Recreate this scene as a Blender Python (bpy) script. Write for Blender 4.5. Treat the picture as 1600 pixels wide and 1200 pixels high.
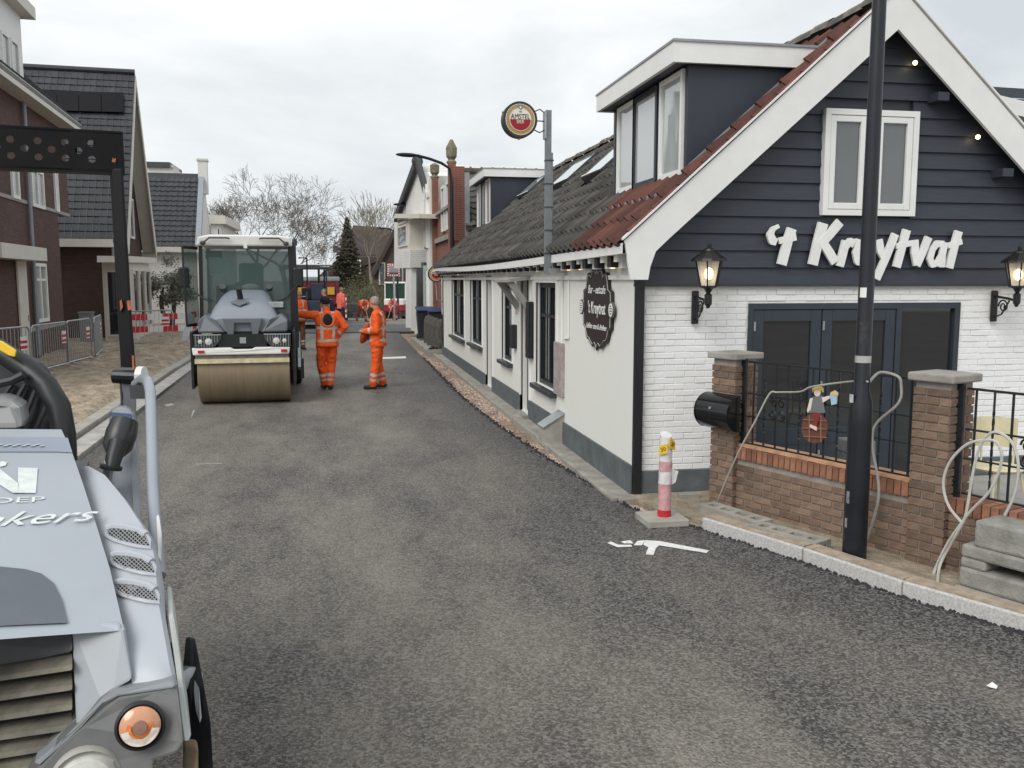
import bpy, bmesh, math, random
from mathutils import Vector as V, Matrix as Mx, noise as NZ
random.seed(7)
R = math.radians
sc = bpy.context.scene
for o in list(bpy.data.objects): bpy.data.objects.remove(o)
# ---------------------------------------------------------------- camera, sky, sun, exposure
FPX, HOR, VPX, HC = 1400.0, 437.0, 534.0, 2.1
PITCH = math.atan((600 - HOR) / FPX)
YAW = math.atan((800 - VPX) / FPX * math.cos(PITCH))
cd = bpy.data.cameras.new('camera'); cam = bpy.data.objects.new('camera', cd); sc.collection.objects.link(cam)
cd.sensor_width = 36; cd.lens = FPX / 1600 * 36; cd.clip_end = 3000; cd.clip_start = .05
cam.location = (0, 0, HC); cam.rotation_euler = (math.pi / 2 - PITCH, 0, -YAW)
sc.camera = cam
sc.render.resolution_x, sc.render.resolution_y = 1024, 768
w = bpy.data.worlds.new('World'); sc.world = w; w.use_nodes = True
nt = w.node_tree; nt.nodes.clear()
N = nt.nodes.new; L = nt.links.new
SUN_EL, SUN_AZ = R(44), R(226)          # azimuth clockwise from +Y: behind and left of the camera
sky = N('ShaderNodeTexSky'); sky.sky_type = 'NISHITA'; sky.sun_disc = False
sky.sun_elevation = SUN_EL; sky.sun_rotation = SUN_AZ; sky.dust_density = 2.0
tc = N('ShaderNodeTexCoord'); mp = N('ShaderNodeMapping'); mp.inputs['Scale'].default_value = (1, 1, 2.6)
nz = N('ShaderNodeTexNoise'); nz.inputs['Scale'].default_value = 2.3; nz.inputs['Detail'].default_value = 7; nz.inputs['Roughness'].default_value = .55; nz.inputs['Distortion'].default_value = .3
rp = N('ShaderNodeValToRGB'); rp.color_ramp.elements[0].position = .30; rp.color_ramp.elements[1].position = .68
rp.color_ramp.elements[0].color = (.58, .63, .665, 1); rp.color_ramp.elements[1].color = (.94, .96, .965, 1)
nz2 = N('ShaderNodeTexNoise'); nz2.inputs['Scale'].default_value = 1.6; nz2.inputs['Detail'].default_value = 3
rp2 = N('ShaderNodeValToRGB'); rp2.color_ramp.elements[0].position = .36; rp2.color_ramp.elements[1].position = .52
sm = N('ShaderNodeVectorMath'); sm.operation = 'SCALE'; sm.inputs['Scale'].default_value = .11
mix = N('ShaderNodeMix'); mix.data_type = 'RGBA'
mm = N('ShaderNodeMath'); mm.operation = 'MULTIPLY_ADD'; mm.inputs[1].default_value = .28; mm.inputs[2].default_value = .72
bg = N('ShaderNodeBackground'); bg.inputs['Strength'].default_value = .85; out = N('ShaderNodeOutputWorld')
L(tc.outputs['Generated'], mp.inputs['Vector']); L(mp.outputs[0], nz.inputs['Vector']); L(mp.outputs[0], nz2.inputs['Vector'])
L(nz.outputs['Fac'], rp.inputs[0]); L(nz2.outputs['Fac'], rp2.inputs[0]); L(rp2.outputs[0], mm.inputs[0])
L(sky.outputs[0], sm.inputs[0]); L(mm.outputs[0], mix.inputs['Factor']); L(sm.outputs[0], mix.inputs[6]); L(rp.outputs[0], mix.inputs[7])
L(mix.outputs[2], bg.inputs['Color']); L(bg.outputs[0], out.inputs[0])
sd = bpy.data.lights.new('sun', 'SUN'); sd.energy = 1.5; sd.angle = R(35); sd.color = (1, .97, .93)
so = bpy.data.objects.new('sun', sd); sc.collection.objects.link(so)
so.rotation_euler = (math.pi / 2 - SUN_EL, 0, math.pi - SUN_AZ)
sc.view_settings.view_transform = 'Standard'; sc.view_settings.look = 'None'; sc.view_settings.gamma = 1
sc.view_settings.exposure = 0.42
# ---------------------------------------------------------------- photo pixel (1600 wide) -> direction; depth comes from what is touched
FW = V((math.sin(YAW) * math.cos(PITCH), math.cos(YAW) * math.cos(PITCH), -math.sin(PITCH)))
RT = V((math.cos(YAW), -math.sin(YAW), 0)); UP = RT.cross(FW); CP = V((0, 0, HC))
def ray(u, v): return FW + RT * ((u - 800) / FPX) + UP * ((600 - v) / FPX)
def Q(u, v, d): return CP + ray(u, v) * d
def G(u, v, z=0.0): r = ray(u, v); return CP + r * ((z - HC) / r.z)
def AX(u, v, x): r = ray(u, v); return CP + r * (x / r.x)
def AY(u, v, y): r = ray(u, v); return CP + r * (y / r.y)
def PL(u, v, p, n): r = ray(u, v); return CP + r * ((p - CP).dot(n) / r.dot(n))
def zg(y): return -0.022 * max(0, y - 38) if y < 65 else -.6
# ---------------------------------------------------------------- materials
MATS = {}
def mat(name, col, rough=.7, var=.12, scale=6, bump=0, bscale=60, metal=0, island=0, col2=None, spec=None, emit=None, stretch=None, ior=None, coat=0, bdist=.01):
    if name in MATS: return MATS[name]
    m = bpy.data.materials.new(name); m.use_nodes = True; MATS[name] = m
    t = m.node_tree; b = t.nodes['Principled BSDF']; n = t.nodes.new; l = t.links.new
    b.inputs['Roughness'].default_value = rough; b.inputs['Metallic'].default_value = metal
    if spec is not None: b.inputs['Specular IOR Level'].default_value = spec
    if ior: b.inputs['IOR'].default_value = ior
    if coat: b.inputs['Coat Weight'].default_value = coat; b.inputs['Coat Roughness'].default_value = .15
    c4 = (*col, 1); b.inputs['Base Color'].default_value = c4
    co = n('ShaderNodeTexCoord'); vec = co.outputs['Object']
    if stretch:
        mpn = n('ShaderNodeMapping'); mpn.inputs['Scale'].default_value = stretch; l(vec, mpn.inputs[0]); vec = mpn.outputs[0]
    if var or col2:
        x = n('ShaderNodeTexNoise'); x.inputs['Scale'].default_value = scale; x.inputs['Detail'].default_value = 6; x.inputs['Roughness'].default_value = .62; l(vec, x.inputs['Vector'])
        mr = n('ShaderNodeMapRange'); mr.inputs[1].default_value = .3; mr.inputs[2].default_value = .7; l(x.outputs['Fac'], mr.inputs[0])
        mixn = n('ShaderNodeMix'); mixn.data_type = 'RGBA'; l(mr.outputs[0], mixn.inputs[0])
        a = tuple(max(0, c * (1 - var)) for c in col); bb = col2 if col2 else tuple(min(1, c * (1 + var)) for c in col)
        mixn.inputs[6].default_value = (*a, 1); mixn.inputs[7].default_value = (*bb, 1)
        last = mixn.outputs[2]
        if island:
            ge = n('ShaderNodeNewGeometry'); mr2 = n('ShaderNodeMapRange'); mr2.inputs[3].default_value = 1 - island; mr2.inputs[4].default_value = 1 + island
            oi = n('ShaderNodeObjectInfo'); ad = n('ShaderNodeMath'); ad.operation = 'ADD'; l(ge.outputs['Random Per Island'], ad.inputs[0]); l(oi.outputs['Random'], ad.inputs[1])
            fr = n('ShaderNodeMath'); fr.operation = 'FRACT'; l(ad.outputs[0], fr.inputs[0]); l(fr.outputs[0], mr2.inputs[0])
            vm = n('ShaderNodeVectorMath'); vm.operation = 'SCALE'; l(last, vm.inputs[0]); l(mr2.outputs[0], vm.inputs['Scale']); last = vm.outputs[0]
        l(last, b.inputs['Base Color'])
        rr = n('ShaderNodeMapRange'); rr.inputs[3].default_value = max(0, rough - .08); rr.inputs[4].default_value = min(1, rough + .08); l(x.outputs['Fac'], rr.inputs[0]); l(rr.outputs[0], b.inputs['Roughness'])
    if bump:
        y = n('ShaderNodeTexNoise'); y.inputs['Scale'].default_value = bscale; y.inputs['Detail'].default_value = 4; l(vec, y.inputs['Vector'])
        bp = n('ShaderNodeBump'); bp.inputs['Strength'].default_value = bump; bp.inputs['Distance'].default_value = bdist; l(y.outputs['Fac'], bp.inputs['Height']); l(bp.outputs[0], b.inputs['Normal'])
    if emit: b.inputs['Emission Color'].default_value = (*emit[:3], 1); b.inputs['Emission Strength'].default_value = emit[3]
    return m
def brickmat(name, c1, c2, mortar, bw=.21, bh=.06, ms=.008):
    m = bpy.data.materials.new(name); m.use_nodes = True; t = m.node_tree; b = t.nodes['Principled BSDF']; n = t.nodes.new; l = t.links.new
    co = n('ShaderNodeTexCoord'); sp = n('ShaderNodeSeparateXYZ'); l(co.outputs['Object'], sp.inputs[0])
    ad = n('ShaderNodeMath'); ad.operation = 'ADD'; l(sp.outputs[0], ad.inputs[0]); l(sp.outputs[1], ad.inputs[1])
    cb = n('ShaderNodeCombineXYZ'); l(ad.outputs[0], cb.inputs[0]); l(sp.outputs[2], cb.inputs[1])
    k = n('ShaderNodeTexBrick'); k.inputs['Scale'].default_value = 1; k.inputs['Brick Width'].default_value = bw; k.inputs['Row Height'].default_value = bh; k.inputs['Mortar Size'].default_value = ms
    k.inputs['Color1'].default_value = (*c1, 1); k.inputs['Color2'].default_value = (*c2, 1); k.inputs['Mortar'].default_value = (*mortar, 1); l(cb.outputs[0], k.inputs['Vector'])
    x = n('ShaderNodeTexNoise'); x.inputs['Scale'].default_value = 1.3; x.inputs['Detail'].default_value = 5; l(co.outputs['Object'], x.inputs['Vector'])
    mr = n('ShaderNodeMapRange'); mr.inputs[3].default_value = .8; mr.inputs[4].default_value = 1.2; l(x.outputs['Fac'], mr.inputs[0])
    vm = n('ShaderNodeVectorMath'); vm.operation = 'SCALE'; l(k.outputs['Color'], vm.inputs[0]); l(mr.outputs[0], vm.inputs['Scale']); l(vm.outputs[0], b.inputs['Base Color'])
    bp = n('ShaderNodeBump'); bp.inputs['Strength'].default_value = .5; bp.inputs['Distance'].default_value = .008; bp.invert = True; l(k.outputs['Fac'], bp.inputs['Height']); l(bp.outputs[0], b.inputs['Normal'])
    b.inputs['Roughness'].default_value = .85; MATS[name] = m; return m
WHITE = mat('white_paint', (.78, .78, .76), .55, .05, 3, .05, 30)
RENDER = mat('white_render', (.82, .82, .79), .8, .07, 1.6, .25, 45, col2=(.74, .75, .68))
WBRICK = mat('white_painted_brick', (.84, .84, .83), .7, .05, 9, .3, 90)
WMORT = mat('white_mortar', (.80, .80, .79), .8, .05, 9, .2, 60)
NAVY = mat('navy_board', (.033, .039, .054), .5, .2, 4, .12, 40, stretch=(1, 1, 12))
NAVYF = mat('navy_panel', (.030, .036, .050), .45, .15, 3)
PLINTH = mat('plinth_grey', (.10, .115, .12), .8, .25, 5, .2, 60)
FRAME = mat('slate_frame', (.030, .041, .054), .4, .1, 5)
DKFRAME = mat('black_green_frame', (.010, .016, .020), .35, .1, 5)
GLASS = mat('window_glass', (.018, .022, .024), .03, 0, ior=1.75)
SKYGLASS = mat('dormer_glass', (.40, .43, .43), .03, 0, ior=2.4)  # pale base colour stands in for reflected sky and pale blinds
BLACK = mat('black_metal', (.012, .013, .015), .42, .2, 8)
RUBBER = mat('black_rubber', (.018, .018, .018), .8, .2, 12, .2, 40)
STEEL = mat('galvanised_steel', (.42, .44, .45), .42, .18, 9, metal=.7)
ZINC = mat('zinc_lead', (.30, .32, .34), .55, .2, 5, metal=.3)
TILE = mat('dark_pantile', (.058, .052, .047), .82, .4, 9, .4, 60, island=.45, col2=(.10, .094, .082))
REDTILE = mat('red_pantile', (.10, .036, .026), .8, .35, 9, .4, 60, island=.4)
BTILE = mat('black_glazed_tile', (.030, .032, .038), .38, .2, 4, island=.25)
BRICK = mat('brown_brick', (.195, .130, .092), .88, .3, 14, .5, 70, island=.28)
REDBRICK = mat('orange_brick', (.27, .125, .075), .85, .35, 10, .5, 70, island=.3)
MORTAR = mat('mortar', (.30, .27, .235), .9, .2, 10, .3, 60)
CONC = mat('concrete', (.36, .34, .30), .85, .22, 5, .35, 50)
CONC2 = mat('worn_concrete', (.30, .285, .25), .9, .3, 4, .5, 40)
GRANITE = mat('granite', (.50, .49, .47), .75, .3, 70, .3, 120)
LGREY = mat('light_grey_machine', (.36, .39, .43), .42, .05, 2, .03, 20, coat=.25)
MGREY = mat('mid_grey_machine', (.135, .15, .17), .5, .12, 3, .05, 20)
DGREY = mat('dark_grey_machine', (.055, .06, .068), .5, .2, 4)
ORANGE = mat('hivis_orange', (.85, .12, .012), .75, .1, 8)
# ---------------------------------------------------------------- mesh helpers
C = sc.collection
ROOTM = {}
class MB:
    def __init__(s): s.v = []; s.f = []
    def add(s, vs, fs):
        k = len(s.v); s.v += [V(p) for p in vs]; s.f += [[i + k for i in q] for q in fs]; return s
    def box(s, x0, y0, z0, x1, y1, z1):
        return s.add([(x0, y0, z0), (x1, y0, z0), (x1, y1, z0), (x0, y1, z0), (x0, y0, z1), (x1, y0, z1), (x1, y1, z1), (x0, y1, z1)],
                     [(0, 3, 2, 1), (4, 5, 6, 7), (0, 1, 5, 4), (1, 2, 6, 5), (2, 3, 7, 6), (3, 0, 4, 7)])
    def obox(s, c, a, b, d):
        c, a, b, d = V(c), V(a), V(b), V(d)
        return s.add([c - a - b - d, c + a - b - d, c + a + b - d, c - a + b - d, c - a - b + d, c + a - b + d, c + a + b + d, c - a + b + d],
                     [(0, 3, 2, 1), (4, 5, 6, 7), (0, 1, 5, 4), (1, 2, 6, 5), (2, 3, 7, 6), (3, 0, 4, 7)])
    def bar(s, p, q, wd, h, up=(0, 0, 1)):
        p, q = V(p), V(q); d = q - p; u = V(up)
        if d.normalized().cross(u).length < .01: u = V((0, 1, 0))
        a = d.cross(u).normalized(); b = a.cross(d).normalized()
        return s.obox((p + q) / 2, d / 2, a * wd / 2, b * h / 2)
    def prism(s, pts, ex):
        pts = [V(p) for p in pts]; ex = V(ex); n = len(pts)
        return s.add(pts + [p + ex for p in pts], [list(range(n))[::-1], list(range(n, 2 * n))] + [(i, (i + 1) % n, n + (i + 1) % n, n + i) for i in range(n)])
    def rings(s, rs, cap=True, close=True):
        n = len(rs[0]); vs = [p for r in rs for p in r]; fs = []
        for i in range(len(rs) - 1):
            for j in range(n if close else n - 1):
                k = (j + 1) % n; fs.append((i * n + j, i * n + k, (i + 1) * n + k, (i + 1) * n + j))
        if cap: fs.append(list(range(n))[::-1]); fs.append(list(range((len(rs) - 1) * n, len(rs) * n)))
        return s.add(vs, fs)
    def cyl(s, p, q, r, r2=None, n=12, cap=True):
        p, q = V(p), V(q); d = (q - p).normalized(); r2 = r if r2 is None else r2
        a = d.orthogonal().normalized(); b = d.cross(a)
        return s.rings([[c + (a * math.cos(t * 2 * math.pi / n) + b * math.sin(t * 2 * math.pi / n)) * rr for t in range(n)] for c, rr in ((p, r), (q, r2))], cap)
    def tube(s, pts, r, n=8, taper=None):
        pts = [V(p) for p in pts]; rs = []; a = None
        for i, p in enumerate(pts):
            d = (pts[min(i + 1, len(pts) - 1)] - pts[max(i - 1, 0)]).normalized()
            if a is None: a = d.orthogonal().normalized()
            a = (a - d * a.dot(d)).normalized(); b = d.cross(a); rr = r[i] if isinstance(r, (list, tuple)) else r
            rs.append([p + (a * math.cos(t * 2 * math.pi / n) + b * math.sin(t * 2 * math.pi / n)) * rr for t in range(n)])
        return s.rings(rs)
    def lathe(s, prof, o=(0, 0, 0), ax=(0, 0, 1), n=16):
        o, ax = V(o), V(ax).normalized(); a = ax.orthogonal().normalized(); b = ax.cross(a)
        return s.rings([[o + ax * z + (a * math.cos(t * 2 * math.pi / n) + b * math.sin(t * 2 * math.pi / n)) * max(r, .0005) for t in range(n)] for r, z in prof])
    def ell(s, c, rx, ry, rz, n=12, m=8, rot=None):
        c = V(c); rs = []
        for i in range(m + 1):
            ph = -math.pi / 2 + math.pi * i / m; ring = []
            for j in range(n):
                th = 2 * math.pi * j / n; p = V((rx * math.cos(ph) * math.cos(th), ry * math.cos(ph) * math.sin(th), rz * math.sin(ph)))
                if i in (0, m): p = V((rx * .01 * math.cos(th), ry * .01 * math.sin(th), rz * math.sin(ph)))
                if rot: p = rot @ p
                ring.append(c + p)
            rs.append(ring)
        return s.rings(rs)
    def mesh(s, name, mt, M=None, smooth=False):
        me = bpy.data.meshes.new(name); vs = [M @ p for p in s.v] if M else s.v
        me.from_pydata([tuple(p) for p in vs], [], s.f); me.update()
        if mt: me.materials.append(mt)
        if smooth:
            for p in me.polygons: p.use_smooth = True
        return me
    def build(s, name, mt, parent=None, smooth=False, bevel=0, kind=None, fixn=True):
        M = ROOTM[parent.name].inverted() if parent and parent.name in ROOTM else None
        me = s.mesh(name, mt, M, smooth)
        if fixn and len(s.f) < 20000:
            bm = bmesh.new(); bm.from_mesh(me); bmesh.ops.recalc_face_normals(bm, faces=bm.faces); bm.to_mesh(me); bm.free()
        o = bpy.data.objects.new(name, me); C.objects.link(o)
        if parent: o.parent = parent; ROOTM[o.name] = ROOTM[parent.name]
        else: ROOTM[o.name] = Mx.Identity(4)
        if bevel:
            b = o.modifiers.new('bevel', 'BEVEL'); b.width = bevel; b.segments = 2; b.limit_method = 'ANGLE'; b.angle_limit = R(35)
        if smooth and hasattr(me, 'set_sharp_from_angle'): me.set_sharp_from_angle(angle=R(42))
        if kind: o['kind'] = kind
        return o
def thing(name, label, cat, loc=(0, 0, 0), rz=0, group=None):
    o = bpy.data.objects.new(name, None); C.objects.link(o); o.location = loc; o.rotation_euler = (0, 0, rz); o.empty_display_size = .2
    o['label'] = label; o['category'] = cat
    if group: o['group'] = group
    ROOTM[o.name] = Mx.Translation(loc) @ Mx.Rotation(rz, 4, 'Z'); return o
class Loc(MB):
    """author in a thing's own frame"""
    def __init__(s, root): super().__init__(); s.M = ROOTM[root.name]
    def add(s, vs, fs): return MB.add(s, [s.M @ V(p) for p in vs], fs)
def tag(o, label, cat, group=None):
    o['label'] = label; o['category'] = cat
    if group: o['group'] = group
    return o
def struct(name, mb, mt, smooth=False, bevel=0):
    o = mb.build(name, mt, None, smooth, bevel); o['kind'] = 'structure'; return o
def inst(name, me, parent, M):
    """an object sharing mesh data, placed by the world matrix M"""
    o = bpy.data.objects.new(name, me); C.objects.link(o)
    if parent: o.parent = parent; M = ROOTM[parent.name].inverted() @ M
    o.matrix_local = M; ROOTM[o.name] = ROOTM[parent.name] if parent else Mx.Identity(4); return o
def basis(o, x, y, z): return Mx(((x[0], y[0], z[0], o[0]), (x[1], y[1], z[1], o[1]), (x[2], y[2], z[2], o[2]), (0, 0, 0, 1)))
def text(body, size, M, mt, parent, name='lettering', ext=.002, sx=1, shear=0, align='CENTER', space=1):
    c = bpy.data.curves.new(name, 'FONT'); c.body = body; c.size = size; c.extrude = ext; c.align_x = align; c.align_y = 'CENTER'; c.shear = shear; c.space_character = space; c.resolution_u = 3
    t = bpy.data.objects.new('tmp', c); C.objects.link(t); dg = bpy.context.evaluated_depsgraph_get()
    me = bpy.data.meshes.new_from_object(t.evaluated_get(dg)); bpy.data.objects.remove(t); me.name = name
    me.transform(Mx.Diagonal((sx, 1, 1, 1))); me.materials.clear(); me.materials.append(mt)
    return inst(name, me, parent, M)
def pieces(name, parent, items, mt, limit, stuff_name):
    """items: (matrix, mesh_key, meshbuilder_factory); nearest ones become objects, the rest one joined mesh"""
    items.sort(key=lambda it: (it[0].translation - CP).length)
    cache = {}; rest = MB()
    for i, (M, key, fac) in enumerate(items):
        if i < limit:
            if key not in cache: cache[key] = fac().mesh(name, mt)
            inst(name, cache[key], parent, M)
        else:
            b = fac(); rest.add([M @ p for p in b.v], b.f)
    if rest.v: rest.build(stuff_name, mt, parent, kind='stuff', fixn=False)
def brick_items(o, ud, H, Wd, bl=.21, bh=.05, j=.01, dp=.012, holes=(), jit=.002, zdir=(0, 0, 1), soldier=False):
    """bricks standing proud of the face at o; ud along, zdir up, outward = ud x zdir"""
    o, ud, zd = V(o), V(ud).normalized(), V(zdir); nn = ud.cross(zd); items = []
    rows = int((H + j) / (bh + j))
    for r in range(rows):
        z = r * (bh + j); x = -(bl + j) / 2 if r % 2 else 0
        while x < Wd - .02:
            a, b = max(x, 0), min(x + bl, Wd); x += bl + j
            segs = [(a, b)]
            for h0, z0, h1, z1 in holes:
                if z + bh > z0 and z < z1:
                    ns = []
                    for s0, s1 in segs:
                        if s1 <= h0 or s0 >= h1: ns.append((s0, s1))
                        else:
                            if s0 < h0: ns.append((s0, h0))
                            if s1 > h1: ns.append((h1, s1))
                    segs = ns
            for s0, s1 in segs:
                ln = round(s1 - s0, 3)
                if ln < .025: continue
                M = basis(o + ud * ((s0 + s1) / 2) + zd * (z + bh / 2) + nn * random.uniform(-jit, jit), ud, -nn, zd)
                M = M @ Mx.Rotation(random.uniform(-.006, .006), 4, 'Y')
                items.append((M, ln, lambda ln=ln: bevbox(ln / 2, dp, bh / 2, .004)))
    return items
def bevbox(x, y, z, b):
    """brick face: chamfered front (local -y), open back"""
    m = MB(); m.add([(-x, 0, -z), (x, 0, -z), (x, 0, z), (-x, 0, z), (-x, -y + b, -z), (x, -y + b, -z), (x, -y + b, z), (-x, -y + b, z), (-x + b, -y, -z + b), (x - b, -y, -z + b), (x - b, -y, z - b), (-x + b, -y, z - b)],
          [(8, 9, 10, 11), (4, 5, 9, 8), (5, 6, 10, 9), (6, 7, 11, 10), (7, 4, 8, 11), (0, 1, 5, 4), (1, 2, 6, 5), (2, 3, 7, 6), (3, 0, 4, 7)]); return m
def pantile(wd, ln, amp=.022, n=10, th=.03):
    m = MB(); top = []; 
    for yy, dz in ((0, .034), (ln, 0)):
        row = []
        for i in range(n + 1):
            t = i / n; z = -.35 * amp * math.sin(math.pi * min(1, t / .68)) + (amp * math.sin(math.pi * (t - .64) / .40) if t > .64 else 0)
            row.append(V((t * wd * 1.06 - wd * .5, yy, z + dz)))
        top.append(row)
    vs = top[0] + top[1] + [p - V((0, 0, th)) for p in top[0]]; k = n + 1
    m.add(vs, [(i, i + 1, k + i + 1, k + i) for i in range(n)] + [(2 * k + i, 2 * k + i + 1, i + 1, i) for i in range(n)]); return m
def flattile(wd, ln):
    m = MB(); x = wd * .485; t = .022; y = ln
    m.add([(-x, 0, t), (x * .72, 0, t), (x * .8, 0, t + .016), (x, 0, t + .01), (-x, y, 0), (x * .72, y, 0), (x * .8, y, .016), (x, y, .01), (-x, 0, 0), (x, 0, 0)],
          [(0, 1, 5, 4), (1, 2, 6, 5), (2, 3, 7, 6), (8, 9, 3, 0), (0, 2, 1)]); return m
def tile_items(o, ud, sd_, W_, S_, tw, tl, fac, key, skip=None, jit=.006):
    """o eave corner, ud along the eave, sd_ up the slope"""
    o, ud, sd_ = V(o), V(ud).normalized(), V(sd_).normalized(); nn = ud.cross(sd_)
    if nn.z < 0: nn = -nn
    items = []; nc = int(W_ / tw); nr = int(S_ / tl)
    for r in range(nr):
        for c in range(nc):
            p = o + ud * ((c + .5) * tw) + sd_ * (r * tl)
            if skip and skip(p, c * tw, r * tl): continue
            M = basis(p + nn * random.uniform(0, jit), ud, sd_, nn) @ Mx.Rotation(random.uniform(-.02, .02), 4, 'Z') @ Mx.Rotation(random.uniform(-.01, .01), 4, 'X')
            items.append((M, key, fac))
    return items
def window(parent, o, ud, w_, h_, fm, gm, fw=.06, dep=.06, mull=(), trans=(), name='window', inset=0.0, sill=None):
    """frame proud of the wall, o lower-left corner seen from outside, outward = ud x z"""
    o, ud = V(o), V(ud).normalized(); z = V((0, 0, 1)); nn = ud.cross(z); o = o - nn * inset
    def pc(b, u0, z0, u1, z1, d0, d1): b.obox(o + ud * (u0 + u1) / 2 + z * (z0 + z1) / 2 + nn * (d0 + d1) / 2, ud * (u1 - u0) / 2, nn * (d1 - d0) / 2, z * (z1 - z0) / 2)
    f = MB(); pc(f, 0, 0, fw, h_, -.02, dep); pc(f, w_ - fw, 0, w_, h_, -.02, dep); pc(f, fw, 0, w_ - fw, fw, -.02, dep - .002); pc(f, fw, h_ - fw, w_ - fw, h_, -.02, dep - .002)
    for t in mull: pc(f, t * w_ - fw / 2, fw, t * w_ + fw / 2, h_ - fw, -.02, dep - .006)
    for t in trans: pc(f, fw, t * h_ - fw / 3, w_ - fw, t * h_ + fw / 3, -.02, dep - .01)
    fo = f.build(name, fm, parent)
    xs = [0] + list(mull) + [1]
    for a, b2 in zip(xs[:-1], xs[1:]):
        g = MB(); pc(g, a * w_ + fw * .4, fw * .9, b2 * w_ - fw * .4, h_ - fw * .9, 0, .012); g.build('pane', gm, fo)
    if sill:
        sl = MB(); pc(sl, -.05, -.07, w_ + .05, -.002, -.02, dep + .12); sl.build('sill', sill, fo)
    return fo
# ================================================================ GROUND, ROAD, KERBS
def asphalt(name, c0, c1, dust, worn=False):
    m = bpy.data.materials.new(name); m.use_nodes = True; t = m.node_tree; b = t.nodes['Principled BSDF']; n = t.nodes.new; l = t.links.new; MATS[name] = m
    co = n('ShaderNodeTexCoord'); v = co.outputs['Object']
    a = n('ShaderNodeTexVoronoi'); a.inputs['Scale'].default_value = 75; l(v, a.inputs['Vector'])
    rr = n('ShaderNodeValToRGB'); rr.color_ramp.elements[0].color = (*c0, 1); rr.color_ramp.elements[1].color = (*c1, 1); rr.color_ramp.elements[0].position = .25; rr.color_ramp.elements[1].position = .95
    sp = n('ShaderNodeSeparateColor'); l(a.outputs['Color'], sp.inputs[0]); l(sp.outputs[0], rr.inputs[0])
    x = n('ShaderNodeTexNoise'); x.inputs['Scale'].default_value = .42; x.inputs['Detail'].default_value = 9; x.inputs['Roughness'].default_value = .7
    mp_ = n('ShaderNodeMapping'); mp_.inputs['Scale'].default_value = (1.5, .55, 1); l(v, mp_.inputs[0]); l(mp_.outputs[0], x.inputs['Vector'])
    r2 = n('ShaderNodeMapRange'); r2.inputs[1].default_value = .40; r2.inputs[2].default_value = .66; r2.inputs[3].default_value = .12; r2.inputs[4].default_value = 1.05; l(x.outputs['Fac'], r2.inputs[0])
    y = n('ShaderNodeTexNoise'); y.inputs['Scale'].default_value = 60; y.inputs['Detail'].default_value = 3; l(v, y.inputs['Vector'])
    mu = n('ShaderNodeMath'); mu.operation = 'MULTIPLY'; l(r2.outputs[0], mu.inputs[0]); l(y.outputs['Fac'], mu.inputs[1])
    if worn:   # dust lies where machines and feet passed, not on the fresh edge
        at = n('ShaderNodeAttribute'); at.attribute_name = 'wear'; m3 = n('ShaderNodeMath'); m3.operation = 'MULTIPLY'; l(mu.outputs[0], m3.inputs[0]); l(at.outputs['Fac'], m3.inputs[1]); mu = m3
    mx = n('ShaderNodeMix'); mx.data_type = 'RGBA'; l(mu.outputs[0], mx.inputs[0]); l(rr.outputs[0], mx.inputs[6]); mx.inputs[7].default_value = (*dust, 1); l(mx.outputs[2], b.inputs['Base Color'])
    b.inputs['Roughness'].default_value = .62; b.inputs['Specular IOR Level'].default_value = .35
    d = n('ShaderNodeTexVoronoi'); d.inputs['Scale'].default_value = 60; l(v, d.inputs['Vector'])
    e = n('ShaderNodeTexNoise'); e.inputs['Scale'].default_value = 140; e.inputs['Detail'].default_value = 3; l(v, e.inputs['Vector'])
    ad = n('ShaderNodeMath'); ad.operation = 'SUBTRACT'; l(e.outputs['Fac'], ad.inputs[0]); l(d.outputs['Distance'], ad.inputs[1])
    bp = n('ShaderNodeBump'); bp.inputs['Strength'].default_value = 1; bp.inputs['Distance'].default_value = .012; l(ad.outputs[0], bp.inputs['Height']); l(bp.outputs[0], b.inputs['Normal'])
    return m
ASPH = asphalt('asphalt', (.024, .0235, .0235), (.215, .205, .196), (.44, .395, .32), True)
ASPH2 = asphalt('fresh_asphalt', (.055, .058, .064), (.10, .105, .112), (.20, .20, .20))
SAND = mat('sand', (.30, .235, .165), .95, .35, 3.5, 1.0, 8, col2=(.50, .41, .305), bdist=.10)
SOIL = mat('work_soil', (.17, .145, .115), .95, .35, .8, .8, 6, col2=(.27, .235, .19))
GRAV = mat('gravel_bed', (.24, .17, .125), .95, .3, 7, .9, 60, col2=(.36, .27, .205))
g = MB()
ys = [-40, 0, 20, 38, 45, 52, 60, 65, 120, 400, 1500]
for i, y in enumerate(ys):
    for x in (-900, -40, 40, 900): g.v.append(V((x, y, zg(y) - .09)))
for i in range(len(ys) - 1):
    for j in range(3): k = i * 4 + j; g.f.append([k, k + 1, k + 5, k + 4])
struct('ground', g, SOIL)
def interp(pts, y):
    for (x0, y0), (x1, y1) in zip(pts[:-1], pts[1:]):
        if y <= y1: return x0 + (x1 - x0) * (y - y0) / (y1 - y0)
    return pts[-1][0]
LEFT = [(-2.6, -8), (-2.98, 9), (-3.06, 11.2), (-3.44, 21.6), (-3.66, 36), (-3.8, 48.6)]
RIGHT = [(9, -8), (6.2, 1), (4.75, 3.0), (3.97, 4.45), (3.6, 5.2), (3.33, 6.0), (2.9, 7.08), (2.60, 7.62), (2.35, 10.0), (2.18, 12.5), (2.07, 15.9), (2.12, 25), (2.2, 36.2)]
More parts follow.
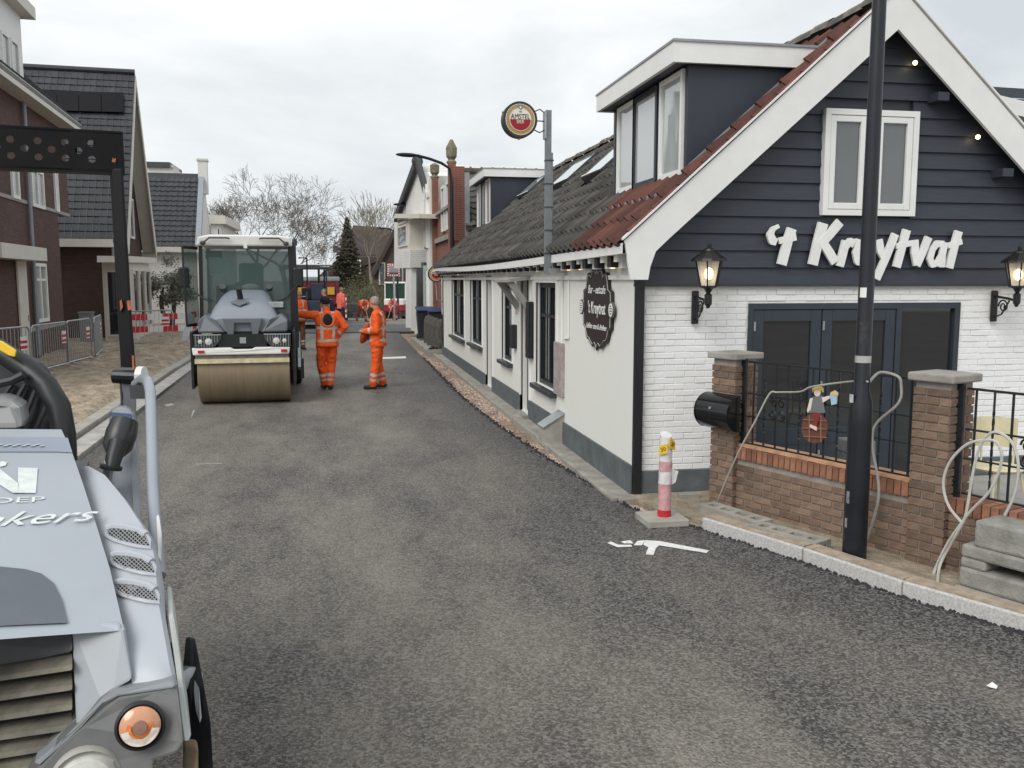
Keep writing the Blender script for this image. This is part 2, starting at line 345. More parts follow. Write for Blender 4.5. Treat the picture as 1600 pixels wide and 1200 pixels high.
def ribbon(y0, y1, step, fl, fr, z, th, jit=0, nx=1):
    m = MB(); n = int((y1 - y0) / step); rows = []
    for i in range(n + 1):
        y = y0 + (y1 - y0) * i / n; a, b = fl(y), fr(y) + (NZ.noise(V((y * 6, 3, 0))) * jit + NZ.noise(V((y * 21, 9, 0))) * jit * .6)
        zz = z + zg(y); rows.append([V((a, y, zz - th)), V((a, y, zz))] + [V((a + (b - a) * k, y, zz)) for k in ((.1, .3, .5, .7, .85, .94) if nx > 1 else ())] + [V((b, y, zz)), V((b, y, zz - th))])
    return m.rings(rows)
rd = struct('road', ribbon(-8, 36.4, .04, lambda y: interp(LEFT, y), lambda y: interp(RIGHT, y), 0, .07, .035, 2), ASPH)
wa = rd.data.attributes.new('wear', 'FLOAT', 'POINT'); wr = [0, .25, .8, 1, 1, 1, .75, .2, 0, 0]
for i in range(len(rd.data.vertices)): wa.data[i].value = wr[i % 10]
struct('asphalt_layer', ribbon(36.0, 46.5, .1, lambda y: interp(LEFT, y) + 1.2 + .25 * (y - 36) * .4, lambda y: 2.5 + .02 * y - .5 * max(0, y - 44.5), .045, .05, .05), ASPH2)
struct('work_surface', ribbon(46.2, 64, .5, lambda y: -4.5, lambda y: 4.1, -.02, .05, .1), SOIL)
# sand bed on the left
m = MB(); nx, ny = 90, 420; x0, x1, y0, y1 = -16, -3.2, 6, 46
for j in range(ny + 1):
    for i in range(nx + 1):
        y = y0 + (y1 - y0) * j / ny; lim = interp(LEFT, y) - .62; t = i / nx; x = lim + (-16 - lim) * t ** 1.6
        h = .05 + NZ.fractal(V((x * 1.1, y * 1.1, 0)), 1, 2, 5) * .07 + NZ.noise(V((x * 5, y * 5, 2))) * .045 + NZ.noise(V((x * 12, y * 9, 2))) * .03
        h += .17 * math.exp(-((y - 27) / 5) ** 2) * math.exp(-((x + 5.2) / 1.3) ** 2); h *= min(1, .15 + t * 9)
        m.v.append(V((x, y, h)))
for j in range(ny):
    for i in range(nx): k = j * (nx + 1) + i; m.f.append([k, k + 1, k + nx + 2, k + nx + 1])
struct('sand_bed', m, SAND, True)
# left kerb: kerbstones and a gutter band of flat slabs, one piece each
def along(pts, d0, d1, step):
    y = d0
    while y < d1:
        a, b = V((interp(pts, y), y, 0)), V((interp(pts, y + step), y + step, 0)); yield a, b; y += step
kb = struct('kerb_left', ribbon(4, 46, 1, lambda y: interp(LEFT, y) - .56, lambda y: interp(LEFT, y) - .02, .0, .1), CONC2)
n_ = 0
for a, b in along(LEFT, 7.5, 45, 1.0):
    d = (b - a).normalized(); s = V((d.y, -d.x, 0)); z = V((0, 0, 1)); h = .11 + random.uniform(-.006, .006)
    p = MB().obox((a + b) / 2 - s * .44 + z * h / 2, (b - a) / 2 * .985, s * .1, z * h / 2); p.build('kerbstone', CONC, kb, bevel=.012 if n_ < 18 else 0)
    q = MB().obox((a + b) / 2 - s * .17 + z * .025, (b - a) / 2 * .985, s * .14, z * .02); q.build('gutter_slab', mat('gutter_stone', (.40, .385, .355), .85, .25, 4, .3, 40), kb, bevel=.006 if n_ < 18 else 0); n_ += 1
# gravel strip, concrete footpath strip along the cafe
WX = 2.745
struct('gravel_strip', ribbon(6.6, 36, .15, lambda y: interp(RIGHT, y) - .15, lambda y: WX + .2 if y > 8.3 else 3.3, -.045, .05), GRAV)
m = MB()
ico = [V(p).normalized() for p in ((0, 0, 1), (.9, 0, .2), (0, .9, .2), (-.9, 0, .2), (0, -.9, .2), (.6, .6, -.5), (-.6, .6, -.5), (-.6, -.6, -.5), (.6, -.6, -.5))]
icf = [(0, 1, 2), (0, 2, 3), (0, 3, 4), (0, 4, 1), (1, 5, 2), (2, 6, 3), (3, 7, 4), (4, 8, 1), (5, 6, 2), (6, 7, 3), (7, 8, 4), (8, 5, 1)]
for i in range(15000):
    y = 7.0 + 20 * random.random() ** 1.9; lo = interp(RIGHT, y) + .0; hi = 2.49 if y > 8.3 else 2.95
    if hi - lo < .05: continue
    x = lo + (hi - lo) * random.random(); 
    if NZ.noise(V((x * 2.2, y * 1.2, 5))) < -.12 + .25 * random.random() - (.25 if y < 10 else 0): continue
    r = random.uniform(.006, .021); e = V((x, y, -.045 + r * .4)); k = Mx.Rotation(random.random() * 6, 3, 'Z')
    m.add([e + k @ V((p.x * r * 1.3, p.y * r, p.z * r * .8)) for p in ico], icf)
gv = m.build('gravel', mat('crushed_brick_gravel', (.38, .26, .20), .9, .3, 20, island=.5, col2=(.50, .40, .33)), None, kind='stuff', fixn=False)
tag(gv, 'loose reddish crushed gravel between the asphalt edge and the white cafe wall', 'gravel')
m = MB()
for i in range(3500):   # crumbs of asphalt along the ragged edge
    y = 4.4 + 20 * random.random() ** 1.7; x = interp(RIGHT, y) + random.gauss(0, .03); r = random.uniform(.006, .018)
    e = V((x, y, -.02 + random.random() * .02)); m.add([e + p * r for p in ico], icf)
cr = m.build('asphalt_crumbs', mat('asphalt_crumb', (.02, .02, .021), .8, .2, 20), None, kind='stuff', fixn=False)
tag(cr, 'black crumbs of asphalt along the ragged right edge of the road', 'asphalt crumbs')
pp = struct('footpath', MB().box(2.55, 8.0, -.08, WX + .05, 25, .02), CONC2)
y = 8.05
while y < 25:
    ln = .98; MB().box(2.485, y, -.07, 2.55, y + ln - .015, .035 + random.uniform(-.012, .012)).build('edging_stone', CONC2, pp, bevel=.01); y += ln
# right granite kerb
rk = struct('kerb_right', ribbon(2.2, 7.3, .3, lambda y: interp(RIGHT, y) + .02, lambda y: interp(RIGHT, y) + .3, -.01, .1), CONC2)
kp = [(2.96, 7.0), (3.36, 6.03), (3.64, 5.22), (4.02, 4.45), (4.5, 3.52), (5.05, 2.6)]
for (xa, ya), (xb, yb) in zip(kp[:-1], kp[1:]):
    a, b = V((xa, ya, 0)), V((xb, yb, 0)); d = b - a; s = V((d.y, -d.x, 0)).normalized(); s = s if s.x > 0 else -s; nseg = max(1, round(d.length / .98))
    for i in range(nseg):
        p0, p1 = a + d * i / nseg, a + d * (i + 1) / nseg; c = (p0 + p1) / 2
        ks = MB().obox(c + s * .075 + V((0, 0, .02)), (p1 - p0) * .494, s * .075, V((0, 0, .075))).build('kerbstone', GRANITE, rk, bevel=.01)
        MB().obox(c + s * .09 + V((0, 0, .102)), (p1 - p0) * .49, s * .062, V((0, 0, .005))).build('dusty_top', mat('kerb_dust', (.36, .29, .22), .95, .3, 12, .3, 60), ks)
m = ribbon(1.5, 8.16, .3, lambda y: interp(RIGHT, y) + .15, lambda y: 9.5, .03, .1); struct('terrace_bed', m, mat('terrace_soil', (.30, .245, .175), .95, .35, 5, .9, 30, col2=(.42, .35, .26), bdist=.03))
struct('terrace_floor', MB().prism([(3.62, 7.72, .03), (5.38, 3.2, .03), (9, 3.2, .03), (9, 8.15, .03), (3.62, 8.15, .03)], (0, 0, .03)), mat('terrace_slab', (.30, .29, .27), .85, .2, 4, .2, 40))
# painted markings
PAINT = mat('road_paint', (.74, .74, .72), .6, .18, 25, .2, 60)
CHALK = mat('faint_chalk', (.34, .33, .31), .9, .4, 30, .3, 60)
def mark(label, polys, name='road_marking', mt=None):
    m = MB()
    for p in polys: m.add([G(u, v) + V((0, 0, .005)) for u, v in p], [list(range(len(p)))])
    o = m.build(name, mt or PAINT, None); o['kind'] = 'structure'; return o
mark('', [[(1008, 845), (1030, 846), (1108, 861), (1104, 865), (1030, 853), (1025, 857), (1021, 868), (1009, 867), (1013, 856), (1005, 852)],
          [(996, 846), (1008, 845), (1003, 853), (990, 853)], [(970, 847), (985, 845), (990, 850), (975, 850)],
          [(948, 849), (955, 847), (966, 852), (986, 852), (988, 855), (965, 856)]])
mark('', [[(598, 558.5), (634, 557), (634, 560), (598, 561)]]); mark('', [[(306, 725), (347, 724.5), (347, 726), (306, 726.5)]], mt=CHALK)
mark('', [[(256, 633), (268, 630.5), (274, 633), (262, 636)]], mt=CHALK); mark('', [[(300, 645), (303, 640), (305, 642), (298, 656)]], mt=CHALK)
sp_ = MB().add([G(u, v) + V((0, 0, z)) for u, v, z in ((1541, 1073, .006), (1550, 1071, .02), (1559, 1074, .008), (1557, 1078, .006), (1546, 1077, .012))], [(0, 1, 4), (1, 2, 3), (1, 3, 4)]).build('paper_scrap', WHITE, None)
tag(sp_, 'small white scrap of paper lying on the asphalt in the foreground', 'paper')
# ================================================================ CAFE
cafe = thing('cafe_building', 'white cafe with navy boarded gable, pantile roof and raised lettering', 'building', (WX, 8.2, 0))
YF, YB = 8.2, 25.0; XR = 7.72; AXP = 5.23; EZ = 2.42
KS = (4.78 - 2.45) / (AXP - 2.6)
def roofz(x): return 2.45 + KS * (min(x, 2 * AXP - x) - 2.6)
# shell: long wall pieces between openings so every window is a real recess
opn = [(10.65 + .76, 12.66, .62, 2.06), (13.12, 13.75, .06, 2.1), (14.5, 15.5, .72, 2.06), (16.5, 17.2, .06, 2.18), (17.75, 19.45, .75, 2.15), (20.4, 22.8, .72, 2.2)]
wl = MB(); y = YF + .0125
for a, b, z0, z1 in opn:
    wl.box(WX, y, .0, WX + .25, a, EZ); wl.box(WX, a, 0, WX + .25, b, z0); wl.box(WX, a, z1, WX + .25, b, EZ); y = b
wl.box(WX, y, 0, WX + .25, YB, EZ); wl.box(WX, YB - .25, 0, XR, YB, EZ)
wl.build('wall', RENDER, cafe)
pb = MB(); y = YF - .012
for a, b, z0, z1 in opn:
    if z0 < .3: pb.box(WX - .025, y, -.05, WX, a, .30); y = b
pb.box(WX - .025, y, -.05, WX, YB, .26); pb.build('plinth', PLINTH, cafe)
gw = MB(); DX0, DX1, DZ1 = 3.9, 6.22, 1.87
gw.box(WX + .25, YF + .012, -.3, DX0, YF + .25, 2.1); gw.box(DX0, YF + .012, DZ1, DX1, YF + .25, 2.1); gw.box(DX1, YF + .012, -.3, XR, YF + .25, 2.1)
gw.box(XR - .25, YF + .25, 0, XR, YB - .25, EZ)
gwo = gw.build('gable_wall', WMORT, cafe)
pieces('brick', gwo, brick_items((WX, YF + .012, .245), (1, 0, 0), 1.815, XR - WX, .2, .054, .007, .0075, [(DX0 - WX - .01, -1, DX1 - WX + .01, DZ1 - .245 + .01)], .0035), WBRICK, 300, 'brickwork')
MB().box(WX - .012, YF - .03, -.3, DX0 - .02, YF + .011, .242).build('gable_plinth', PLINTH, cafe); MB().box(DX1 + .02, YF - .03, -.3, XR, YF + .011, .242).build('gable_plinth', PLINTH, cafe)
# navy boards
gi = MB().prism([(WX + .02, YF + .03, 2.06), (XR - .02, YF + .03, 2.06), (XR - .02, YF + .03, EZ), (AXP, YF + .03, 4.66), (WX + .02, YF + .03, EZ)], (0, .15, 0)).build('gable_backing', NAVYF, cafe)
bh = .163; WXL, WXR, WZ0, WZ1 = 4.60, 5.60, 2.725, 3.735
for i in range(16):
    z0 = 2.055 + i * bh; z1 = z0 + bh
    if z1 > 4.68: break
    xl = lambda z: max(WX - .01, 2.6 + (z - 2.45) / KS + .06)
    def board(xa0, xb0, xa1, xb1):
        yb, yt = YF - .028, YF - .002
        MB().add([(xa0, yb, z0), (xb0, yb, z0), (xb1, yt, z1), (xa1, yt, z1), (xa0, YF + .03, z0), (xb0, YF + .03, z0), (xb1, YF + .03, z1), (xa1, YF + .03, z1)],
                 [(0, 1, 2, 3), (0, 4, 5, 1), (1, 5, 6, 2), (0, 3, 7, 4), (3, 2, 6, 7)]).build('siding_board', NAVY, gi)
    l0, l1 = xl(z0), xl(z1); r0, r1 = 2 * AXP - l0, 2 * AXP - l1
    if z1 > WZ0 and z0 < WZ1: board(l0, WXL + .03, l1, WXL + .03); board(WXR - .03, r0, WXR - .03, r1)
    else: board(l0, r0, l1, r1)
MB().box(WX - .02, YF - .045, 2.035, XR, YF + .01, 2.058).build('drip_board', NAVYF, cafe)
# gable window
wn = window(cafe, (WXL, YF - .03, WZ0), (1, 0, 0), WXR - WXL, WZ1 - WZ0, WHITE, mat('blind_glass', (.10, .11, .11), .04, 0, ior=1.9), .055, .05, (.5,))
for s in (0, 1):
    x0 = WXL + .06 + s * .5; f = MB()
    for a in ((x0, WZ0 + .06, x0 + .06, WZ1 - .06), (x0 + .32, WZ0 + .06, x0 + .38, WZ1 - .06), (x0 + .06, WZ0 + .06, x0 + .32, WZ0 + .12), (x0 + .06, WZ1 - .12, x0 + .32, WZ1 - .06)): f.box(a[0], YF - .072, a[1], a[2], YF - .03, a[3])
    f.build('casement', WHITE, wn, bevel=.006)
# gable doors: two leaves and a fixed light in a slate frame
dr = MB(); y0, y1 = YF - .01, YF + .1
dr.box(DX0, y0, -.15, DX0 + .05, y1, DZ1).box(DX1 - .06, y0, -.15, DX1, y1, DZ1).box(DX0 + .05, y0, DZ1 - .06, DX1 - .06, y1, DZ1).box(5.5, y0, -.15, 5.56, y1, DZ1 - .06)
dro = dr.build('door_frame', FRAME, cafe)
for a, b in ((DX0 + .055, 4.68), (4.69, 5.495)):
    lf = MB(); lf.box(a, YF, -.1, a + .11, YF + .06, DZ1 - .065).box(b - .11, YF, -.1, b, YF + .06, DZ1 - .065).box(a + .11, YF, DZ1 - .18, b - .11, YF + .06, DZ1 - .065).box(a + .11, YF, -.1, b - .11, YF + .06, .62)
    lo = lf.build('door_leaf', FRAME, cafe, bevel=.004); MB().box(a + .1, YF + .02, .6, b - .1, YF + .035, DZ1 - .17).build('pane', GLASS, lo)
    for z in (.12, .30, .46): MB().box(a + .11, YF - .006, z, b - .11, YF + .002, z + .012).build('moulding', FRAME, lo)
    for z in (.3, 1.0, 1.6): MB().cyl((a + .01, YF - .012, z), (a + .01, YF - .012, z + .09), .011, n=8).build('hinge', STEEL, lo)
MB().box(5.56, YF + .03, -.1, DX1 - .06, YF + .045, DZ1 - .06).build('side_light', GLASS, dro)
MB().box(5.56, YF + .0, -.12, DX1 - .06, YF + .08, .1).build('kick_panel', FRAME, dro)
# barge boards with stepped feet
BY = 7.98
def barge(sgn, nm):
    def X(x): return x if sgn > 0 else 2 * AXP - x
    o0, o1 = 2.62, AXP; wv = .24
    pts = [(X(2.56), BY, 2.46), (X(AXP), BY, 2.47 + KS * (AXP - 2.56)), (X(AXP), BY, 2.42 + KS * (AXP - 2.56) - .33), (X(2.98), BY, 2.42 + KS * .42 - .32), (X(2.86), BY, 2.36), (X(2.81), BY, 2.22), (X(2.79), BY, 2.10), (X(2.62), BY, 2.10)]
    MB().prism(pts, (0, .035, 0)).build('barge_board', WHITE, cafe)
    MB().prism([(X(2.54), BY - .02, 2.462), (X(AXP), BY - .02, 2.472 + KS * (AXP - 2.54)), (X(AXP), BY - .02, 2.492 + KS * (AXP - 2.54)), (X(2.54), BY - .02, 2.482)], (0, .06, 0)).build('cover_strip', WHITE, cafe)
    MB().prism([(X(2.64), BY + .035, 2.42), (X(AXP), BY + .035, 2.40 + KS * (AXP - 2.6)), (X(AXP), BY + .035, 2.37 + KS * (AXP - 2.6)), (X(2.64), BY + .035, 2.39)], (0, .24, 0)).build('soffit', NAVYF, cafe)
barge(1, 'l'); barge(-1, 'r')
for u, v in ((1262, 158), (1142, 272)):
    p = AY(u, v, YF - .1); MB().box(p.x - .05, BY + .035, p.z - .05, p.x + .04, YF + .02, p.z + .02).build('purlin_end', NAVYF, cafe)
for u, v in ((1466, 152), (1566, 270)):
    p = AY(u, v, YF - .1); MB().box(p.x - .06, BY + .035, p.z - .045, p.x + .06, YF + .02, p.z + .035).build('purlin_end', NAVYF, cafe)
for u, v in ((1430, 98), (1528, 214)):
    p = AY(u, v, YF - .08); s = MB().ell(p, .022, .022, .022, 10, 6).build('spot_lamp', mat('warm_bulb', (1, .85, .5), .4, 0, emit=(1, .80, .42, 6)), cafe, True)
# roof deck, fascia, corbels, tiles
dk = MB()
for sgn in (1, -1):
    X = (lambda x: x) if sgn > 0 else (lambda x: 2 * AXP - x)
    dk.prism([(X(2.6), 0, 2.40), (AXP, 0, 2.40 + KS * (AXP - 2.6)), (AXP, 0, 2.34 + KS * (AXP - 2.6)), (X(2.6), 0, 2.34)], (0, YB - BY - .04, 0))
for p in dk.v: p.y += BY + .04
roof = dk.build('roof', mat('roof_deck', (.04, .036, .033), .9, .2), cafe)
fs = MB(); yy = BY + .01; nseg = 14
for i in range(nseg):
    a, b = BY + (YB - BY) * i / nseg, BY + (YB - BY) * (i + 1) / nseg; sa = -.07 * math.sin(math.pi * i / nseg); sb = -.07 * math.sin(math.pi * (i + 1) / nseg)
    fs.add([(2.54, a, 2.34 + sa), (2.54, b, 2.34 + sb), (2.54, b, 2.435 + sb), (2.54, a, 2.435 + sa), (2.66, a, 2.34 + sa), (2.66, b, 2.34 + sb), (2.66, b, 2.42 + sb), (2.66, a, 2.42 + sa)], [(0, 1, 2, 3), (3, 2, 6, 7), (0, 4, 5, 1)])
fs.build('gutter_board', WHITE, cafe)
y = 8.35; cm = MB().box(-.11, -.05, -.06, .0, .05, .07).box(-.16, -.05, .0, -.11, .05, .07).mesh('corbel', WHITE)
cm2 = MB().box(-.14, -.06, -.07, .0, .06, .06).mesh('rafter_foot', BLACK)
while y < YB - .3:
    inst('corbel', cm, cafe, Mx.Translation((WX, y, 2.27))); inst('rafter_foot', cm2, cafe, Mx.Translation((WX - .01, y + .24, 2.29))); y += .47
MB().box(WX - .03, YF - .01, 2.10, WX, YB, 2.145).build('frieze_moulding', WHITE, cafe)
for y in (8.75, 10.0, 10.55, 12.3, 15, 18.0, 21): MB().cyl((WX - .06, y, 2.21), (WX - .06, y, 2.24), .022, n=10).build('eave_spot', mat('warm_spot', (1, .8, .5), .4, 0, emit=(1, .70, .38, 1.2)), cafe)
D1 = dict(x=3.30, y0=8.36, y1=10.75, zt=4.32, ov=.2); D2 = dict(x=3.72, y0=22.5, y1=24.9, zt=4.84, ov=.2)
SK = [(16.1, 17.6, 3.82, 4.28), (13.3, 14.4, 3.66, 4.24), (20.9, 22.2, 4.05, 4.45), (11.95, 12.8, 3.76, 4.15)]
def skip(p, c, r):
    for D in (D1, D2):
        if D['y0'] - .02 < p.y < D['y1'] + .02 and p.x > D['x'] - .1 and roofz(p.x) < D['zt'] - .18: return True
    for a, b, z0, z1 in SK:
        if a - .05 < p.y < b + .05 and z0 - .26 < p.z < z1: return True
    return False
sl = V((1, 0, KS)).normalized(); S_ = V((AXP - 2.56, 0, KS * (AXP - 2.56))).length
its = tile_items((2.53, BY + .06, 2.415), (0, 1, 0), sl, YB - BY - .06, S_, .235, .325, lambda: pantile(.235, .35, .07), 'p', skip)
red = [i for i in its if i[0].translation.y < 9.6 + (4.0 - i[0].translation.z) * .1 + random.uniform(-.12, .12)]
drk = [i for i in its if i not in red] if len(its) < 1 else [i for i, f in zip(its, [id(x) in {id(q) for q in red} for x in its]) if not f]
pieces('tile', roof, red, REDTILE, 120, 'red_tiles'); pieces('tile', roof, drk, TILE, 180, 'dark_tiles')
its = tile_items((2 * AXP - 2.53, BY + .05, 2.425), (0, 1, 0), V((-1, 0, KS)), YB - BY - .05, S_, .235, .325, lambda: pantile(.235, .35, .036), 'p')
pieces('tile', roof, its, TILE, 0, 'far_slope_tiles')
rm = MB().rings([[V((math.cos(t) * .13, yy, math.sin(t) * .11)) for t in [math.pi * k / 6 for k in range(7)]] for yy in (0, .36)], cap=False, close=False)
rme = rm.mesh('ridge_tile', mat('ridge_mossy', (.12, .11, .095), .9, .4, 8, .5, 40, island=.3))
y = BY + .1
while y < YB - .3: inst('ridge_tile', rme, roof, Mx.Translation((AXP, y, 4.76 + random.uniform(-.01, .012))) @ Mx.Rotation(random.uniform(-.03, .05), 4, 'X')); y += .33
# verge tiles curling over the barge
for i in range(11):
    p = V((2.56, BY + .03, 2.50)) + sl * (.05 + i * .32); MB().cyl(p, p + sl * .34 + V((0, 0, -.012)), .026, .022, 8).build('verge_tile', REDTILE, roof)
def dormer(D, nwin):
    x, a, b, zt, ov = D['x'], D['y0'], D['y1'], D['zt'], D['ov']; zb = roofz(x) - .02; xm = 2.6 + (zt - .3 - 2.45) / KS + .25
    d = MB(); 
    for yy in (a, b - .06): d.prism([(x, yy, zb), (x, yy, zt - .14), (xm + .2, yy, zt - .14), (xm + .2, yy, roofz(xm + .2) - .1)], (0, .06, 0))
    d.box(x + .35, a + .06, zb + .3, x + .4, b - .06, zt - .15)
    dm = d.build('dormer', NAVYF, cafe)
    xe = 2.6 + (zt - .1 - 2.45) / KS + .1
    MB().box(x - ov, a - .1, zt - .19, xe + .1, a - .06, zt).box(x - ov, a - .06, zt - .19, x - ov + .04, b + .12, zt).box(x - ov + .04, b + .08, zt - .19, xe, b + .12, zt).build('dormer_fascia', WHITE, dm)
    MB().box(x - ov + .04, a - .06, zt - .06, xe, b + .08, zt - .02).build('dormer_roof', ZINC, dm)
    MB().box(x - ov + .04, a - .06, zt - .18, x + .3, b + .08, zt - .15).build('dormer_soffit', NAVYF, dm)
    MB().box(x - ov - .01, a - .115, zt - .002, xe + .1, a - .055, zt + .02).box(x - ov - .01, a - .055, zt - .002, x - ov + .05, b + .13, zt + .02).build('roof_trim', ZINC, dm)
    MB().box(x - .03, a - .01, zb - .03, x + .02, b, zb + .06).build('dormer_sill', NAVYF, dm)
    [MB().box(x - .012, q0 - .004, zb + .06, x + .05, q0 + .074, zt - .185).build('corner_post', NAVYF, dm) for q0 in (a, b - .07)]
    wds = [(.08, .27), (.33, .33), (.69, .27)] if nwin == 3 else [(.07, .28), (.36, .3), (.68, .28)]
    tot = b - a
    for i, (s, ww) in enumerate(reversed(wds)):
        yb_ = a + tot * (1 - s)   # seen from the street the far side is on the left
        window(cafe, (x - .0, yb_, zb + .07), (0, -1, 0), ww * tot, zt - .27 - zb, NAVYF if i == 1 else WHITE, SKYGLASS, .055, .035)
    # lead apron and flashing
    MB().prism([(x - .04, a - .05, zb + .02), (x - .30, a - .02, zb + .02 - KS * .26 + .045), (x - .30, b, zb + .02 - KS * .26 + .045), (x - .04, b + .05, zb + .02)], (0, 0, .035)).build('lead_apron', ZINC, dm)
    MB().prism([(x, a - .035, roofz(x) + .03), (xe, a - .035, roofz(xe) + .03), (xe, a - .035, roofz(xe) + .13), (x, a - .035, roofz(x) + .13)], (0, .03, 0)).build('flashing', ZINC, dm)
dormer(D1, 3); dormer(D2, 2)
for a, b, z0, z1 in SK:
    x0, x1 = 2.6 + (z0 - 2.45) / KS, 2.6 + (z1 - 2.45) / KS; nn = V((-KS, 0, 1)).normalized()
    p = [V((x0, a, z0)), V((x0, b, z0)), V((x1, b, z1)), V((x1, a, z1))]; f = MB(); e = .055
    for i in range(4):
        q0, q1 = p[i], p[(i + 1) % 4]; f.bar(q0 + nn * .06, q1 + nn * .06, e, .16, nn)
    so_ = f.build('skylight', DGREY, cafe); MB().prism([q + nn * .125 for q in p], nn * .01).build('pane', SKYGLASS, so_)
    MB().bar(p[0] + nn * .145, p[1] + nn * .145, .03, .012, nn).build('glazing_bar', WHITE, so_)
# street-side windows and doors, set back in the wall
def swin(a, b, z0, z1, mull, trans=(.68,), sill=True):
    w_ = window(cafe, (WX + .1, b, z0), (0, -1, 0), b - a, z1 - z0, DKFRAME, GLASS, .07, .05, mull, trans, sill=None)
    MB().box(WX + .11, a, z0 - .01, WX + .24, b, z0).build('recess', DKFRAME, w_)
    if sill: MB().box(WX - .09, a - .04, z0 - .07, WX + .11, b + .04, z0 - .004).build('sill', mat('slate_sill', (.035, .042, .047), .35, .2, 5), w_, bevel=.008)
    t = MB(); t.box(WX - .018, a - .07, z0, WX + .02, a, z1 + .07).box(WX - .018, b, z0, WX + .02, b + .07, z1 + .07).box(WX - .018, a, z1, WX + .02, b, z1 + .07); t.build('surround', WHITE, w_)
    return w_
swin(*opn[0], (.5,)); swin(*opn[2], ()); swin(*opn[4], (.5,)); swin(*opn[5], (.5,))
for i, (yc, c) in enumerate(((11.62, (.25, .12, .05)), (11.8, (.4, .3, .2)), (12.05, (.2, .1, .06)), (12.2, (.5, .42, .3)))): MB().box(WX + .3, yc, .75, WX + .34, yc + .09, 1.95).build('curtain', mat('curtain%d' % i, c, .9), cafe)
for a, b, z0, z1 in (opn[1], opn[3]):
    d = MB().box(WX + .09, a, z0, WX + .14, b, z1).build('street_door', DKFRAME, cafe)
    MB().box(WX + .08, a + .08, z0 + .15, WX + .09, b - .08, z0 + .95).box(WX + .08, a + .08, z0 + 1.05, WX + .09, b - .08, z1 - .1).build('door_panel', DKFRAME, d)
    MB().cyl((WX + .04, a + .07, 1.05), (WX + .04, a + .07, 1.17), .012, n=8).build('handle', STEEL, d)
    MB().box(WX - .02, a - .07, z0, WX + .02, a, z1 + .07).box(WX - .02, b, z0, WX + .02, b + .07, z1 + .07).box(WX - .02, a, z1, WX + .02, b, z1 + .07).build('surround', WHITE, d)
    MB().box(WX - .1, a - .05, -.05, WX + .1, b + .05, z0 - .004).build('doorstep', CONC2, d)
MB().box(WX - .012, YF - .06, .0, WX + .07, YF + .0, 2.09).build('corner_downpipe', BLACK, cafe)
# awning-like canopy on brackets over the side door
cn = MB().prism([(2.72, 12.95, 2.16), (2.36, 12.95, 2.10), (2.36, 12.95, 2.06), (2.72, 12.95, 2.1)], (0, 1.15, 0)).build('door_canopy', mat('grey_board', (.30, .29, .27), .8, .25, 5), cafe)
for y in (13.02, 13.9): MB().bar((2.42, y, 2.08), (2.72, y, 1.66), .07, .09).build('bracket', mat('grey_board', (.3, .29, .27)), cn)
MB().box(2.66, 12.82, .95, 2.745, 13.04, 1.78).build('menu_case', BLACK, cafe, bevel=.01)
MB().box(2.66, 14.1, 1.0, 2.745, 14.32, 1.38).build('letter_box', BLACK, cafe, bevel=.01)
mp_ = AX(683 + 0, 0, 1) if False else None
MB().box(2.735, 14.05, 1.55, 2.745, 14.2, 1.78).build('notice_plate', mat('pink_notice', (.55, .38, .34), .6), cafe)
MB().box(2.70, 10.95, .62, 2.745, 11.38, 1.30).build('meter_cabinet', mat('grey_pink_panel', (.34, .30, .29), .8, .3, 10), cafe, bevel=.006)
MB().tube([(2.73, 10.72, 2.1), (2.73, 10.72, 1.38), (2.73, 10.95, 1.36)], .011, 6).build('conduit', WHITE, cafe)
MB().tube([(2.73, 11.05, 2.1), (2.73, 11.05, 1.30)], .014, 6).build('conduit', WHITE, cafe)
MB().prism([(WX, 10.95, .0), (2.47, 10.95, 0), (2.47, 10.95, .22), (WX, 10.95, .40)], (0, .3, 0)).build('vent_hood', CONC, cafe)
MB().prism([(WX, 10.93, .405), (2.46, 10.93, .225), (2.46, 10.93, .24), (WX, 10.93, .42)], (0, .34, 0)).build('vent_lid', STEEL, cafe)
# raised brush lettering: strokes as thick slanted bars
def letters(spec, o, ud, zd, mt, parent, th=.03, name='sign_letter'):
    o, ud, zd = V(o), V(ud), V(zd); nn = ud.cross(zd)
    for strokes in spec:
        m = MB(); k = 0
        for st in strokes:
            for (x0, z0, w0), (x1, z1, w1) in zip(st[:-1], st[1:]):
                p, q = V((x0, z0)), V((x1, z1)); d = (q - p).normalized(); s = V((-d.y, d.x)); e = d * .006
                quad = [p - e + s * w0 / 2, p - e - s * w0 / 2, q + e - s * w1 / 2, q + e + s * w1 / 2]; k += 1
                m.prism([o + ud * c.x + zd * c.y + nn * (.02 + .0006 * k) for c in quad], nn * th); k += 1
                for cc, ww, rr in ((p, w0, st[0][:2] != (x0, z0)), (q, w1, False), (p, w0 * .6, False)):
                    if rr: m.prism([o + ud * (cc.x + ww / 2 * math.cos(a * math.pi / 7)) + zd * (cc.y + ww / 2 * math.sin(a * math.pi / 7)) + nn * (.02 + .0006 * k) for a in range(14)], nn * th)
        m.build(name, mt, parent)
LT = mat('letter_white', (.80, .80, .78), .5, .05, 6)
o = AY(1195, 424, YF - .03); W = (AY(1495, 420, YF - .03).x - o.x) / 300.0   # metres per photo pixel on the gable
def px(u, v, w_): return ((u - 1195) * W, (424 - v) * W, w_ * W)
def S(*a): return [px(*q) for q in a]
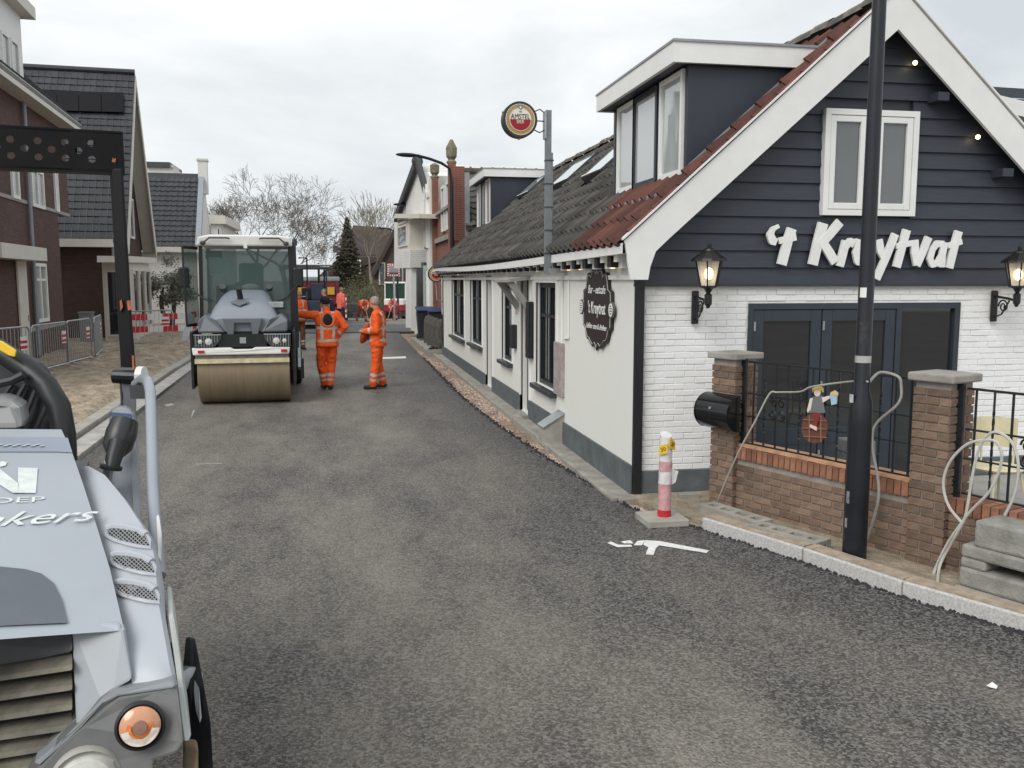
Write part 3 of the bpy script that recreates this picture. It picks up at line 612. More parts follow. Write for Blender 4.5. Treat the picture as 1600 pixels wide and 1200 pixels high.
letters([[S((1210, 362, 5), (1202, 366, 7), (1198, 374, 10), (1202, 382, 12), (1207, 384, 9))],
         [S((1230, 366, 14), (1224, 385, 14), (1217, 414, 14)), S((1212, 382, 9), (1236, 377, 9))],
         [S((1277, 358, 15), (1270, 385, 14), (1264, 414, 14)), S((1302, 356, 13), (1288, 372, 13), (1273, 388, 12)), S((1277, 383, 12), (1288, 398, 13), (1297, 411, 13))],
         [S((1313, 382, 12), (1309, 400, 12), (1305, 416, 12)), S((1311, 392, 9), (1319, 382, 10), (1325, 385, 12))],
         [S((1334, 380, 12), (1330, 398, 12), (1333, 410, 11), (1341, 412, 9)), S((1353, 378, 11), (1349, 397, 12), (1345, 413, 12)), S((1335, 411, 8), (1347, 408, 8))],
         [S((1364, 380, 11), (1368, 396, 11), (1373, 404, 10)), S((1389, 372, 11), (1378, 400, 11), (1363, 434, 11))],
         [S((1407, 366, 12), (1401, 388, 12), (1394, 417, 12)), S((1392, 388, 8), (1414, 384, 8))],
         [S((1420, 380, 12), (1422, 398, 12), (1426, 414, 11)), S((1442, 376, 11), (1434, 396, 11), (1426, 415, 10))],
         [S((1466, 385, 10), (1456, 384, 9), (1449, 393, 9), (1446, 406, 9), (1450, 414, 9), (1458, 412, 9), (1464, 402, 9)), S((1468, 383, 10), (1465, 400, 10), (1465, 417, 10))],
         [S((1490, 367, 12), (1484, 390, 12), (1478, 418, 12)), S((1474, 387, 8), (1495, 381, 8))]], o, (1, 0, 0), (0, 0, 1), LT, cafe)
# annex beyond the right slope
an = thing('navy_annex', 'navy boarded annex with a white fascia behind the right slope of the gable', 'building', (8.6, 11, 0))
pz = [AY(1515, 137, 11), AY(1700, 178, 11)]
MB().prism([(6.9, 11.02, 0), (11, 11.02, 0), (11, 11.02, 4.3), (6.9, 11.02, 4.55)], (0, 4, 0)).build('wall', NAVYF, an)
for i in range(15):
    z = 2.6 + i * .14; MB().add([(6.9, 10.97, z), (11, 10.97, z - .06), (11, 11.0, z + .08), (6.9, 11.0, z + .14)], [(0, 1, 2, 3)]).build('siding_board', NAVY, an)
a, b = AY(1508, 136, 10.8), AY(1660, 172, 10.8); MB().prism([a, b, b - V((0, 0, .2)), a - V((0, 0, .2))], (0, .25, 0)).build('fascia', WHITE, an)
# ================================================================ SIGNS AND LANTERNS ON THE CAFE
CREAM = mat('sign_cream', (.80, .76, .66), .4, .03); GOLD = mat('sign_gold', (.42, .27, .10), .4, .1); SRED = mat('sign_red', (.33, .008, .018), .4, .05); INK = mat('sign_ink', (.012, .012, .016), .5, 0); BLUE = mat('crest_blue', (.10, .22, .42), .4, .1)
def disc(c, n, r, t, mt, parent, name, r0=0, seg=40):
    c, n = V(c), V(n).normalized(); a = V((0, 0, 1)).cross(n).normalized(); b = n.cross(a); m = MB()
    P = lambda rr, k, d: c + n * d + (a * math.cos(2 * math.pi * k / seg) + b * math.sin(2 * math.pi * k / seg)) * rr
    if r0: m.rings([[P(r0, k, 0) for k in range(seg)], [P(r0, k, t) for k in range(seg)], [P(r, k, t) for k in range(seg)], [P(r, k, 0) for k in range(seg)]], cap=False)
    else: m.rings([[P(r, k, 0) for k in range(seg)], [P(r, k, t) for k in range(seg)]])
    return m.build(name, mt, parent)
def beer_sign(root, c, r, n):
    c, n = V(c), V(n).normalized(); z = V((0, 0, 1)); a = z.cross(n).normalized()
    for s, nn in ((1, n), (-1, -n)):
        aa = z.cross(nn).normalized(); f = c + nn * .055
        d = disc(f, nn, r * .86, .006, GOLD, root, 'face_ring'); disc(f, nn, r * .64, .010, CREAM, root, 'face')
        disc(f, nn, r * .86, .0085, CREAM, root, 'gold_edge', r * .83); disc(f, nn, r * .64, .012, CREAM, root, 'inner_edge', r * .61)
        pts = [f + nn * .0102 + (aa * math.cos(t) + z * math.sin(t)) * r * .605 for t in [math.pi + math.pi * k / 20 for k in range(21)]]
        MB().prism(pts, nn * .003).build('red_half', SRED, root)
        M = lambda zz, o_: basis(f + nn * o_ + z * zz, aa, z, nn)
        text('AMSTEL', r * .40, M(r * .145, .013), INK, root, ext=.001, sx=.80); text('BIER', r * .26, M(-r * .14, .016), CREAM, root, ext=.001, sx=.9)
        text('1870', r * .09, M(r * .42, .013), INK, root, ext=.001)
        MB().prism([f + nn * .012 + aa * x * r + z * y * r for x, y in ((-.13, .76), (.13, .76), (.11, .64), (0, .52), (-.11, .64))], nn * .004).build('crest', BLUE, root)
        MB().prism([f + nn * .016 + aa * x * r + z * y * r for x, y in ((-.06, .71), (.06, .71), (.05, .63), (0, .58), (-.05, .63))], nn * .002).build('crest_lion', CREAM, root)
    disc(c - n * .062, n, r, .124, mat('sign_rim', (.03, .03, .028), .45, .2), root, 'rim', r * .855); disc(c - n * .05, n, r * .86, .1, BLACK, root, 'body')
t = thing('pole_sign', 'round beer sign high on a grey steel pole above the cafe eave', 'sign', (2.5, 11.9, 2.1))
pb_, pt_ = V((2.5, 11.9, AX(857, 424, 2.5).z)), V((2.5, 11.9, AX(855, 174, 2.5).z))
yp = AX(856, 300, 2.5).y; pb_.y = pt_.y = yp
MB().box(2.465, yp - .035, pb_.z - .03, 2.535, yp + .035, pt_.z).build('pole', mat('pole_grey', (.22, .24, .26), .5, .15, 4, metal=.3), t)
MB().box(2.445, yp - .05, pt_.z - .34, 2.47, yp + .05, pt_.z - .02).build('bracket_plate', STEEL, t)
MB().cyl((2.545, yp - .01, pt_.z - .5), (2.545, yp - .01, pb_.z + .2), .016, n=8).build('cable_conduit', STEEL, t)
MB().box(2.5, yp - .04, pb_.z - .02, 2.75, yp + .04, pb_.z + .04).build('wall_bracket', STEEL, t)
for k in range(5): MB().box(2.46, yp - .04, pt_.z - .6 - k * .28, 2.565, yp + .04, pt_.z - .585 - k * .28).build('clip', DGREY, t)
c = AY(811, 188, yp - .02); rr = 27.5 / (FPX / (c - CP).dot(FW))
beer_sign(t, c, rr, V((.06, -1, 0)))
for dz in (.11, .0, -.11): MB().tube([c + V((rr * .9, 0, dz)), c + V((rr * 1.2, 0, dz * 1.25)), (2.46, yp, c.z + dz * .9)], .007, 6).build('arm', BLACK, t)
for an_ in (20, 155, 270): MB().ell(c + V((rr * math.cos(R(an_)), 0, rr * math.sin(R(an_)))) * 1, .018, .05, .018, 8, 5).build('clamp', STEEL, t)
t = thing('projecting_sign', 'small round beer sign projecting low from the far end of the cafe wall', 'sign', (2.7, 25.1, 2.1))
c = AY(681, 428, 25.05); rr = 12.5 / (FPX / (c - CP).dot(FW)); beer_sign(t, c, rr, V((.06, -1, 0)))
for dz in (.1, -.1): MB().tube([c + V((rr * .9, 0, dz)), (WX, 25.05, c.z + dz)], .012, 6).build('arm', BLACK, t)
MB().tube([c + V((0, 0, -rr)), c + V((.03, 0, -rr - .5)), (WX, 25.05, c.z - rr - .55)], .02, 6).build('stay', STEEL, t)
# ornate plaque
t = thing('wall_plaque', 'dark ornate cafe plaque with white script on the white long wall', 'sign', (2.72, 9.4, 1.8))
BOARD = mat('plaque_brown', (.022, .019, .018), .45, .2, 6)
half = [(0, .47), (.03, .40), (.10, .43), (.19, .43), (.25, .36), (.31, .39), (.38, .38), (.42, .32), (.45, .22), (.55, .19), (.56, .1), (.55, -.2), (.47, -.23), (.43, -.31), (.38, -.35), (.30, -.36), (.25, -.39), (.16, -.43), (.08, -.40), (.03, -.42), (0, -.46)]
yc, zc = 9.42, 1.79; out_ = half + [(-x, z) for x, z in half[-2:0:-1]]
PQ = lambda x, z, d: V((WX - d, yc - x, zc + z))      # x to the right seen from the street
MB().prism([PQ(x, z, .012) for x, z in out_], (-.022, 0, 0)).build('board', BOARD, t)
MB().tube([PQ(x * .93, z * .93, .036) for x, z in out_ + out_[:1]], .004, 4).build('silver_line', mat('plaque_line', (.5, .5, .5), .5), t)
M = lambda x, z: basis(PQ(x, z, .037), V((0, -1, 0)), V((0, 0, 1)), V((-1, 0, 0)))
text('Bar - eetcafe', .13, M(0, .2), LT, t, shear=.2, sx=1.0); text("'t Kruytvat", .19, M(0, 0), LT, t, sx=.83, shear=.1); text('Lekker eten & drinken', .085, M(0, -.2), LT, t, shear=.2)
for s in (-.58, .58):
    b = disc(PQ(s, 0, .03), V((-1, 0, 0)), .085, .02, mat('barrel_grey', (.10, .10, .10), .6), t, 'barrel_emblem', seg=20)
    disc(PQ(s, 0, .045), V((-1, 0, 0)), .07, .008, LT, t, 'emblem_ring', .05, 20)
    for k in range(3): MB().box(WX - .054, yc - s - .045, zc - .03 + k * .026, WX - .05, yc - s + .045, zc - .018 + k * .026).build('emblem_bar', LT, t)
# lanterns
LGL = mat('frosted_lantern_glass', (.75, .74, .70), .35, .05, 4); LGL.node_tree.nodes['Principled BSDF'].inputs['Alpha'].default_value = .5; IRON = mat('cast_iron', (.010, .010, .011), .4, .2, 12)
def lantern(px_, label):
    p = AY(px_, 448, 7.86); x = p.x; y = 7.86; z0 = p.z
    t = thing('wall_lantern', label, 'lantern', (x, 8.19, z0), 0, 'lanterns on the cafe gable')
    sq = lambda r, z: [V((x + a * r, y + b * r, z)) for a, b in ((-1, -1), (1, -1), (1, 1), (-1, 1))]
    hx = lambda r, z: [V((x + r * math.cos(k * math.pi / 3), y + r * math.sin(k * math.pi / 3), z)) for k in range(6)]
    MB().rings([hx(.075, z0 + .01), hx(.125, z0 + .24)]).build('glass', LGL, t)
    f = MB(); a, b = hx(.078, z0), hx(.13, z0 + .245)
    for k in range(6): f.bar(a[k], b[k], .012, .012); f.bar(a[k], a[(k + 1) % 6], .014, .014); f.bar(b[k], b[(k + 1) % 6], .014, .014)
    f.build('frame', IRON, t)
    MB().lathe([(.165, .235), (.16, .255), (.10, .30), (.055, .33), (.05, .345), (.018, .36), (.02, .385), (.006, .40), (.003, .425)], (x, y, z0), n=12).build('cap', IRON, t)
    MB().lathe([(.08, 0), (.04, -.02), (.018, -.06), (.035, -.075), (.035, -.16), (.02, -.18), (.012, -.2)], (x, y, z0), n=10).build('socket', IRON, t)
    MB().ell((x, y, z0 + .12), .04, .04, .055, 10, 8).build('bulb', mat('lantern_bulb', (1, .8, .5), .4, 0, emit=(1, .72, .34, 7)), t)
    s = MB(); s.tube([(x, y, z0 - .14), (x, y + .12, z0 - .12), (x, y + .3, z0 - .1)], .014, 6)
    s.tube([V((x, y + .18 + .07 * math.cos(k * .5) * (1 - k / 26), z0 - .2 + .07 * math.sin(k * .5) * (1 - k / 26))) for k in range(22)], .008, 5)
    s.tube([(x, y + .1, z0 - .14), (x, y + .2, z0 - .28), (x, y + .31, z0 - .32)], .009, 5); s.build('scroll_arm', IRON, t)
    MB().box(x - .035, 8.155, z0 - .36, x + .035, 8.19, z0 - .04).build('back_plate', IRON, t, bevel=.012)
lantern(1107, 'black wall lantern with frosted glass left of the double doors'); lantern(1590, 'black wall lantern right of the double doors, cut by the photo edge')
# ================================================================ TERRACE WALL, RAILINGS
d = V((.36, -.93, 0)).normalized(); n_ = d.cross(V((0, 0, 1)))          # n_ points to the street
A = V((3.34, 7.74, 0)); Bp = A + d * 2.05                              # outer corners of the two pillars
tw = thing('terrace_wall', 'brown brick terrace wall with two capped pillars in front of the cafe doors', 'wall', (3.8, 6.5, 0))
def pillar(o, base, top, wd=.29):
    """o: street-side corner nearest A"""
    c = o + d * wd / 2 - n_ * wd / 2
    ob = MB().obox(c + V((0, 0, (base + top) / 2)), d * (wd / 2 - .012), n_ * (wd / 2 - .012), V((0, 0, (top - base) / 2))).build('pillar', MORTAR, tw)
    its = []
    for (st, ud) in ((o + n_ * -.012, d), (o - n_ * (wd) + d * .012, n_), (o + d * (wd - .012), -n_)):
        off = 1 if ud == d else 0
        its += [it for it in brick_items(V((st.x, st.y, base)), ud, top - base, wd, .2, .052, .011, .0125)]
    pieces('brick', ob, its, BRICK, 300, 'brickwork')
    q = MB().obox(c + V((0, 0, top + .03)), d * (wd / 2 + .035), n_ * (wd / 2 + .035), V((0, 0, .03))).build('cap_stone', CONC2, tw, bevel=.012)
    return c
pA = pillar(A, -.05, 1.385); pB = pillar(Bp, -.05, 1.375)
def wallrun(o, ln, base, top, lim):
    c = o + d * ln / 2 - n_ * .12
    ob = MB().obox(c + V((0, 0, (base + top - .1) / 2)), d * ln / 2, n_ * .10, V((0, 0, (top - .1 - base) / 2))).build('wall_run', MORTAR, tw)
    o2 = o - n_ * .02; pieces('brick', ob, brick_items(V((o2.x, o2.y, base)), d, top - .11 - base, ln, .2, .052, .011, .0125), BRICK, lim, 'brickwork')
    sold = []; k = 0
    while k * .062 < ln - .05:
        M = basis(o - n_ * .015 + d * (k * .062 + .031) + V((0, 0, top - .055 + random.uniform(-.003, .003))), d, -n_, V((0, 0, 1))); sold.append((M, 's', lambda: MB().box(-.026, -.02, -.052, .026, .2, .052))); k += 1
    pieces('soldier_brick', ob, sold, REDBRICK, 120, 'soldiers')
o1 = A + d * .29 - n_ * .04; wallrun(o1, 1.76, -.12, .60, 230)
MB().obox(o1 + d * .88 - n_ * .115 + V((0, 0, .613)), d * .87, n_ * .10, V((0, 0, .012))).build('coping', mat('clay_coping', (.48, .28, .16), .85, .3, 8, .3, 40), tw)
o2 = Bp + d * .29 - n_ * .04; wallrun(o2, 2.3, -.12, .56, 80)
IRON2 = mat('railing_iron', (.010, .012, .016), .45, .2, 10)
def railing(o, ln, z0, z1, nb, label, scroll):
    t = thing('railing', label, 'railing', (o.x, o.y, z0), 0, 'iron railings on the terrace wall'); Z = lambda z: V((0, 0, z))
    for zz, hh, nm in ((z1, .016, 'top_rail'), (z0 + .03, .012, 'bottom_rail'), (z0 + (z1 - z0) * .63, .012, 'middle_rail'), (z0 + (z1 - z0) * .36, .010, 'middle_rail')):
        MB().bar(o + Z(zz), o + d * ln + Z(zz), .022, hh).build(nm, IRON2, t)
    for i in range(nb):
        p = o + d * (ln * (i + .5) / nb); tw_ = MB()
        if i % 3 == 1:   # twisted bar
            rs = []; 
            for k in range(25):
                zz = z0 + .03 + (z1 - z0 - .03) * k / 24; an = k * .7 if .2 < k / 24 < .8 else 0
                rs.append([p + Z(zz) + (V((math.cos(an + q * math.pi / 2), math.sin(an + q * math.pi / 2), 0)) * .010) for q in range(4)])
            tw_.rings(rs)
        else: tw_.bar(p + Z(z0 + .03), p + Z(z1), .013, .013, d)
        tw_.build('bar', IRON2, t)
    for s in scroll:
        c = o + d * s + Z(z0 + (z1 - z0) * .5)
        for sx in (1, -1):
            for sz in (1, -1):
                MB().tube([c + d * sx * (.045 + .04 * math.cos(k * .55) * (1 - k / 22)) + Z(sz * (.05 + .05 * math.sin(k * .55) * (1 - k / 22))) + n_ * .012 for k in range(16)], .008, 5).build('scroll', IRON2, t)
    for q in (-.04,):
        MB().obox(o + d * q + n_ * .02 + Z((z0 + z1) / 2), d * .03, n_ * .012, Z((z1 - z0) / 2 + .03)).build('fixing_plate', IRON2, t)
        for k in (.15, .5, .85): MB().cyl(o + d * q + n_ * .03 + Z(z0 + (z1 - z0) * k), o + d * q + n_ * .045 + Z(z0 + (z1 - z0) * k), .012, n=8).build('bolt', IRON2, t)
    return t
rA = A + d * .34 - n_ * .12; railing(rA, 1.68, .60, 1.37, 13, 'black iron railing between the two brick pillars with hanging painted figure', (.35, 1.2))
rB = Bp + d * .34 - n_ * .12; railing(rB, 2.2, .56, 1.34, 17, 'black iron railing right of the nearer brick pillar behind the concrete blocks', (.48, 1.5))
# black mailbox on the first pillar
c = A + d * .02 + n_ * .0; t = thing('mailbox', 'glossy black rounded mailbox fixed to the far brick pillar', 'mailbox', (c.x, c.y, .75))
e = -d; GB = mat('gloss_black', (.008, .008, .009), .12, .05, 5)
def hb(ra, x): return [A + d * x + V((0, 0, .905)) + n_ * (max(0, math.cos(k) * ra) + .0) + V((0, 0, math.sin(k) * .165)) for k in [-math.pi / 2 + math.pi * i / 14 for i in range(15)]]
MB().rings([hb(.17, -.04), hb(.17, .36)]).build('body', GB, t, True)
MB().prism([p + n_ * .004 for p in hb(.172, .36)], d * .006).build('end_cap', GB, t); MB().prism([p + n_ * .004 for p in hb(.172, -.04)], d * -.006).build('end_cap', GB, t)
MB().cyl(A + d * .16 + n_ * .165 + V((0, 0, .95)), A + d * .16 + n_ * .178 + V((0, 0, .953)), .012, n=10).build('lock', STEEL, t)
MB().bar(A + d * -.03 + n_ * .13 + V((0, 0, 1.01)), A + d * .35 + n_ * .13 + V((0, 0, 1.01)), .02, .008).build('flap_edge', GB, t)
# painted figure on a barrel hung on the railing (flat cut-out)
t = thing('painted_cutout', 'painted wooden cut-out of a blond person riding a barrel with a mug', 'decoration', tuple(rA + V((0, 0, .8))))
pln = rA + n_ * .03
def cut(pts, nm, mt, k): MB().prism([PL(u, v, pln + n_ * k * .004, n_) for u, v in pts], n_ * .01).build(nm, mt, t)
BR = mat('cutout_brown', (.13, .05, .03), .7, .2, 20); SKIN_ = mat('cutout_skin', (.72, .62, .55), .7, .05)
ring = lambda u, v, a, b, n=20: [(u + a * math.cos(2 * math.pi * i / n), v + b * math.sin(2 * math.pi * i / n)) for i in range(n)]
cut(ring(1274, 669, 20.5, 23.5), 'barrel', BR, 0)
for v in (655, 668, 681): cut([(1256, v), (1292, v + 2), (1292, v + 3), (1256, v + 1)], 'hoop_line', mat('cutout_line', (.32, .17, .12), .7), 3)
for u in (1265, 1283): cut([(u, 649), (u + 1, 649), (u + 1, 690), (u, 690)], 'hoop_line', mat('cutout_line', (.3, .2, .1)), 3)
cut([(1270, 620), (1285, 618), (1290, 645), (1266, 645)], 'shirt', mat('cutout_shirt', (.16, .17, .17), .8), 1)
cut([(1272, 644), (1284, 646), (1280, 656), (1277, 668), (1270, 664), (1273, 655)], 'trousers', mat('cutout_red', (.22, .03, .03), .8), 4)
cut([(1267, 663), (1277, 667), (1277, 673), (1266, 667)], 'shoe', SKIN_, 5); cut(ring(1278, 613, 5, 6.5, 12), 'face', SKIN_, 2)
cut([(1270, 607), (1278, 603), (1287, 606), (1287, 613), (1284, 609), (1273, 609), (1271, 613)], 'hair', mat('cutout_hair', (.65, .50, .10), .8), 3)
cut([(1285, 621), (1297, 618), (1298, 622), (1287, 629)], 'arm', SKIN_, 2); cut([(1267, 622), (1271, 622), (1268, 640), (1263, 645), (1262, 641)], 'arm', SKIN_, 2)
cut([(1298, 615), (1309, 618), (1308, 631), (1300, 633)], 'mug', mat('cutout_mug', (.35, .50, .58), .6), 3); cut([(1299, 613), (1305, 610), (1310, 614), (1310, 618), (1299, 616)], 'foam', mat('cutout_foam', (.65, .48, .2), .7), 4)
# lamp post with stickers
lp = G(1334, 882); t = thing('lamp_post', 'tall black lamp post with peeling stickers on the granite kerb', 'lamp post', tuple(lp))
BP = mat('lamp_black', (.010, .012, .018), .38, .3, 3, .05, 20)
MB().lathe([(.086, 0), (.084, 1.05), (.078, 1.22), (.056, 1.30), (.052, 2.6), (.046, 4.6), (.042, 6.0)], lp, n=20).build('pole', BP, t, True)
MB().tube([lp + V((0, 0, 6)), lp + V((-.1, 0, 6.25)), lp + V((-.6, 0, 6.4)), lp + V((-1, 0, 6.42))], .035, 8).build('arm', BP, t); MB().box(lp.x - 1.6, lp.y - .12, 6.38, lp.x - .95, lp.y + .12, 6.48).build('lamp_head', BP, t, bevel=.03)
def sticker(v, h, w0, r, mt, nm='sticker', off=0):
    z = PL(1340, v, lp, V((0, -1, 0))).z; a0 = math.atan2(-lp.y, -lp.x) + off
    MB().rings([[lp + V((r * math.cos(a0 + w0 * (i / 6 - .5)), r * math.sin(a0 + w0 * (i / 6 - .5)), zz)) for i in range(7)] for zz in (z - h / 2, z + h / 2)], cap=False, close=False).build(nm, mt, t)
sticker(561, .05, 2.6, .0575, mat('foil', (.6, .6, .6), .3, .1, metal=.5), 'foil_band'); sticker(457, .07, .9, .0545, WHITE, off=-.4); sticker(622, .06, .5, .0875, mat('torn_paper', (.45, .46, .46), .9, .4, 60), off=-.9)
sticker(775, .09, .35, .0865, mat('scuff', (.2, .21, .22), .9, .5, 40), 'scuff', -.8); sticker(815, .07, .3, .0865, mat('scuff', (.2, .2, .2)), 'scuff', -.9); sticker(520, .16, 1.2, .0555, mat('glue_residue', (.035, .035, .036), .8, .6, 30), 'glue_residue')
# grey cables
CAB = mat('grey_cable', (.36, .35, .32), .6, .15, 10)
pr = rA + n_ * .06
def cable(pts, r, nm, lab, mt=CAB):
    P = [p if isinstance(p, V) else PL(p[0], p[1], pr + n_ * (p[2] if len(p) > 2 else 0), n_) for p in pts]; S2 = []
    for i in range(len(P) - 1):
        p0, p1, p2, p3 = P[max(i - 1, 0)], P[i], P[i + 1], P[min(i + 2, len(P) - 1)]
        for k in range(6):
            s = k / 6; S2.append(.5 * ((2 * p1) + (p2 - p0) * s + (2 * p0 - 5 * p1 + 4 * p2 - p3) * s * s + (3 * p1 - p0 - 3 * p2 + p3) * s ** 3))
    S2.append(P[-1]); o = MB().tube(S2, r, 6).build(nm, mt, None, True); tag(o, lab, 'cable', 'loose grey cables'); return o
cable([G(1118, 796, .0) + n_ * .02, (1150, 715, .16), (1180, 658, .12), (1202, 616, .04), (1215, 613, .02), (1250, 612, .03), (1270, 604, .03), (1330, 596, .04), lp + V((-.02, -.1, PL(1335, 594, lp, V((0, -1, 0))).z))], .008, 'cable', 'thin grey cable slung from the far pillar foot along the railing to the lamp post')
cable([lp + V((.07, .02, 1.36)), (1375, 582, .05), (1402, 588, .03), (1408, 602, .02), (1404, 630, .03), (1368, 664, .04), (1364, 700, .06), (1373, 760, .14), (1368, 800, .16), (1352, 850, .16), G(1343, 872)], .011, 'cable', 'grey cable drooping from the nearer pillar down the wall beside the lamp post')
pr = rB + n_ * .22
cable([G(1462, 912, .02), (1460, 893), (1480, 850), (1504, 815), (1520, 795), (1548, 765), (1565, 720), (1558, 692), (1538, 688), (1510, 695), (1484, 722), (1474, 755), (1482, 790), (1504, 818)], .010, 'hose', 'pale hose loop hung over the near railing, its smaller loop', mat('pale_hose', (.50, .49, .45), .5, .1, 8))
cable([G(1465, 915, .02), (1470, 880), (1500, 825), (1510, 800), (1522, 730), (1535, 690), (1555, 675), (1580, 690), (1591, 725), (1586, 770), (1570, 805)], .010, 'hose', 'pale hose hanging in a large loop at the photo edge beside the concrete blocks', mat('pale_hose', (.5, .49, .45)))
# wrapped marker post on a slab
b0 = G(1046, 822); t = thing('marker_post', 'plastic wrapped red and white marker post with yellow tags on a concrete slab', 'bollard', tuple(b0))
MB().box(b0.x - .20, b0.y - .03, -.06, b0.x + .17, b0.y + .33, .055).build('slab', CONC, t, bevel=.01)
bx_ = b0 + V((.0, .13, .055)); WRAP = mat('plastic_wrap_white', (.72, .70, .70), .25, .12, 18, .6, 30, coat=.6); WRED = mat('plastic_wrap_pink', (.60, .33, .34), .3, .2, 18, .6, 30, coat=.6)
zs = [(0, .06, mat('marker_red', (.5, .02, .03), .4)), (.06, .15, WRED), (.15, .29, WRED), (.29, .40, WRAP), (.40, .49, WRED), (.49, .72, WRAP)]
for i, (a, b, mm_) in enumerate(zs):
    rs = []
    for k in range(5):
        z = a + (b - a) * k / 4; rs.append([bx_ + V((math.cos(q) * (.056 + .008 * NZ.noise(V((q * 2, z * 14, i)))) * (1 if z < .66 else .88), math.sin(q) * (.056 + .008 * NZ.noise(V((q * 2, z * 14, i)))), z + (.02 * math.sin(q) if k == 4 and i == 5 else 0))) for q in [2 * math.pi * j / 18 for j in range(18)]])
    MB().rings(rs, cap=(i in (0, 5))).build('band' if i else 'foot', mm_, t, True)
YEL = mat('tag_yellow', (.75, .50, .02), .5, .1)
for an_, z, tl in ((-2.2, .60, .35), (-1.0, .64, -.4)):
    c = bx_ + V((math.cos(an_) * .07, math.sin(an_) * .07, z)); a = V((-math.sin(an_), math.cos(an_), tl)).normalized(); b = V((0, 0, 1)); nn = a.cross(b).normalized()
    tg = MB().obox(c, a * .04, b * .04, nn * .003).build('tag', YEL, t); text('30', .05, basis(c + nn * .004, a, nn.cross(a), nn), INK, t, ext=.0008)
    text('30', .05, basis(c - nn * .004, -a, nn.cross(a), -nn), INK, t, ext=.0008)
MB().add([bx_ + V(p) for p in ((.05, -.02, .42), (.11, -.03, .40), (.09, -.02, .30), (.055, -.02, .28))], [(0, 1, 2, 3)]).build('loose_wrap', WRAP, t)
# concrete drain blocks along the wall foot
def slotblock(p, q, w_, h, label, slots=4):
    p, q = V(p), V(q); ax = (q - p); ln = ax.length; ax.normalize(); s = V((ax.y, -ax.x, 0)); s = s if s.x < 0 else -s
    t = thing('drain_block', label, 'concrete block', tuple(p), 0, 'drain blocks along the terrace wall'); m = MB(); c = (p + q) / 2; Z = V((0, 0, 1))
    m.obox(c + s * (w_ / 2 - .03) + Z * h / 2, ax * ln / 2, s * .03, Z * h / 2).obox(c - s * (w_ / 2 - .03) + Z * h / 2, ax * ln / 2, s * .03, Z * h / 2).obox(c + Z * .012, ax * (ln / 2 - .003), s * (w_ / 2 - .06), Z * .012)
    m.build('trough', CONC2, t)
    for i in range(slots + 1):
        cc = p + ax * (ln * i / slots); cc = cc + ax * (.03 if i == 0 else (-.03 if i == slots else 0)); MB().obox(cc + Z * (h - .02), ax * .028, s * (w_ / 2 - .06), Z * .018).build('bridge', CONC2, t)
slotblock(G(1115, 800, 0) + n_ * .1, G(1205, 830, 0) + n_ * .08, .2, .10, 'slotted concrete drain block by the far pillar foot, farther of two')
slotblock(G(1185, 838, 0) + n_ * .05, G(1290, 868, 0) + n_ * .03, .2, .12, 'slotted concrete drain block by the lamp post, nearer of two')
# stack of concrete blocks
base = G(1500, 926); Z = V((0, 0, 1)); ROUGH = mat('rough_concrete', (.27, .265, .24), .92, .3, 7, .7, 45)
def cblock(off, nn, z0, h, ln, wd, label, notch, holes=0):
    c = base + d * (off + ln / 2) - n_ * (wd / 2 - nn) + Z * z0; t = thing('concrete_block', label, 'concrete block', tuple(c), 0, 'stacked concrete blocks'); m = MB()
    if notch:
        m.obox(c + Z * (h * .72), d * ln / 2, n_ * wd / 2, Z * h * .28)
        for q in (-.42, 0, .42): m.obox(c + d * q * ln + Z * h * .22, d * ln * .08, n_ * wd / 2, Z * h * .22)
    else: m.obox(c + Z * h / 2, d * ln / 2, n_ * wd / 2, Z * h / 2)
    m.build('body', ROUGH, t, bevel=.018)
    for k in range(holes): MB().obox(c + d * (-.2 + .32 * k) + Z * (h + .001), d * .05, n_ * .035, Z * .002).build('lifting_hole', mat('hole_dark', (.05, .05, .045), .95), t)
cblock(-.04, .02, .0, .05, 1.2, .46, 'thin concrete slab at the bottom of the block stack', False); cblock(-.02, 0, .05, .13, 1.15, .42, 'plain lower block in the concrete block stack', False)
cblock(-.02, -.01, .18, .155, 1.1, .42, 'notched middle block in the concrete block stack', True); cblock(.06, -.02, .335, .18, 1.0, .4, 'top block of the concrete stack with two lifting holes', False, 2)
# pavers and chair on the terrace
for i in range(6):
    o = MB().box(4.18, 6.75, .06 + i * .115, 4.40, 7.0, .17 + i * .115).build('paver', mat('grey_paver', (.19, .20, .21), .85, .2, 12, .3, 60, island=.2), None, bevel=.008)
    tag(o, 'grey paver behind the railing by the lamp post, %s in its stack' % ('bottom', 'second from bottom', 'third from bottom', 'third from top', 'second from top', 'topmost')[i], 'paver', 'stacked grey pavers')
t = thing('terrace_chair', 'cream terrace chair behind the near railing', 'chair', (5.45, 6.6, .06))
CH = mat('chair_cream', (.62, .56, .38), .6, .1); MB().lathe([(.0, 0), (.2, 0), (.21, .015), (.19, .03), (0, .03)], (5.45, 6.6, .5), n=16).build('seat', CH, t)
for a, b in ((-1, -1), (1, -1), (1, 1), (-1, 1)): MB().cyl((5.45 + a * .12, 6.6 + b * .12, .5), (5.45 + a * .19, 6.6 + b * .19, .06), .012, n=6).build('leg', CH, t)
MB().rings([[V((5.45 + .21 * math.cos(k), 6.6 + .21 * math.sin(k), z)) for k in [R(10 + 16 * i) for i in range(11)]] for z in (.66, .92)], cap=False, close=False).build('backrest', CH, t)
for k in (R(15), R(90), R(165)): MB().cyl((5.45 + .2 * math.cos(k), 6.6 + .2 * math.sin(k), .5), (5.45 + .21 * math.cos(k), 6.6 + .21 * math.sin(k), .9), .01, n=6).build('back_post', CH, t)
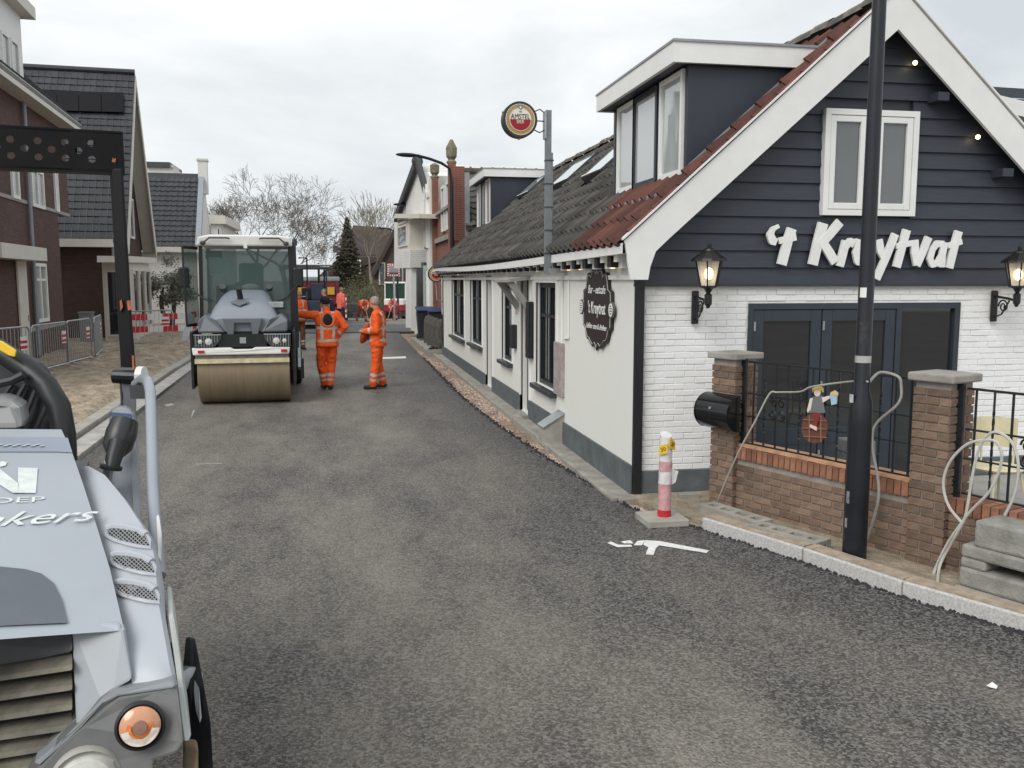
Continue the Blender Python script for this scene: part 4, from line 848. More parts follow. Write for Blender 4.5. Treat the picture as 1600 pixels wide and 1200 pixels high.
o = MB().tube([G(1072, 782, 0) + V((0, 0, .32)), G(1110, 780, 0) + V((0, .05, .31))], .02, 6)
t = thing('low_brick', 'loose brick lying at the corner of the cafe plinth', 'brick', (3.2, 7.95, 0)); MB().box(3.12, 7.9, .0, 3.32, 8.0, .07).build('brick', CONC2, t, bevel=.006)
# ================================================================ ROLLER IN THE MIDDLE OF THE ROAD (faces the camera)
MW = mat('machine_white', (.74, .73, .69), .45, .08, 4, .03, 20); CABG = mat('cab_glass', (.03, .065, .055), .04, 0, ior=1.7)
DRUM = mat('drum_steel', (.27, .21, .135), .42, .10, 1.6, .04, 30, metal=.35, stretch=(6, 1, 1), col2=(.32, .255, .17)); CREAMB = mat('scraper_cream', (.60, .52, .33), .7, .25, 8)
rl = thing('road_roller', 'grey and white road roller with glazed cab and dusty smooth drum facing the camera', 'road roller', (-1.66, 16.0, 0), R(2.5))
def LB(): return Loc(rl)
d0 = LB(); rs = []
for x in (-.745, -.735, .735, .745):
    r = .535 if abs(x) > .74 else .55; rs.append([V((x, r * math.cos(k), .55 + r * math.sin(k))) for k in [2 * math.pi * i / 48 for i in range(48)]])
d0.rings(rs); drum = d0.build('front_drum', DRUM, rl, True)
for x in (-.56, .0): LB().rings([[V((xx, .5515 * math.cos(k), .55 + .5515 * math.sin(k))) for k in [2 * math.pi * i / 48 for i in range(48)]] for xx in (x - .002, x + .002)], cap=False).build('drum_seam', mat('drum_seam', (.12, .10, .07), .5), drum)
LB().box(-.77, -.60, .725, .74, -.54, .80).build('scraper', CREAMB, rl); LB().box(-.76, -.585, .80, .73, -.45, .87).build('scraper_beam', mat('dirty_steel', (.16, .145, .12), .8, .3, 9), rl)
for s in (-1, 1):
    LB().prism([(s * .77, -.5, .95), (s * .77, .6, .95), (s * .77, .35, .35), (s * .77, -.05, .3), (s * .77, -.42, .55)], (s * .05, 0, 0)).build('drum_yoke', BLACK, rl)
LB().prism([(-.79, -.62, .865), (.74, -.62, .865), (.76, -.60, .985), (.2, -.62, .985), (.14, -.62, .955), (-.14, -.62, .955), (-.2, -.62, .985), (-.81, -.60, .985)], (0, .5, 0)).build('bumper', MW, rl, bevel=.02)
for x in (-.66, .66): LB().box(x - .05, -.635, .90, x + .05, -.62, .945).build('reflector', mat('reflector_red', (.5, .02, .03), .3), rl)
LB().box(-.40, -.56, .985, .38, -.4, 1.2).build('front_panel', BLACK, rl); LB().box(-.05, -.57, 1.05, .05, -.56, 1.15).build('badge', STEEL, rl)
for s in (-1, 1):
    X = lambda x: s * x
    f = LB().prism([(X(.36), -.6, 1.10), (X(.46), -.6, .99), (X(.77), -.6, .99), (X(.77), -.6, 1.19), (X(.33), -.6, 1.2)], (0, .2, 0)).build('lamp_housing', DGREY, rl)
    for i in range(9): xx = .40 + .042 * i; LB().bar((X(xx), -.615, 1.0 if i > 1 else 1.08), (X(xx), -.615, 1.19), .008, .012).build('guard_bar', STEEL, f)
    LB().bar((X(.34), -.615, 1.2), (X(.77), -.615, 1.2), .018, .018).build('guard_rail', STEEL, f)
    for xx, r in ((.54, .055), (.67, .035)): LB().lathe([(0, 0), (r, 0), (r, .02), (0, .03)], (X(xx), -.6, 1.09), (0, -1, 0), 14).build('head_lamp', mat('lamp_glass', (.6, .6, .58), .15, .1), f)
LB().box(-.84, -.5, .3, -.80, .9, 1.24).build('side_guard', BLACK, rl); LB().box(.80, -.5, .3, .84, .9, 1.24).build('side_guard', BLACK, rl)
# hood: lofted, narrow and high at the cab, wide and low in front
def sect(y, hw, z0, z1, r):
    pts = []
    for a in range(0, 19): 
        t = math.pi * a / 18; cx = math.copysign(abs(math.cos(t)) ** .35, math.cos(t)); pts.append(V((hw * cx * (1 - .10 * math.sin(t)), y, z0 + (z1 - z0) * math.sin(t) ** .5)))
    return pts
LB().rings([sect(-.38, .56, 1.24, 1.46, .1), sect(-.28, .6, 1.24, 1.56, .1), sect(.1, .57, 1.24, 1.74, .1), sect(.5, .52, 1.24, 1.86, .1), sect(.95, .49, 1.24, 1.92, .1)]).build('engine_hood', mat('hood_grey', (.225, .25, .285), .42, .05, 2, .02, 20, coat=.2), rl, True)
for s in (-1, 1): LB().prism([(s * .28, -.46, 1.22), (s * .72, -.42, 1.22), (s * .72, -.42, 1.42), (s * .62, -.30, 1.52), (s * .44, -.44, 1.44)], (0, .9, 0)).build('fender', MGREY, rl, bevel=.03)
LB().prism([(-.32, -.47, 1.46), (.32, -.47, 1.46), (.24, -.47, 1.18), (.15, -.47, 1.18), (.13, -.47, 1.38), (-.13, -.47, 1.38), (-.15, -.47, 1.18), (-.24, -.47, 1.18)], (0, .08, 0)).build('nose', MGREY, rl, bevel=.012)
LB().box(-.5, -.36, 1.0, .5, .8, 1.24).build('engine_bay', BLACK, rl)
LB().tube([(-.06, .12, 1.72), (-.06, .12, 1.80), (-.08, .05, 1.95)], [.055, .05, .045], 10).build('exhaust', BLACK, rl, True)
LB().prism([(-.22, -.02, 1.715), (-.06, -.14, 1.655), (.10, -.02, 1.715), (-.06, .12, 1.765)], (0, 0, .012)).build('exhaust_plate', MGREY, rl)
for s in (-1, 1): LB().cyl((s * .40, .86, 1.93), (s * .40, .80, 1.98), .06, n=12).build('washer_cap', DGREY, rl)
b = LB(); b.box(.42, .0, 1.62, .66, .2, 1.72); b.build('tool_box', STEEL, rl, bevel=.01)
# cab
for (x, y) in ((-.80, 1.0), (.80, 1.0), (-.80, 2.5), (.80, 2.5)): LB().bar((x, y, 1.2), (x * .97, y + (.06 if y < 2 else -.05), 2.72), .06, .08, (0, 1, 0)).build('cab_post', BLACK, rl)
LB().box(-.82, .98, 1.2, .82, 2.5, 1.34).build('cab_floor', DGREY, rl)
TINT = bpy.data.materials.new('tinted_glass'); TINT.use_nodes = True; _b = TINT.node_tree.nodes['Principled BSDF']; _b.inputs['Base Color'].default_value = (.05, .10, .085, 1); _b.inputs['Roughness'].default_value = .02; _b.inputs['Alpha'].default_value = .48; _b.inputs['IOR'].default_value = 1.6
LB().prism([(-.77, .99, 1.3), (.77, .99, 1.3), (.75, 1.05, 2.66), (-.75, 1.05, 2.66)], (0, .008, 0)).build('windscreen', TINT, rl)
LB().prism([(-.77, 2.5, 1.3), (.77, 2.5, 1.3), (.75, 2.45, 2.66), (-.75, 2.45, 2.66)], (0, .008, 0)).build('rear_window', TINT, rl)
LB().box(.785, 1.1, 1.4, .793, 2.4, 2.64).build('side_window', TINT, rl)
LB().prism([(-.84, .9, 2.70), (.84, .9, 2.70), (.80, .88, 2.86), (.6, .9, 2.90), (-.6, .9, 2.90), (-.80, .88, 2.86)], (0, 1.75, 0)).build('cab_roof', MW, rl, bevel=.03)
for s in (-1, 1):
    LB().tube([(s * .26, .86, 2.83), (s * .30, .83, 2.84), (s * .60, .83, 2.84), (s * .70, .86, 2.76)], .014, 6).build('roof_rail', DGREY, rl)
    LB().ell((s * .72, .87, 2.75), .05, .03, .04, 10, 6).build('work_lamp', DGREY, rl, True)
LB().box(-.02, .87, 2.66, .04, .9, 2.72).build('roof_lamp', WHITE, rl)
# inside the cab
LB().box(-.22, 1.7, 1.34, .28, 2.2, 1.75).build('seat', BLACK, rl, bevel=.05); LB().box(-.2, 2.1, 1.75, .26, 2.24, 2.42).build('seat_back', BLACK, rl, bevel=.06)
LB().box(-.55, 1.15, 1.34, -.1, 1.4, 2.0).build('dashboard', BLACK, rl, bevel=.04); LB().lathe([(.17, 0), (.19, .01), (.19, .03), (.17, .04)], (-.1, 1.5, 1.95), (0, -.5, 1), 20).build('steering_wheel', BLACK, rl)
LB().box(-.64, 1.06, 2.2, -.30, 1.064, 2.50).build('mint_panel', mat('pale_mint', (.42, .62, .54), .8, .1), rl)  # pale mint rectangle just behind the windscreen
LB().ell((.06, 1.15, 1.96), .16, .07, .07, 10, 6).build('plastic_bag', WHITE, rl, True)
LB().box(-.70, 1.08, 2.46, -.42, 1.2, 2.62).build('radio', BLACK, rl, bevel=.02)
# open door on the left with its glass, mirrors, mast on the right
LB().bar((-.83, 1.0, 1.3), (-1.0, .55, 1.3), .03, .05).build('door_rail', BLACK, rl); LB().bar((-.83, 1.0, 2.66), (-1.02, .5, 2.66), .03, .05).build('door_rail', BLACK, rl); LB().bar((-1.0, .53, 1.3), (-1.02, .5, 2.66), .03, .04, (0, 1, 0)).build('door_edge', BLACK, rl)
LB().prism([(-.84, .98, 1.32), (-1.0, .56, 1.32), (-1.02, .52, 2.64), (-.84, .98, 2.64)], (.008, 0, 0)).build('open_door', TINT, rl)
for s, x in ((-1, -1.03), (1, .92)):
    LB().box(x - .09, .62, 1.96, x + .09, .68, 2.32).build('mirror', BLACK, rl, bevel=.03)
    LB().tube([(s * .55, .3, 1.72), (s * .7, .35, 1.78), (x, .6, 2.02)], .014, 6).build('mirror_arm', BLACK, rl)
LB().bar((.86, 1.0, 1.0), (.84, 1.0, 2.72), .1, .1, (0, 1, 0)).build('mast', BLACK, rl); LB().cyl((.87, 1.0, 2.72), (.87, 1.0, 2.84), .045, n=12).build('beacon', DGREY, rl)
LB().tube([(.93, 1.1, 2.5), (1.08, 1.1, 2.5), (1.08, 1.1, 2.0), (.93, 1.1, 2.0)], .015, 6).build('mast_rail', BLACK, rl)
LB().box(-.55, .7, .55, .8, 2.9, 1.2).build('chassis', BLACK, rl)
for i, x in enumerate((-.45, -.05, .38, .78)):
    ty = LB().lathe([(.30, -.16), (.48, -.16), (.53, -.12), (.54, 0), (.53, .12), (.48, .16), (.30, .16)], (x, 2.7, .53), (1, 0, 0), 28).build('rear_tyre', RUBBER, rl, True); LB().lathe([(.0, -.1), (.3, -.12), (.3, .12), (.0, .1)], (x, 2.7, .53), (1, 0, 0), 20).build('rim', DGREY, ty)
LB().box(.84, .9, .5, .9, 2.4, 1.15).build('step_panel', DGREY, rl); LB().prism([(.92, 1.2, .25), (.92, 1.6, .25), (.92, 1.5, .62), (.92, 1.3, .62)], (.06, 0, 0)).build('edge_cutter', BLACK, rl)
LB().bar((.9, .6, .5), (.9, 1.2, 1.1), .05, .08).build('step_arm', STEEL, rl)
# ================================================================ ROLLER IN THE FOREGROUND (lower left)
YM = R(-22); f2 = V((FW.x, FW.y, 0)).normalized(); AXD = (f2 * math.cos(YM) + RT * math.sin(YM)).normalized(); LAT = V((AXD.y, -AXD.x, 0)); ZZ = V((0, 0, 1))
org = Q(207, 1065, 2.2); fr = thing('roller_foreground', 'close light grey roller with white lettering, slatted grille and black roll bar', 'road roller', (org.x - .8, org.y + .9, 0))
fr.name = 'road_roller'
ROOTM[fr.name] = Mx.Translation(fr.location)
E_ = [(96, 671, 3.30), (113, 708, 3.13), (130, 757, 2.93), (152, 825, 2.71), (172, 890, 2.52), (186, 950, 2.36), (194, 985, 2.28)]
E3 = [Q(*e) for e in E_]; LW = 1.5
def cross(P, t, crown=.035): return P - LAT * LW * t + ZZ * crown * math.sin(math.pi * t)
hm = MB(); NS = 16
hm.rings([[cross(P, k / NS) for k in range(NS + 1)] for P in E3], cap=False, close=False)
# back lip and front roll-over
back = E3[0]; hm.rings([[cross(back, k / NS) for k in range(NS + 1)], [cross(back + AXD * .05 - ZZ * .05, k / NS) for k in range(NS + 1)], [cross(back + AXD * .06 - ZZ * .35, k / NS) for k in range(NS + 1)]], cap=False, close=False)
hood = hm.build('hood', LGREY, fr, True)
from mathutils.bvhtree import BVHTree
HB = BVHTree.FromPolygons([tuple(p) for p in hm.v], hm.f)
# glossy darker strip across the hood
hn = (E3[3] - E3[1]).cross(LAT).normalized(); hn = hn if hn.z > 0 else -hn; hp = E3[2]
def HPt(u, v, off=.004, ref=None): return PL(u, v, (ref or E3[3]) + hn * off, hn)
def onhood(u, v, off=.004):
    """photo pixel to a point just above the crowned hood"""
    h, nn, i_, ds = HB.ray_cast(CP, ray(u, v).normalized())
    if h is not None:
        nn = nn if nn.dot(CP - h) > 0 else -nn
        return h + nn * off, nn
    best = None
    for i in range(len(E3) - 1):
        n2 = (E3[i + 1] - E3[i]).cross(LAT).normalized(); n2 = n2 if n2.z > 0 else -n2
        for it in range(4):
            p = PL(u, v, E3[i] + n2 * off if it == 0 else E3[i] + n2 * (off + cr), n2); tt = (E3[i] - p).dot(LAT) / LW; cr = .035 * math.sin(math.pi * max(0, min(1, tt))) * n2.z
        s = (p - E3[i]).dot(AXD) / ((E3[i + 1] - E3[i]).dot(AXD)); q = p
        if -.02 <= s <= 1.02: return p, n2
        best = (p, n2)
    return best
def decal(polys, nm, mt, off=.004):
    for k, pl in enumerate(polys):
        dense = []
        MB().add([onhood(u, v, off + k * .0006)[0] for u, v in pl], [list(range(len(pl)))]).build(nm, mt, fr)
STR = mat('hood_strip', (.28, .32, .385), .32, .04, 3, coat=.5)
strip = MB(); top_, bot_ = [], []
for k in range(9): u = -60 + (108 + 60) * k / 8; top_.append(onhood(min(u, 106), 684, .003)[0]); bot_.append(onhood(u + 5 if k == 8 else u, 707, .003)[0])
strip.rings([top_, bot_], cap=False, close=False).build('hood_strip', STR, fr)
for i in range(10):
    u = 1 + 7.2 * i; p, q = onhood(u, 697 + 2 * (i % 2), .006); MB().obox(p, LAT * .007, AXD * .006, q * .001).build('strip_dot', mat('decal_pale', (.62, .64, .66), .5), fr)
LTR = mat('decal_white', (.66, .70, .68), .6, .12, 30)
decal([[(28, 732), (59, 733), (56, 772), (28, 772)]], 'decal_letter', LTR); decal([[(-40, 732), (-10, 732), (40, 772), (28, 772), (20, 772), (-30, 740)]], 'decal_letter', LTR, .0046)
decal([[(-40, 732), (-20, 732), (-24, 772), (-45, 772)]], 'decal_letter', LTR, .0052); decal([[(-8, 733), (-2, 733), (28, 757), (28, 772), (20, 772)]], 'decal_letter', LTR, .0052)
p, q = onhood(28, 783); a_ = LAT; b_ = q.cross(a_); 
pe, _ = onhood(56, 783); w56 = (pe - p).length
text('OEP', .048, basis(onhood(27, 783, .005)[0], a_, q.cross(a_).normalized(), q), LTR, fr, 'decal_text', .0008, sx=1.75)
text('nkers', .115, basis(onhood(50, 812, .005)[0], (a_ + AXD * .12).normalized(), (q.cross(a_) - LAT * -.12).normalized(), q), LTR, fr, 'decal_text', .0008, sx=1.25, shear=.5)
def snap(o):
    M_ = ROOTM[fr.name] @ o.matrix_local; me_ = o.data
    for v in me_.vertices:
        wp = M_ @ v.co; h, nn, i_, ds = HB.ray_cast(wp + q * .15, -q)
        if h is not None: v.co = M_.inverted() @ (h + q * (.0035 + v.co.z * .5))
for o in [x for x in fr.children if x.name.startswith('decal_text')]: snap(o)
decal([[(-6, 727), (3, 722), (11, 724), (9, 729), (0, 731)]], 'decal_mark', LTR)
# nose: bonnet corner column, dark inset, grille
def poly3(pts, nm, mt, th=.03, par=None, bev=.008, direction=None):
    P = [Q(*p) for p in pts]; return MB().prism(P, (direction or (AXD * th))).build(nm, mt, par or fr, bevel=bev)
poly3([(112, 982, 2.285), (194, 985, 2.275), (207, 1062, 2.215), (180, 1078, 2.215), (160, 1093, 2.21), (119, 1140, 2.20)], 'bonnet_corner', mat('column_grey', (.32, .345, .37), .5, .06, 3, coat=.1), .06)
poly3([(109, 972, 2.285), (190, 977, 2.283), (191, 992, 2.272), (112, 990, 2.272)], 'bonnet_lip', LGREY, .05, bev=.012)
INSET = mat('inset_grey', (.115, .128, .148), .5, .12, 3)
ins = [onhood(u, v, .006)[0] for u, v in ((-90, 889), (0, 888), (40, 892), (65, 899), (84, 914), (97, 940), (106, 976), (-90, 985))]
MB().add(ins, [list(range(len(ins)))]).build('bonnet_inset', INSET, fr)
poly3([(-160, 978, 2.5), (110, 975, 2.29), (112, 986, 2.275), (-160, 992, 2.48)], 'inset_lip', mat('lip_grey', (.16, .17, .19), .45), .03)
poly3([(-160, 990, 2.49), (112, 984, 2.285), (114, 1020, 2.255), (60, 1031, 2.29), (4, 1040, 2.33), (-160, 1062, 2.45)], 'bonnet_front', DGREY, .04)
poly3([(-160, 1000, 2.55), (122, 1010, 2.33), (130, 1300, 2.25), (-160, 1300, 2.45)], 'grille_back', BLACK, .03)
SLT = mat('grille_slat', (.12, .12, .105), .7, .3, 9, .3, 40, col2=(.22, .20, .15))
for i in range(7):
    v0 = 1026 + i * 31; v1 = v0 + 14; sl_ = .13
    right = 113 - max(0, (v0 - 1120)) * .85
    P = [Q(-160, v0 + 22 + sl_ * 160, 2.46), Q(right, v0 + 2, 2.275), Q(right, v1 + 8, 2.215), Q(-160, v1 + 28 + sl_ * 160, 2.40)]
    MB().prism(P, AXD * .012 + ZZ * .010).build('slat', SLT, fr, bevel=.003)
# side shoulder between hood edge and outer edge, with three vents
O_ = [(140, 728, 3.22), (166, 741, 3.10), (198, 778, 2.92), (238, 836, 2.70), (246, 868, 2.61), (253, 945, 2.42), (268, 1030, 2.28), (273, 1062, 2.235), (275, 1082, 2.225)]
I_ = [(124, 733, 3.22), (131, 757, 3.02), (146, 800, 2.84), (163, 855, 2.66), (172, 888, 2.57), (186, 950, 2.40), (200, 1025, 2.27), (206, 1062, 2.225), (205, 1092, 2.215)]
dn = ZZ * -.012
sh = MB(); rows = []
for (a, b) in zip(I_, O_):
    P, S_2 = Q(*a), Q(*b); rows.append([P + dn, P + (S_2 - P) * .33 + ZZ * .004, P + (S_2 - P) * .66 + ZZ * .004, P + (S_2 - P) * .93, S_2 + (S_2 - P).normalized() * .006 - ZZ * .02, S_2 - ZZ * .10 + LAT * .015])
sh.rings(rows, cap=False, close=False)
SB = BVHTree.FromPolygons([tuple(p) for p in sh.v], sh.f)
sho = sh.build('side_shoulder', mat('shoulder_grey', (.42, .445, .48), .45, .04, 2, coat=.15), fr, True)
def onsh(u, v, off):
    h, nn, i_, ds = SB.ray_cast(CP, ray(u, v).normalized())
    if h is not None:
        nn = nn if nn.dot(CP - h) > 0 else -nn
        return h + nn * off, nn
    i = 3 if v < 870 else 4
    a, b, c = Q(*I_[i]), Q(*O_[i]), Q(*O_[i + 1]); nn = (b - a).cross(c - a).normalized(); nn = nn if nn.dot(CP - a) > 0 else -nn
    return PL(u, v, a + nn * off, nn), nn
MESHM = mat('vent_mesh', (.45, .45, .45), .4, .1, metal=.6)
for cx, cy in ((203, 843), (211, 885), (216, 929)):
    outl = [(-36, -7), (-33, -15), (-24, -18), (-4, -16), (16, -11), (27, -4), (31, 5), (32, 15), (14, 13), (-4, 9), (-22, 3), (-33, -3)]
    ou = [(cx + a, cy + b * 1.0) for a, b in outl]
    P = [onsh(u, v, .006)[0] for u, v in ou]; nn = onsh(cx, cy, 0)[1]
    vh = MB().add(P, [list(range(len(P)))]).build('vent', BLACK, fr)
    MB().tube([onsh(u, v, .006)[0] for u, v in ou[1:6]], .012, 8).build('vent_hood', mat('shoulder_grey', (.5, .53, .57)), vh, True)
    MB().tube([onsh(u, v, .004)[0] for u, v in ou[5:] + ou[:2]], .007, 6).build('vent_lip', mat('shoulder_grey', (.5, .53, .57)), vh, True)
    grid = MB()
    from mathutils.geometry import intersect_line_line_2d as ll
    for sgn in (1, -1):
        for k in range(-14, 15):
            c0 = V((cx + k * 6.4, cy)); dd = V((1, sgn * .95)); hits = []
            l0, l1 = c0 - dd * 60, c0 + dd * 60
            for i in range(len(ou)):
                h = ll(l0, l1, V(ou[i]), V(ou[(i + 1) % len(ou)]))
                if h: hits.append(h)
            if len(hits) >= 2:
                hits.sort(key=lambda h: h.x); grid.bar(onsh(hits[0].x, hits[0].y, .009)[0], onsh(hits[-1].x, hits[-1].y, .009)[0], .0022, .0022)
    go = grid.build('vent_mesh', MESHM, vh, kind='stuff')
# lower corner housing with indicator and headlamp
HSG = mat('housing_grey', (.105, .112, .118), .55, .14, 5, .1, 40, col2=(.15, .15, .145))
poly3([(30, 1235, 2.16), (62, 1195, 2.165), (100, 1155, 2.17), (130, 1132, 2.175), (160, 1100, 2.185), (185, 1087, 2.195), (240, 1077, 2.205), (268, 1073, 2.21), (279, 1082, 2.20), (285, 1130, 2.17), (287, 1160, 2.155), (278, 1178, 2.15), (240, 1190, 2.15), (240, 1330, 2.1), (30, 1330, 2.1)], 'corner_housing', HSG, .32, bev=.02)
P1 = [Q(*p) for p in ((119, 1140, 2.195), (160, 1092, 2.20), (182, 1077, 2.207), (270, 1063, 2.215), (277, 1070, 2.21), (270, 1076, 2.205), (185, 1089, 2.19), (160, 1103, 2.18), (128, 1136, 2.17), (60, 1198, 2.16), (52, 1192, 2.17))]
MB().prism(P1, AXD * .05).build('housing_edge', mat('edge_grey', (.21, .225, .24), .5, .08), fr, bevel=.006)
poly3([(263, 962, 2.42), (271, 960, 2.43), (279, 1010, 2.33), (287, 1075, 2.25), (299, 1150, 2.2), (296, 1157, 2.19), (288, 1160, 2.18), (278, 1072, 2.24)], 'side_skirt', mat('skirt_pale', (.48, .50, .48), .6, .15, 6), .25, bev=.004)
ic = Q(219, 1134, 2.135); fn = (-AXD + ZZ * .25).normalized(); px1 = 2.15 / FPX
MB().lathe([(36 * px1, -.02), (37 * px1, .004), (33 * px1, .010), (31 * px1, .0)], ic, fn, 32).build('indicator_bezel', BLACK, fr, True)
inl = MB().lathe([(30.5 * px1, -.01), (30 * px1, .010), (24 * px1, .018), (12 * px1, .022), (0, .023)], ic, fn, 32).build('indicator_lens', mat('amber_lens', (.62, .30, .17), .15, .1, 30, coat=.6), fr, True)
la = fn.orthogonal().normalized(); up2 = (ZZ - fn * ZZ.dot(fn)).normalized(); rt2 = up2.cross(fn)
arc = lambda r0, r1, a0, a1, off, n=20: [ic + fn * off + (rt2 * math.cos(a0 + (a1 - a0) * i / n) + up2 * math.sin(a0 + (a1 - a0) * i / n)) * r1 * px1 for i in range(n + 1)] + [ic + fn * (off + .004) + (rt2 * math.cos(a1 - (a1 - a0) * i / n) + up2 * math.sin(a1 - (a1 - a0) * i / n)) * r0 * px1 for i in range(n + 1)]
MB().prism(arc(17, 28, R(-170), R(-10), .0185), fn * .002).build('clear_crescent', mat('clear_lens', (.72, .66, .58), .2, .2, 60), inl)
MB().prism(arc(13, 19, R(-200), R(20), .021), fn * .002).build('amber_crescent', mat('amber_bright', (.75, .22, .04), .25, .2, 50), inl)
MB().lathe([(11 * px1, 0), (10 * px1, .004), (0, .005)], ic + fn * .0225, fn, 20).build('bulb_cap', mat('bulb_brown', (.30, .16, .11), .25), inl)
hc = Q(135, 1228, 2.13); MB().lathe([(56 * px1, -.05), (58 * px1, .0), (53 * px1, .012), (50 * px1, .0)], hc, fn, 32).build('headlamp_bezel', mat('bezel_cream', (.38, .37, .33), .5, .2, 10), fr, True)
MB().lathe([(50 * px1, -.005), (40 * px1, .015), (0, .022)], hc, fn, 32).build('headlamp_lens', mat('clear_lens2', (.55, .55, .5), .1, .2, 20, coat=.6), fr, True)
# edge disc
dsk = [Q(*p) for p in ((297, 998, 2.52), (306, 997, 2.52), (318, 1062, 2.42), (330, 1130, 2.33), (334, 1200, 2.26), (335, 1330, 2.15), (305, 1330, 2.17), (297, 1160, 2.34), (290, 1075, 2.45))]
MB().prism(dsk, AXD * .02 - LAT * .012).build('edge_disc', BLACK, fr, bevel=.004)
MB().prism([Q(*p) for p in ((304, 1062, 2.415), (311, 1075, 2.40), (315, 1120, 2.36), (312, 1128, 2.35), (306, 1110, 2.37), (303, 1080, 2.40))], -AXD * .006).build('disc_ring', mat('ring_steel', (.30, .31, .31), .4, .2, metal=.5), fr)
MB().cyl(Q(290, 1055, 2.5), Q(300, 1060, 2.45), .03, n=12).build('disc_hub', STEEL, fr); MB().cyl(Q(270, 1050, 2.5), Q(292, 1055, 2.5), .018, n=10).build('disc_axle', DGREY, fr)
poly3([(287, 1165, 2.3), (310, 1168, 2.28), (312, 1330, 2.2), (287, 1330, 2.2)], 'disc_bracket', mat('rusty_bracket', (.28, .21, .14), .8, .3, 12), .05)
# roll-over frame
RB = mat('rollbar_black', (.006, .007, .009), .55, .3, 6, col2=(.012, .010, .011), spec=.2); RUST = mat('chipped_rust', (.42, .12, .045), .8, .4, 20)
DP = 4.45
tb, tt = Q(202, 600, DP), Q(181, 262, DP); px2 = DP / FPX
up_ = (tt - tb); post_x = LAT
MB().prism([Q(*p) for p in ((171, 262, DP), (192, 262, DP), (206, 500, DP), (212, 578, DP), (189, 578, DP), (184, 500, DP))], AXD * .09).build('roll_bar_post', RB, fr, bevel=.012)
MB().prism([Q(*p) - LAT * 1.32 for p in ((171, 262, DP), (192, 262, DP), (206, 500, DP), (212, 578, DP), (189, 578, DP), (184, 500, DP))], AXD * .09).build('roll_bar_post', RB, fr, bevel=.012)
MB().prism([Q(*p) for p in ((190, 572, DP), (212, 572, DP), (213, 672, DP), (194, 672, DP))], AXD * .08).build('post_foot', MGREY, fr, bevel=.006)
# perforated cross member: cells with octagonal holes
X0 = Q(192, 208, DP); XL = -1.52; HT = 60 * px2; lat2 = (LAT * 1).normalized()
cm = MB(); nc, nr = 26, 5; cw = -XL / nc; ch = HT / nr
sl_up = (Q(184, 208, DP) - Q(186, 268, DP)).normalized()
for i in range(nc):
    for j in range(nr):
        o_ = X0 - lat2 * (cw * (i + .5)) - ZZ * (ch * (j + .5))
        hole = i > 1 and ((j in (1, 3) and i % 2 == 0) or (j == 2 and i % 2 == 1))
        sq8 = [(-1, -1), (0, -1), (1, -1), (1, 0), (1, 1), (0, 1), (-1, 1), (-1, 0)]
        o8 = [o_ + lat2 * a * cw / 2 + ZZ * b * ch / 2 for a, b in sq8]
        if hole:
            rr = min(cw, ch) * .47; i8 = [o_ + (lat2 * math.cos(math.atan2(b, a)) + ZZ * math.sin(math.atan2(b, a))) * rr for a, b in sq8]; b8 = [p + AXD * .012 for p in i8]
            cm.add(o8 + i8 + b8, [(k, (k + 1) % 8, 8 + (k + 1) % 8, 8 + k) for k in range(8)] + [(8 + k, 8 + (k + 1) % 8, 16 + (k + 1) % 8, 16 + k) for k in range(8)])
        else: cm.add(o8, [list(range(8))])
cmo = cm.build('perforated_crossbar', RB, fr)
MB().bar(X0 + AXD * .05, X0 - lat2 * 1.52 + AXD * .05, .1, .016).build('crossbar_flange', RB, cmo); MB().bar(X0 + AXD * .05 - ZZ * HT, X0 - lat2 * 1.52 + AXD * .05 - ZZ * HT, .1, .016).build('crossbar_flange', RB, cmo)
for pts in (((168, 243), (173, 240), (178, 249), (172, 253), (165, 250)), ((172, 252), (181, 247), (180, 254)), ((131, 213), (137, 214), (136, 220), (132, 219)), ((84, 222), (93, 217), (96, 222), (90, 228)), ((132, 258), (138, 257), (137, 263))):
    MB().prism([Q(u, v, DP - .004) for u, v in pts], AXD * -.001).build('rust_chip', RUST, cmo)
for pts in (((187, 470), (190, 468), (192, 480), (188, 486)), ((198, 470), (204, 469), (205, 484), (200, 485)), ((206, 556), (209, 556), (210, 578), (207, 578))):
    MB().prism([Q(u, v, DP - .014) for u, v in pts], AXD * .014).build('rust_chip', RUST, fr)
for u in (118, 149): MB().prism([Q(u - 3, 221, DP - .003), Q(u + 3, 221, DP - .003), Q(u + 3, 241, DP - .003), Q(u - 3, 241, DP - .003)], AXD * .002).build('slot', BLACK, cmo)
MB().cyl(Q(178, 588, DP), Q(228, 590, DP), .035, n=12).build('hinge_pin', BLACK, fr); MB().cyl(Q(216, 588, DP - .02), Q(226, 588, DP - .02), .05, n=12).build('pin_head', MW, fr)
MB().tube([Q(188, 595, DP), Q(190, 620, DP), Q(190, 650, DP)], .006, 5).build('pin_chain', DGREY, fr)
MB().bar(Q(208, 612, 4.0), Q(232, 612, 3.9), .03, .06).build('rail_bracket', DGREY, fr)
TUBE = mat('tube_grey', (.30, .33, .37), .38, .06, 4, coat=.2)
MB().tube([Q(212, 600, 4.1), Q(222, 592, 3.95), Q(231, 595, 3.75), Q(235, 612, 3.6), Q(237, 680, 3.4), Q(239, 760, 3.2), Q(243, 830, 3.0), Q(249, 900, 2.85)], .021, 10).build('hand_rail', TUBE, fr, True)
poly3([(244, 806, 2.95), (249, 806, 2.95), (253, 836, 2.9), (252, 880, 2.85), (247, 870, 2.85)], 'rail_plate', MW, .02)
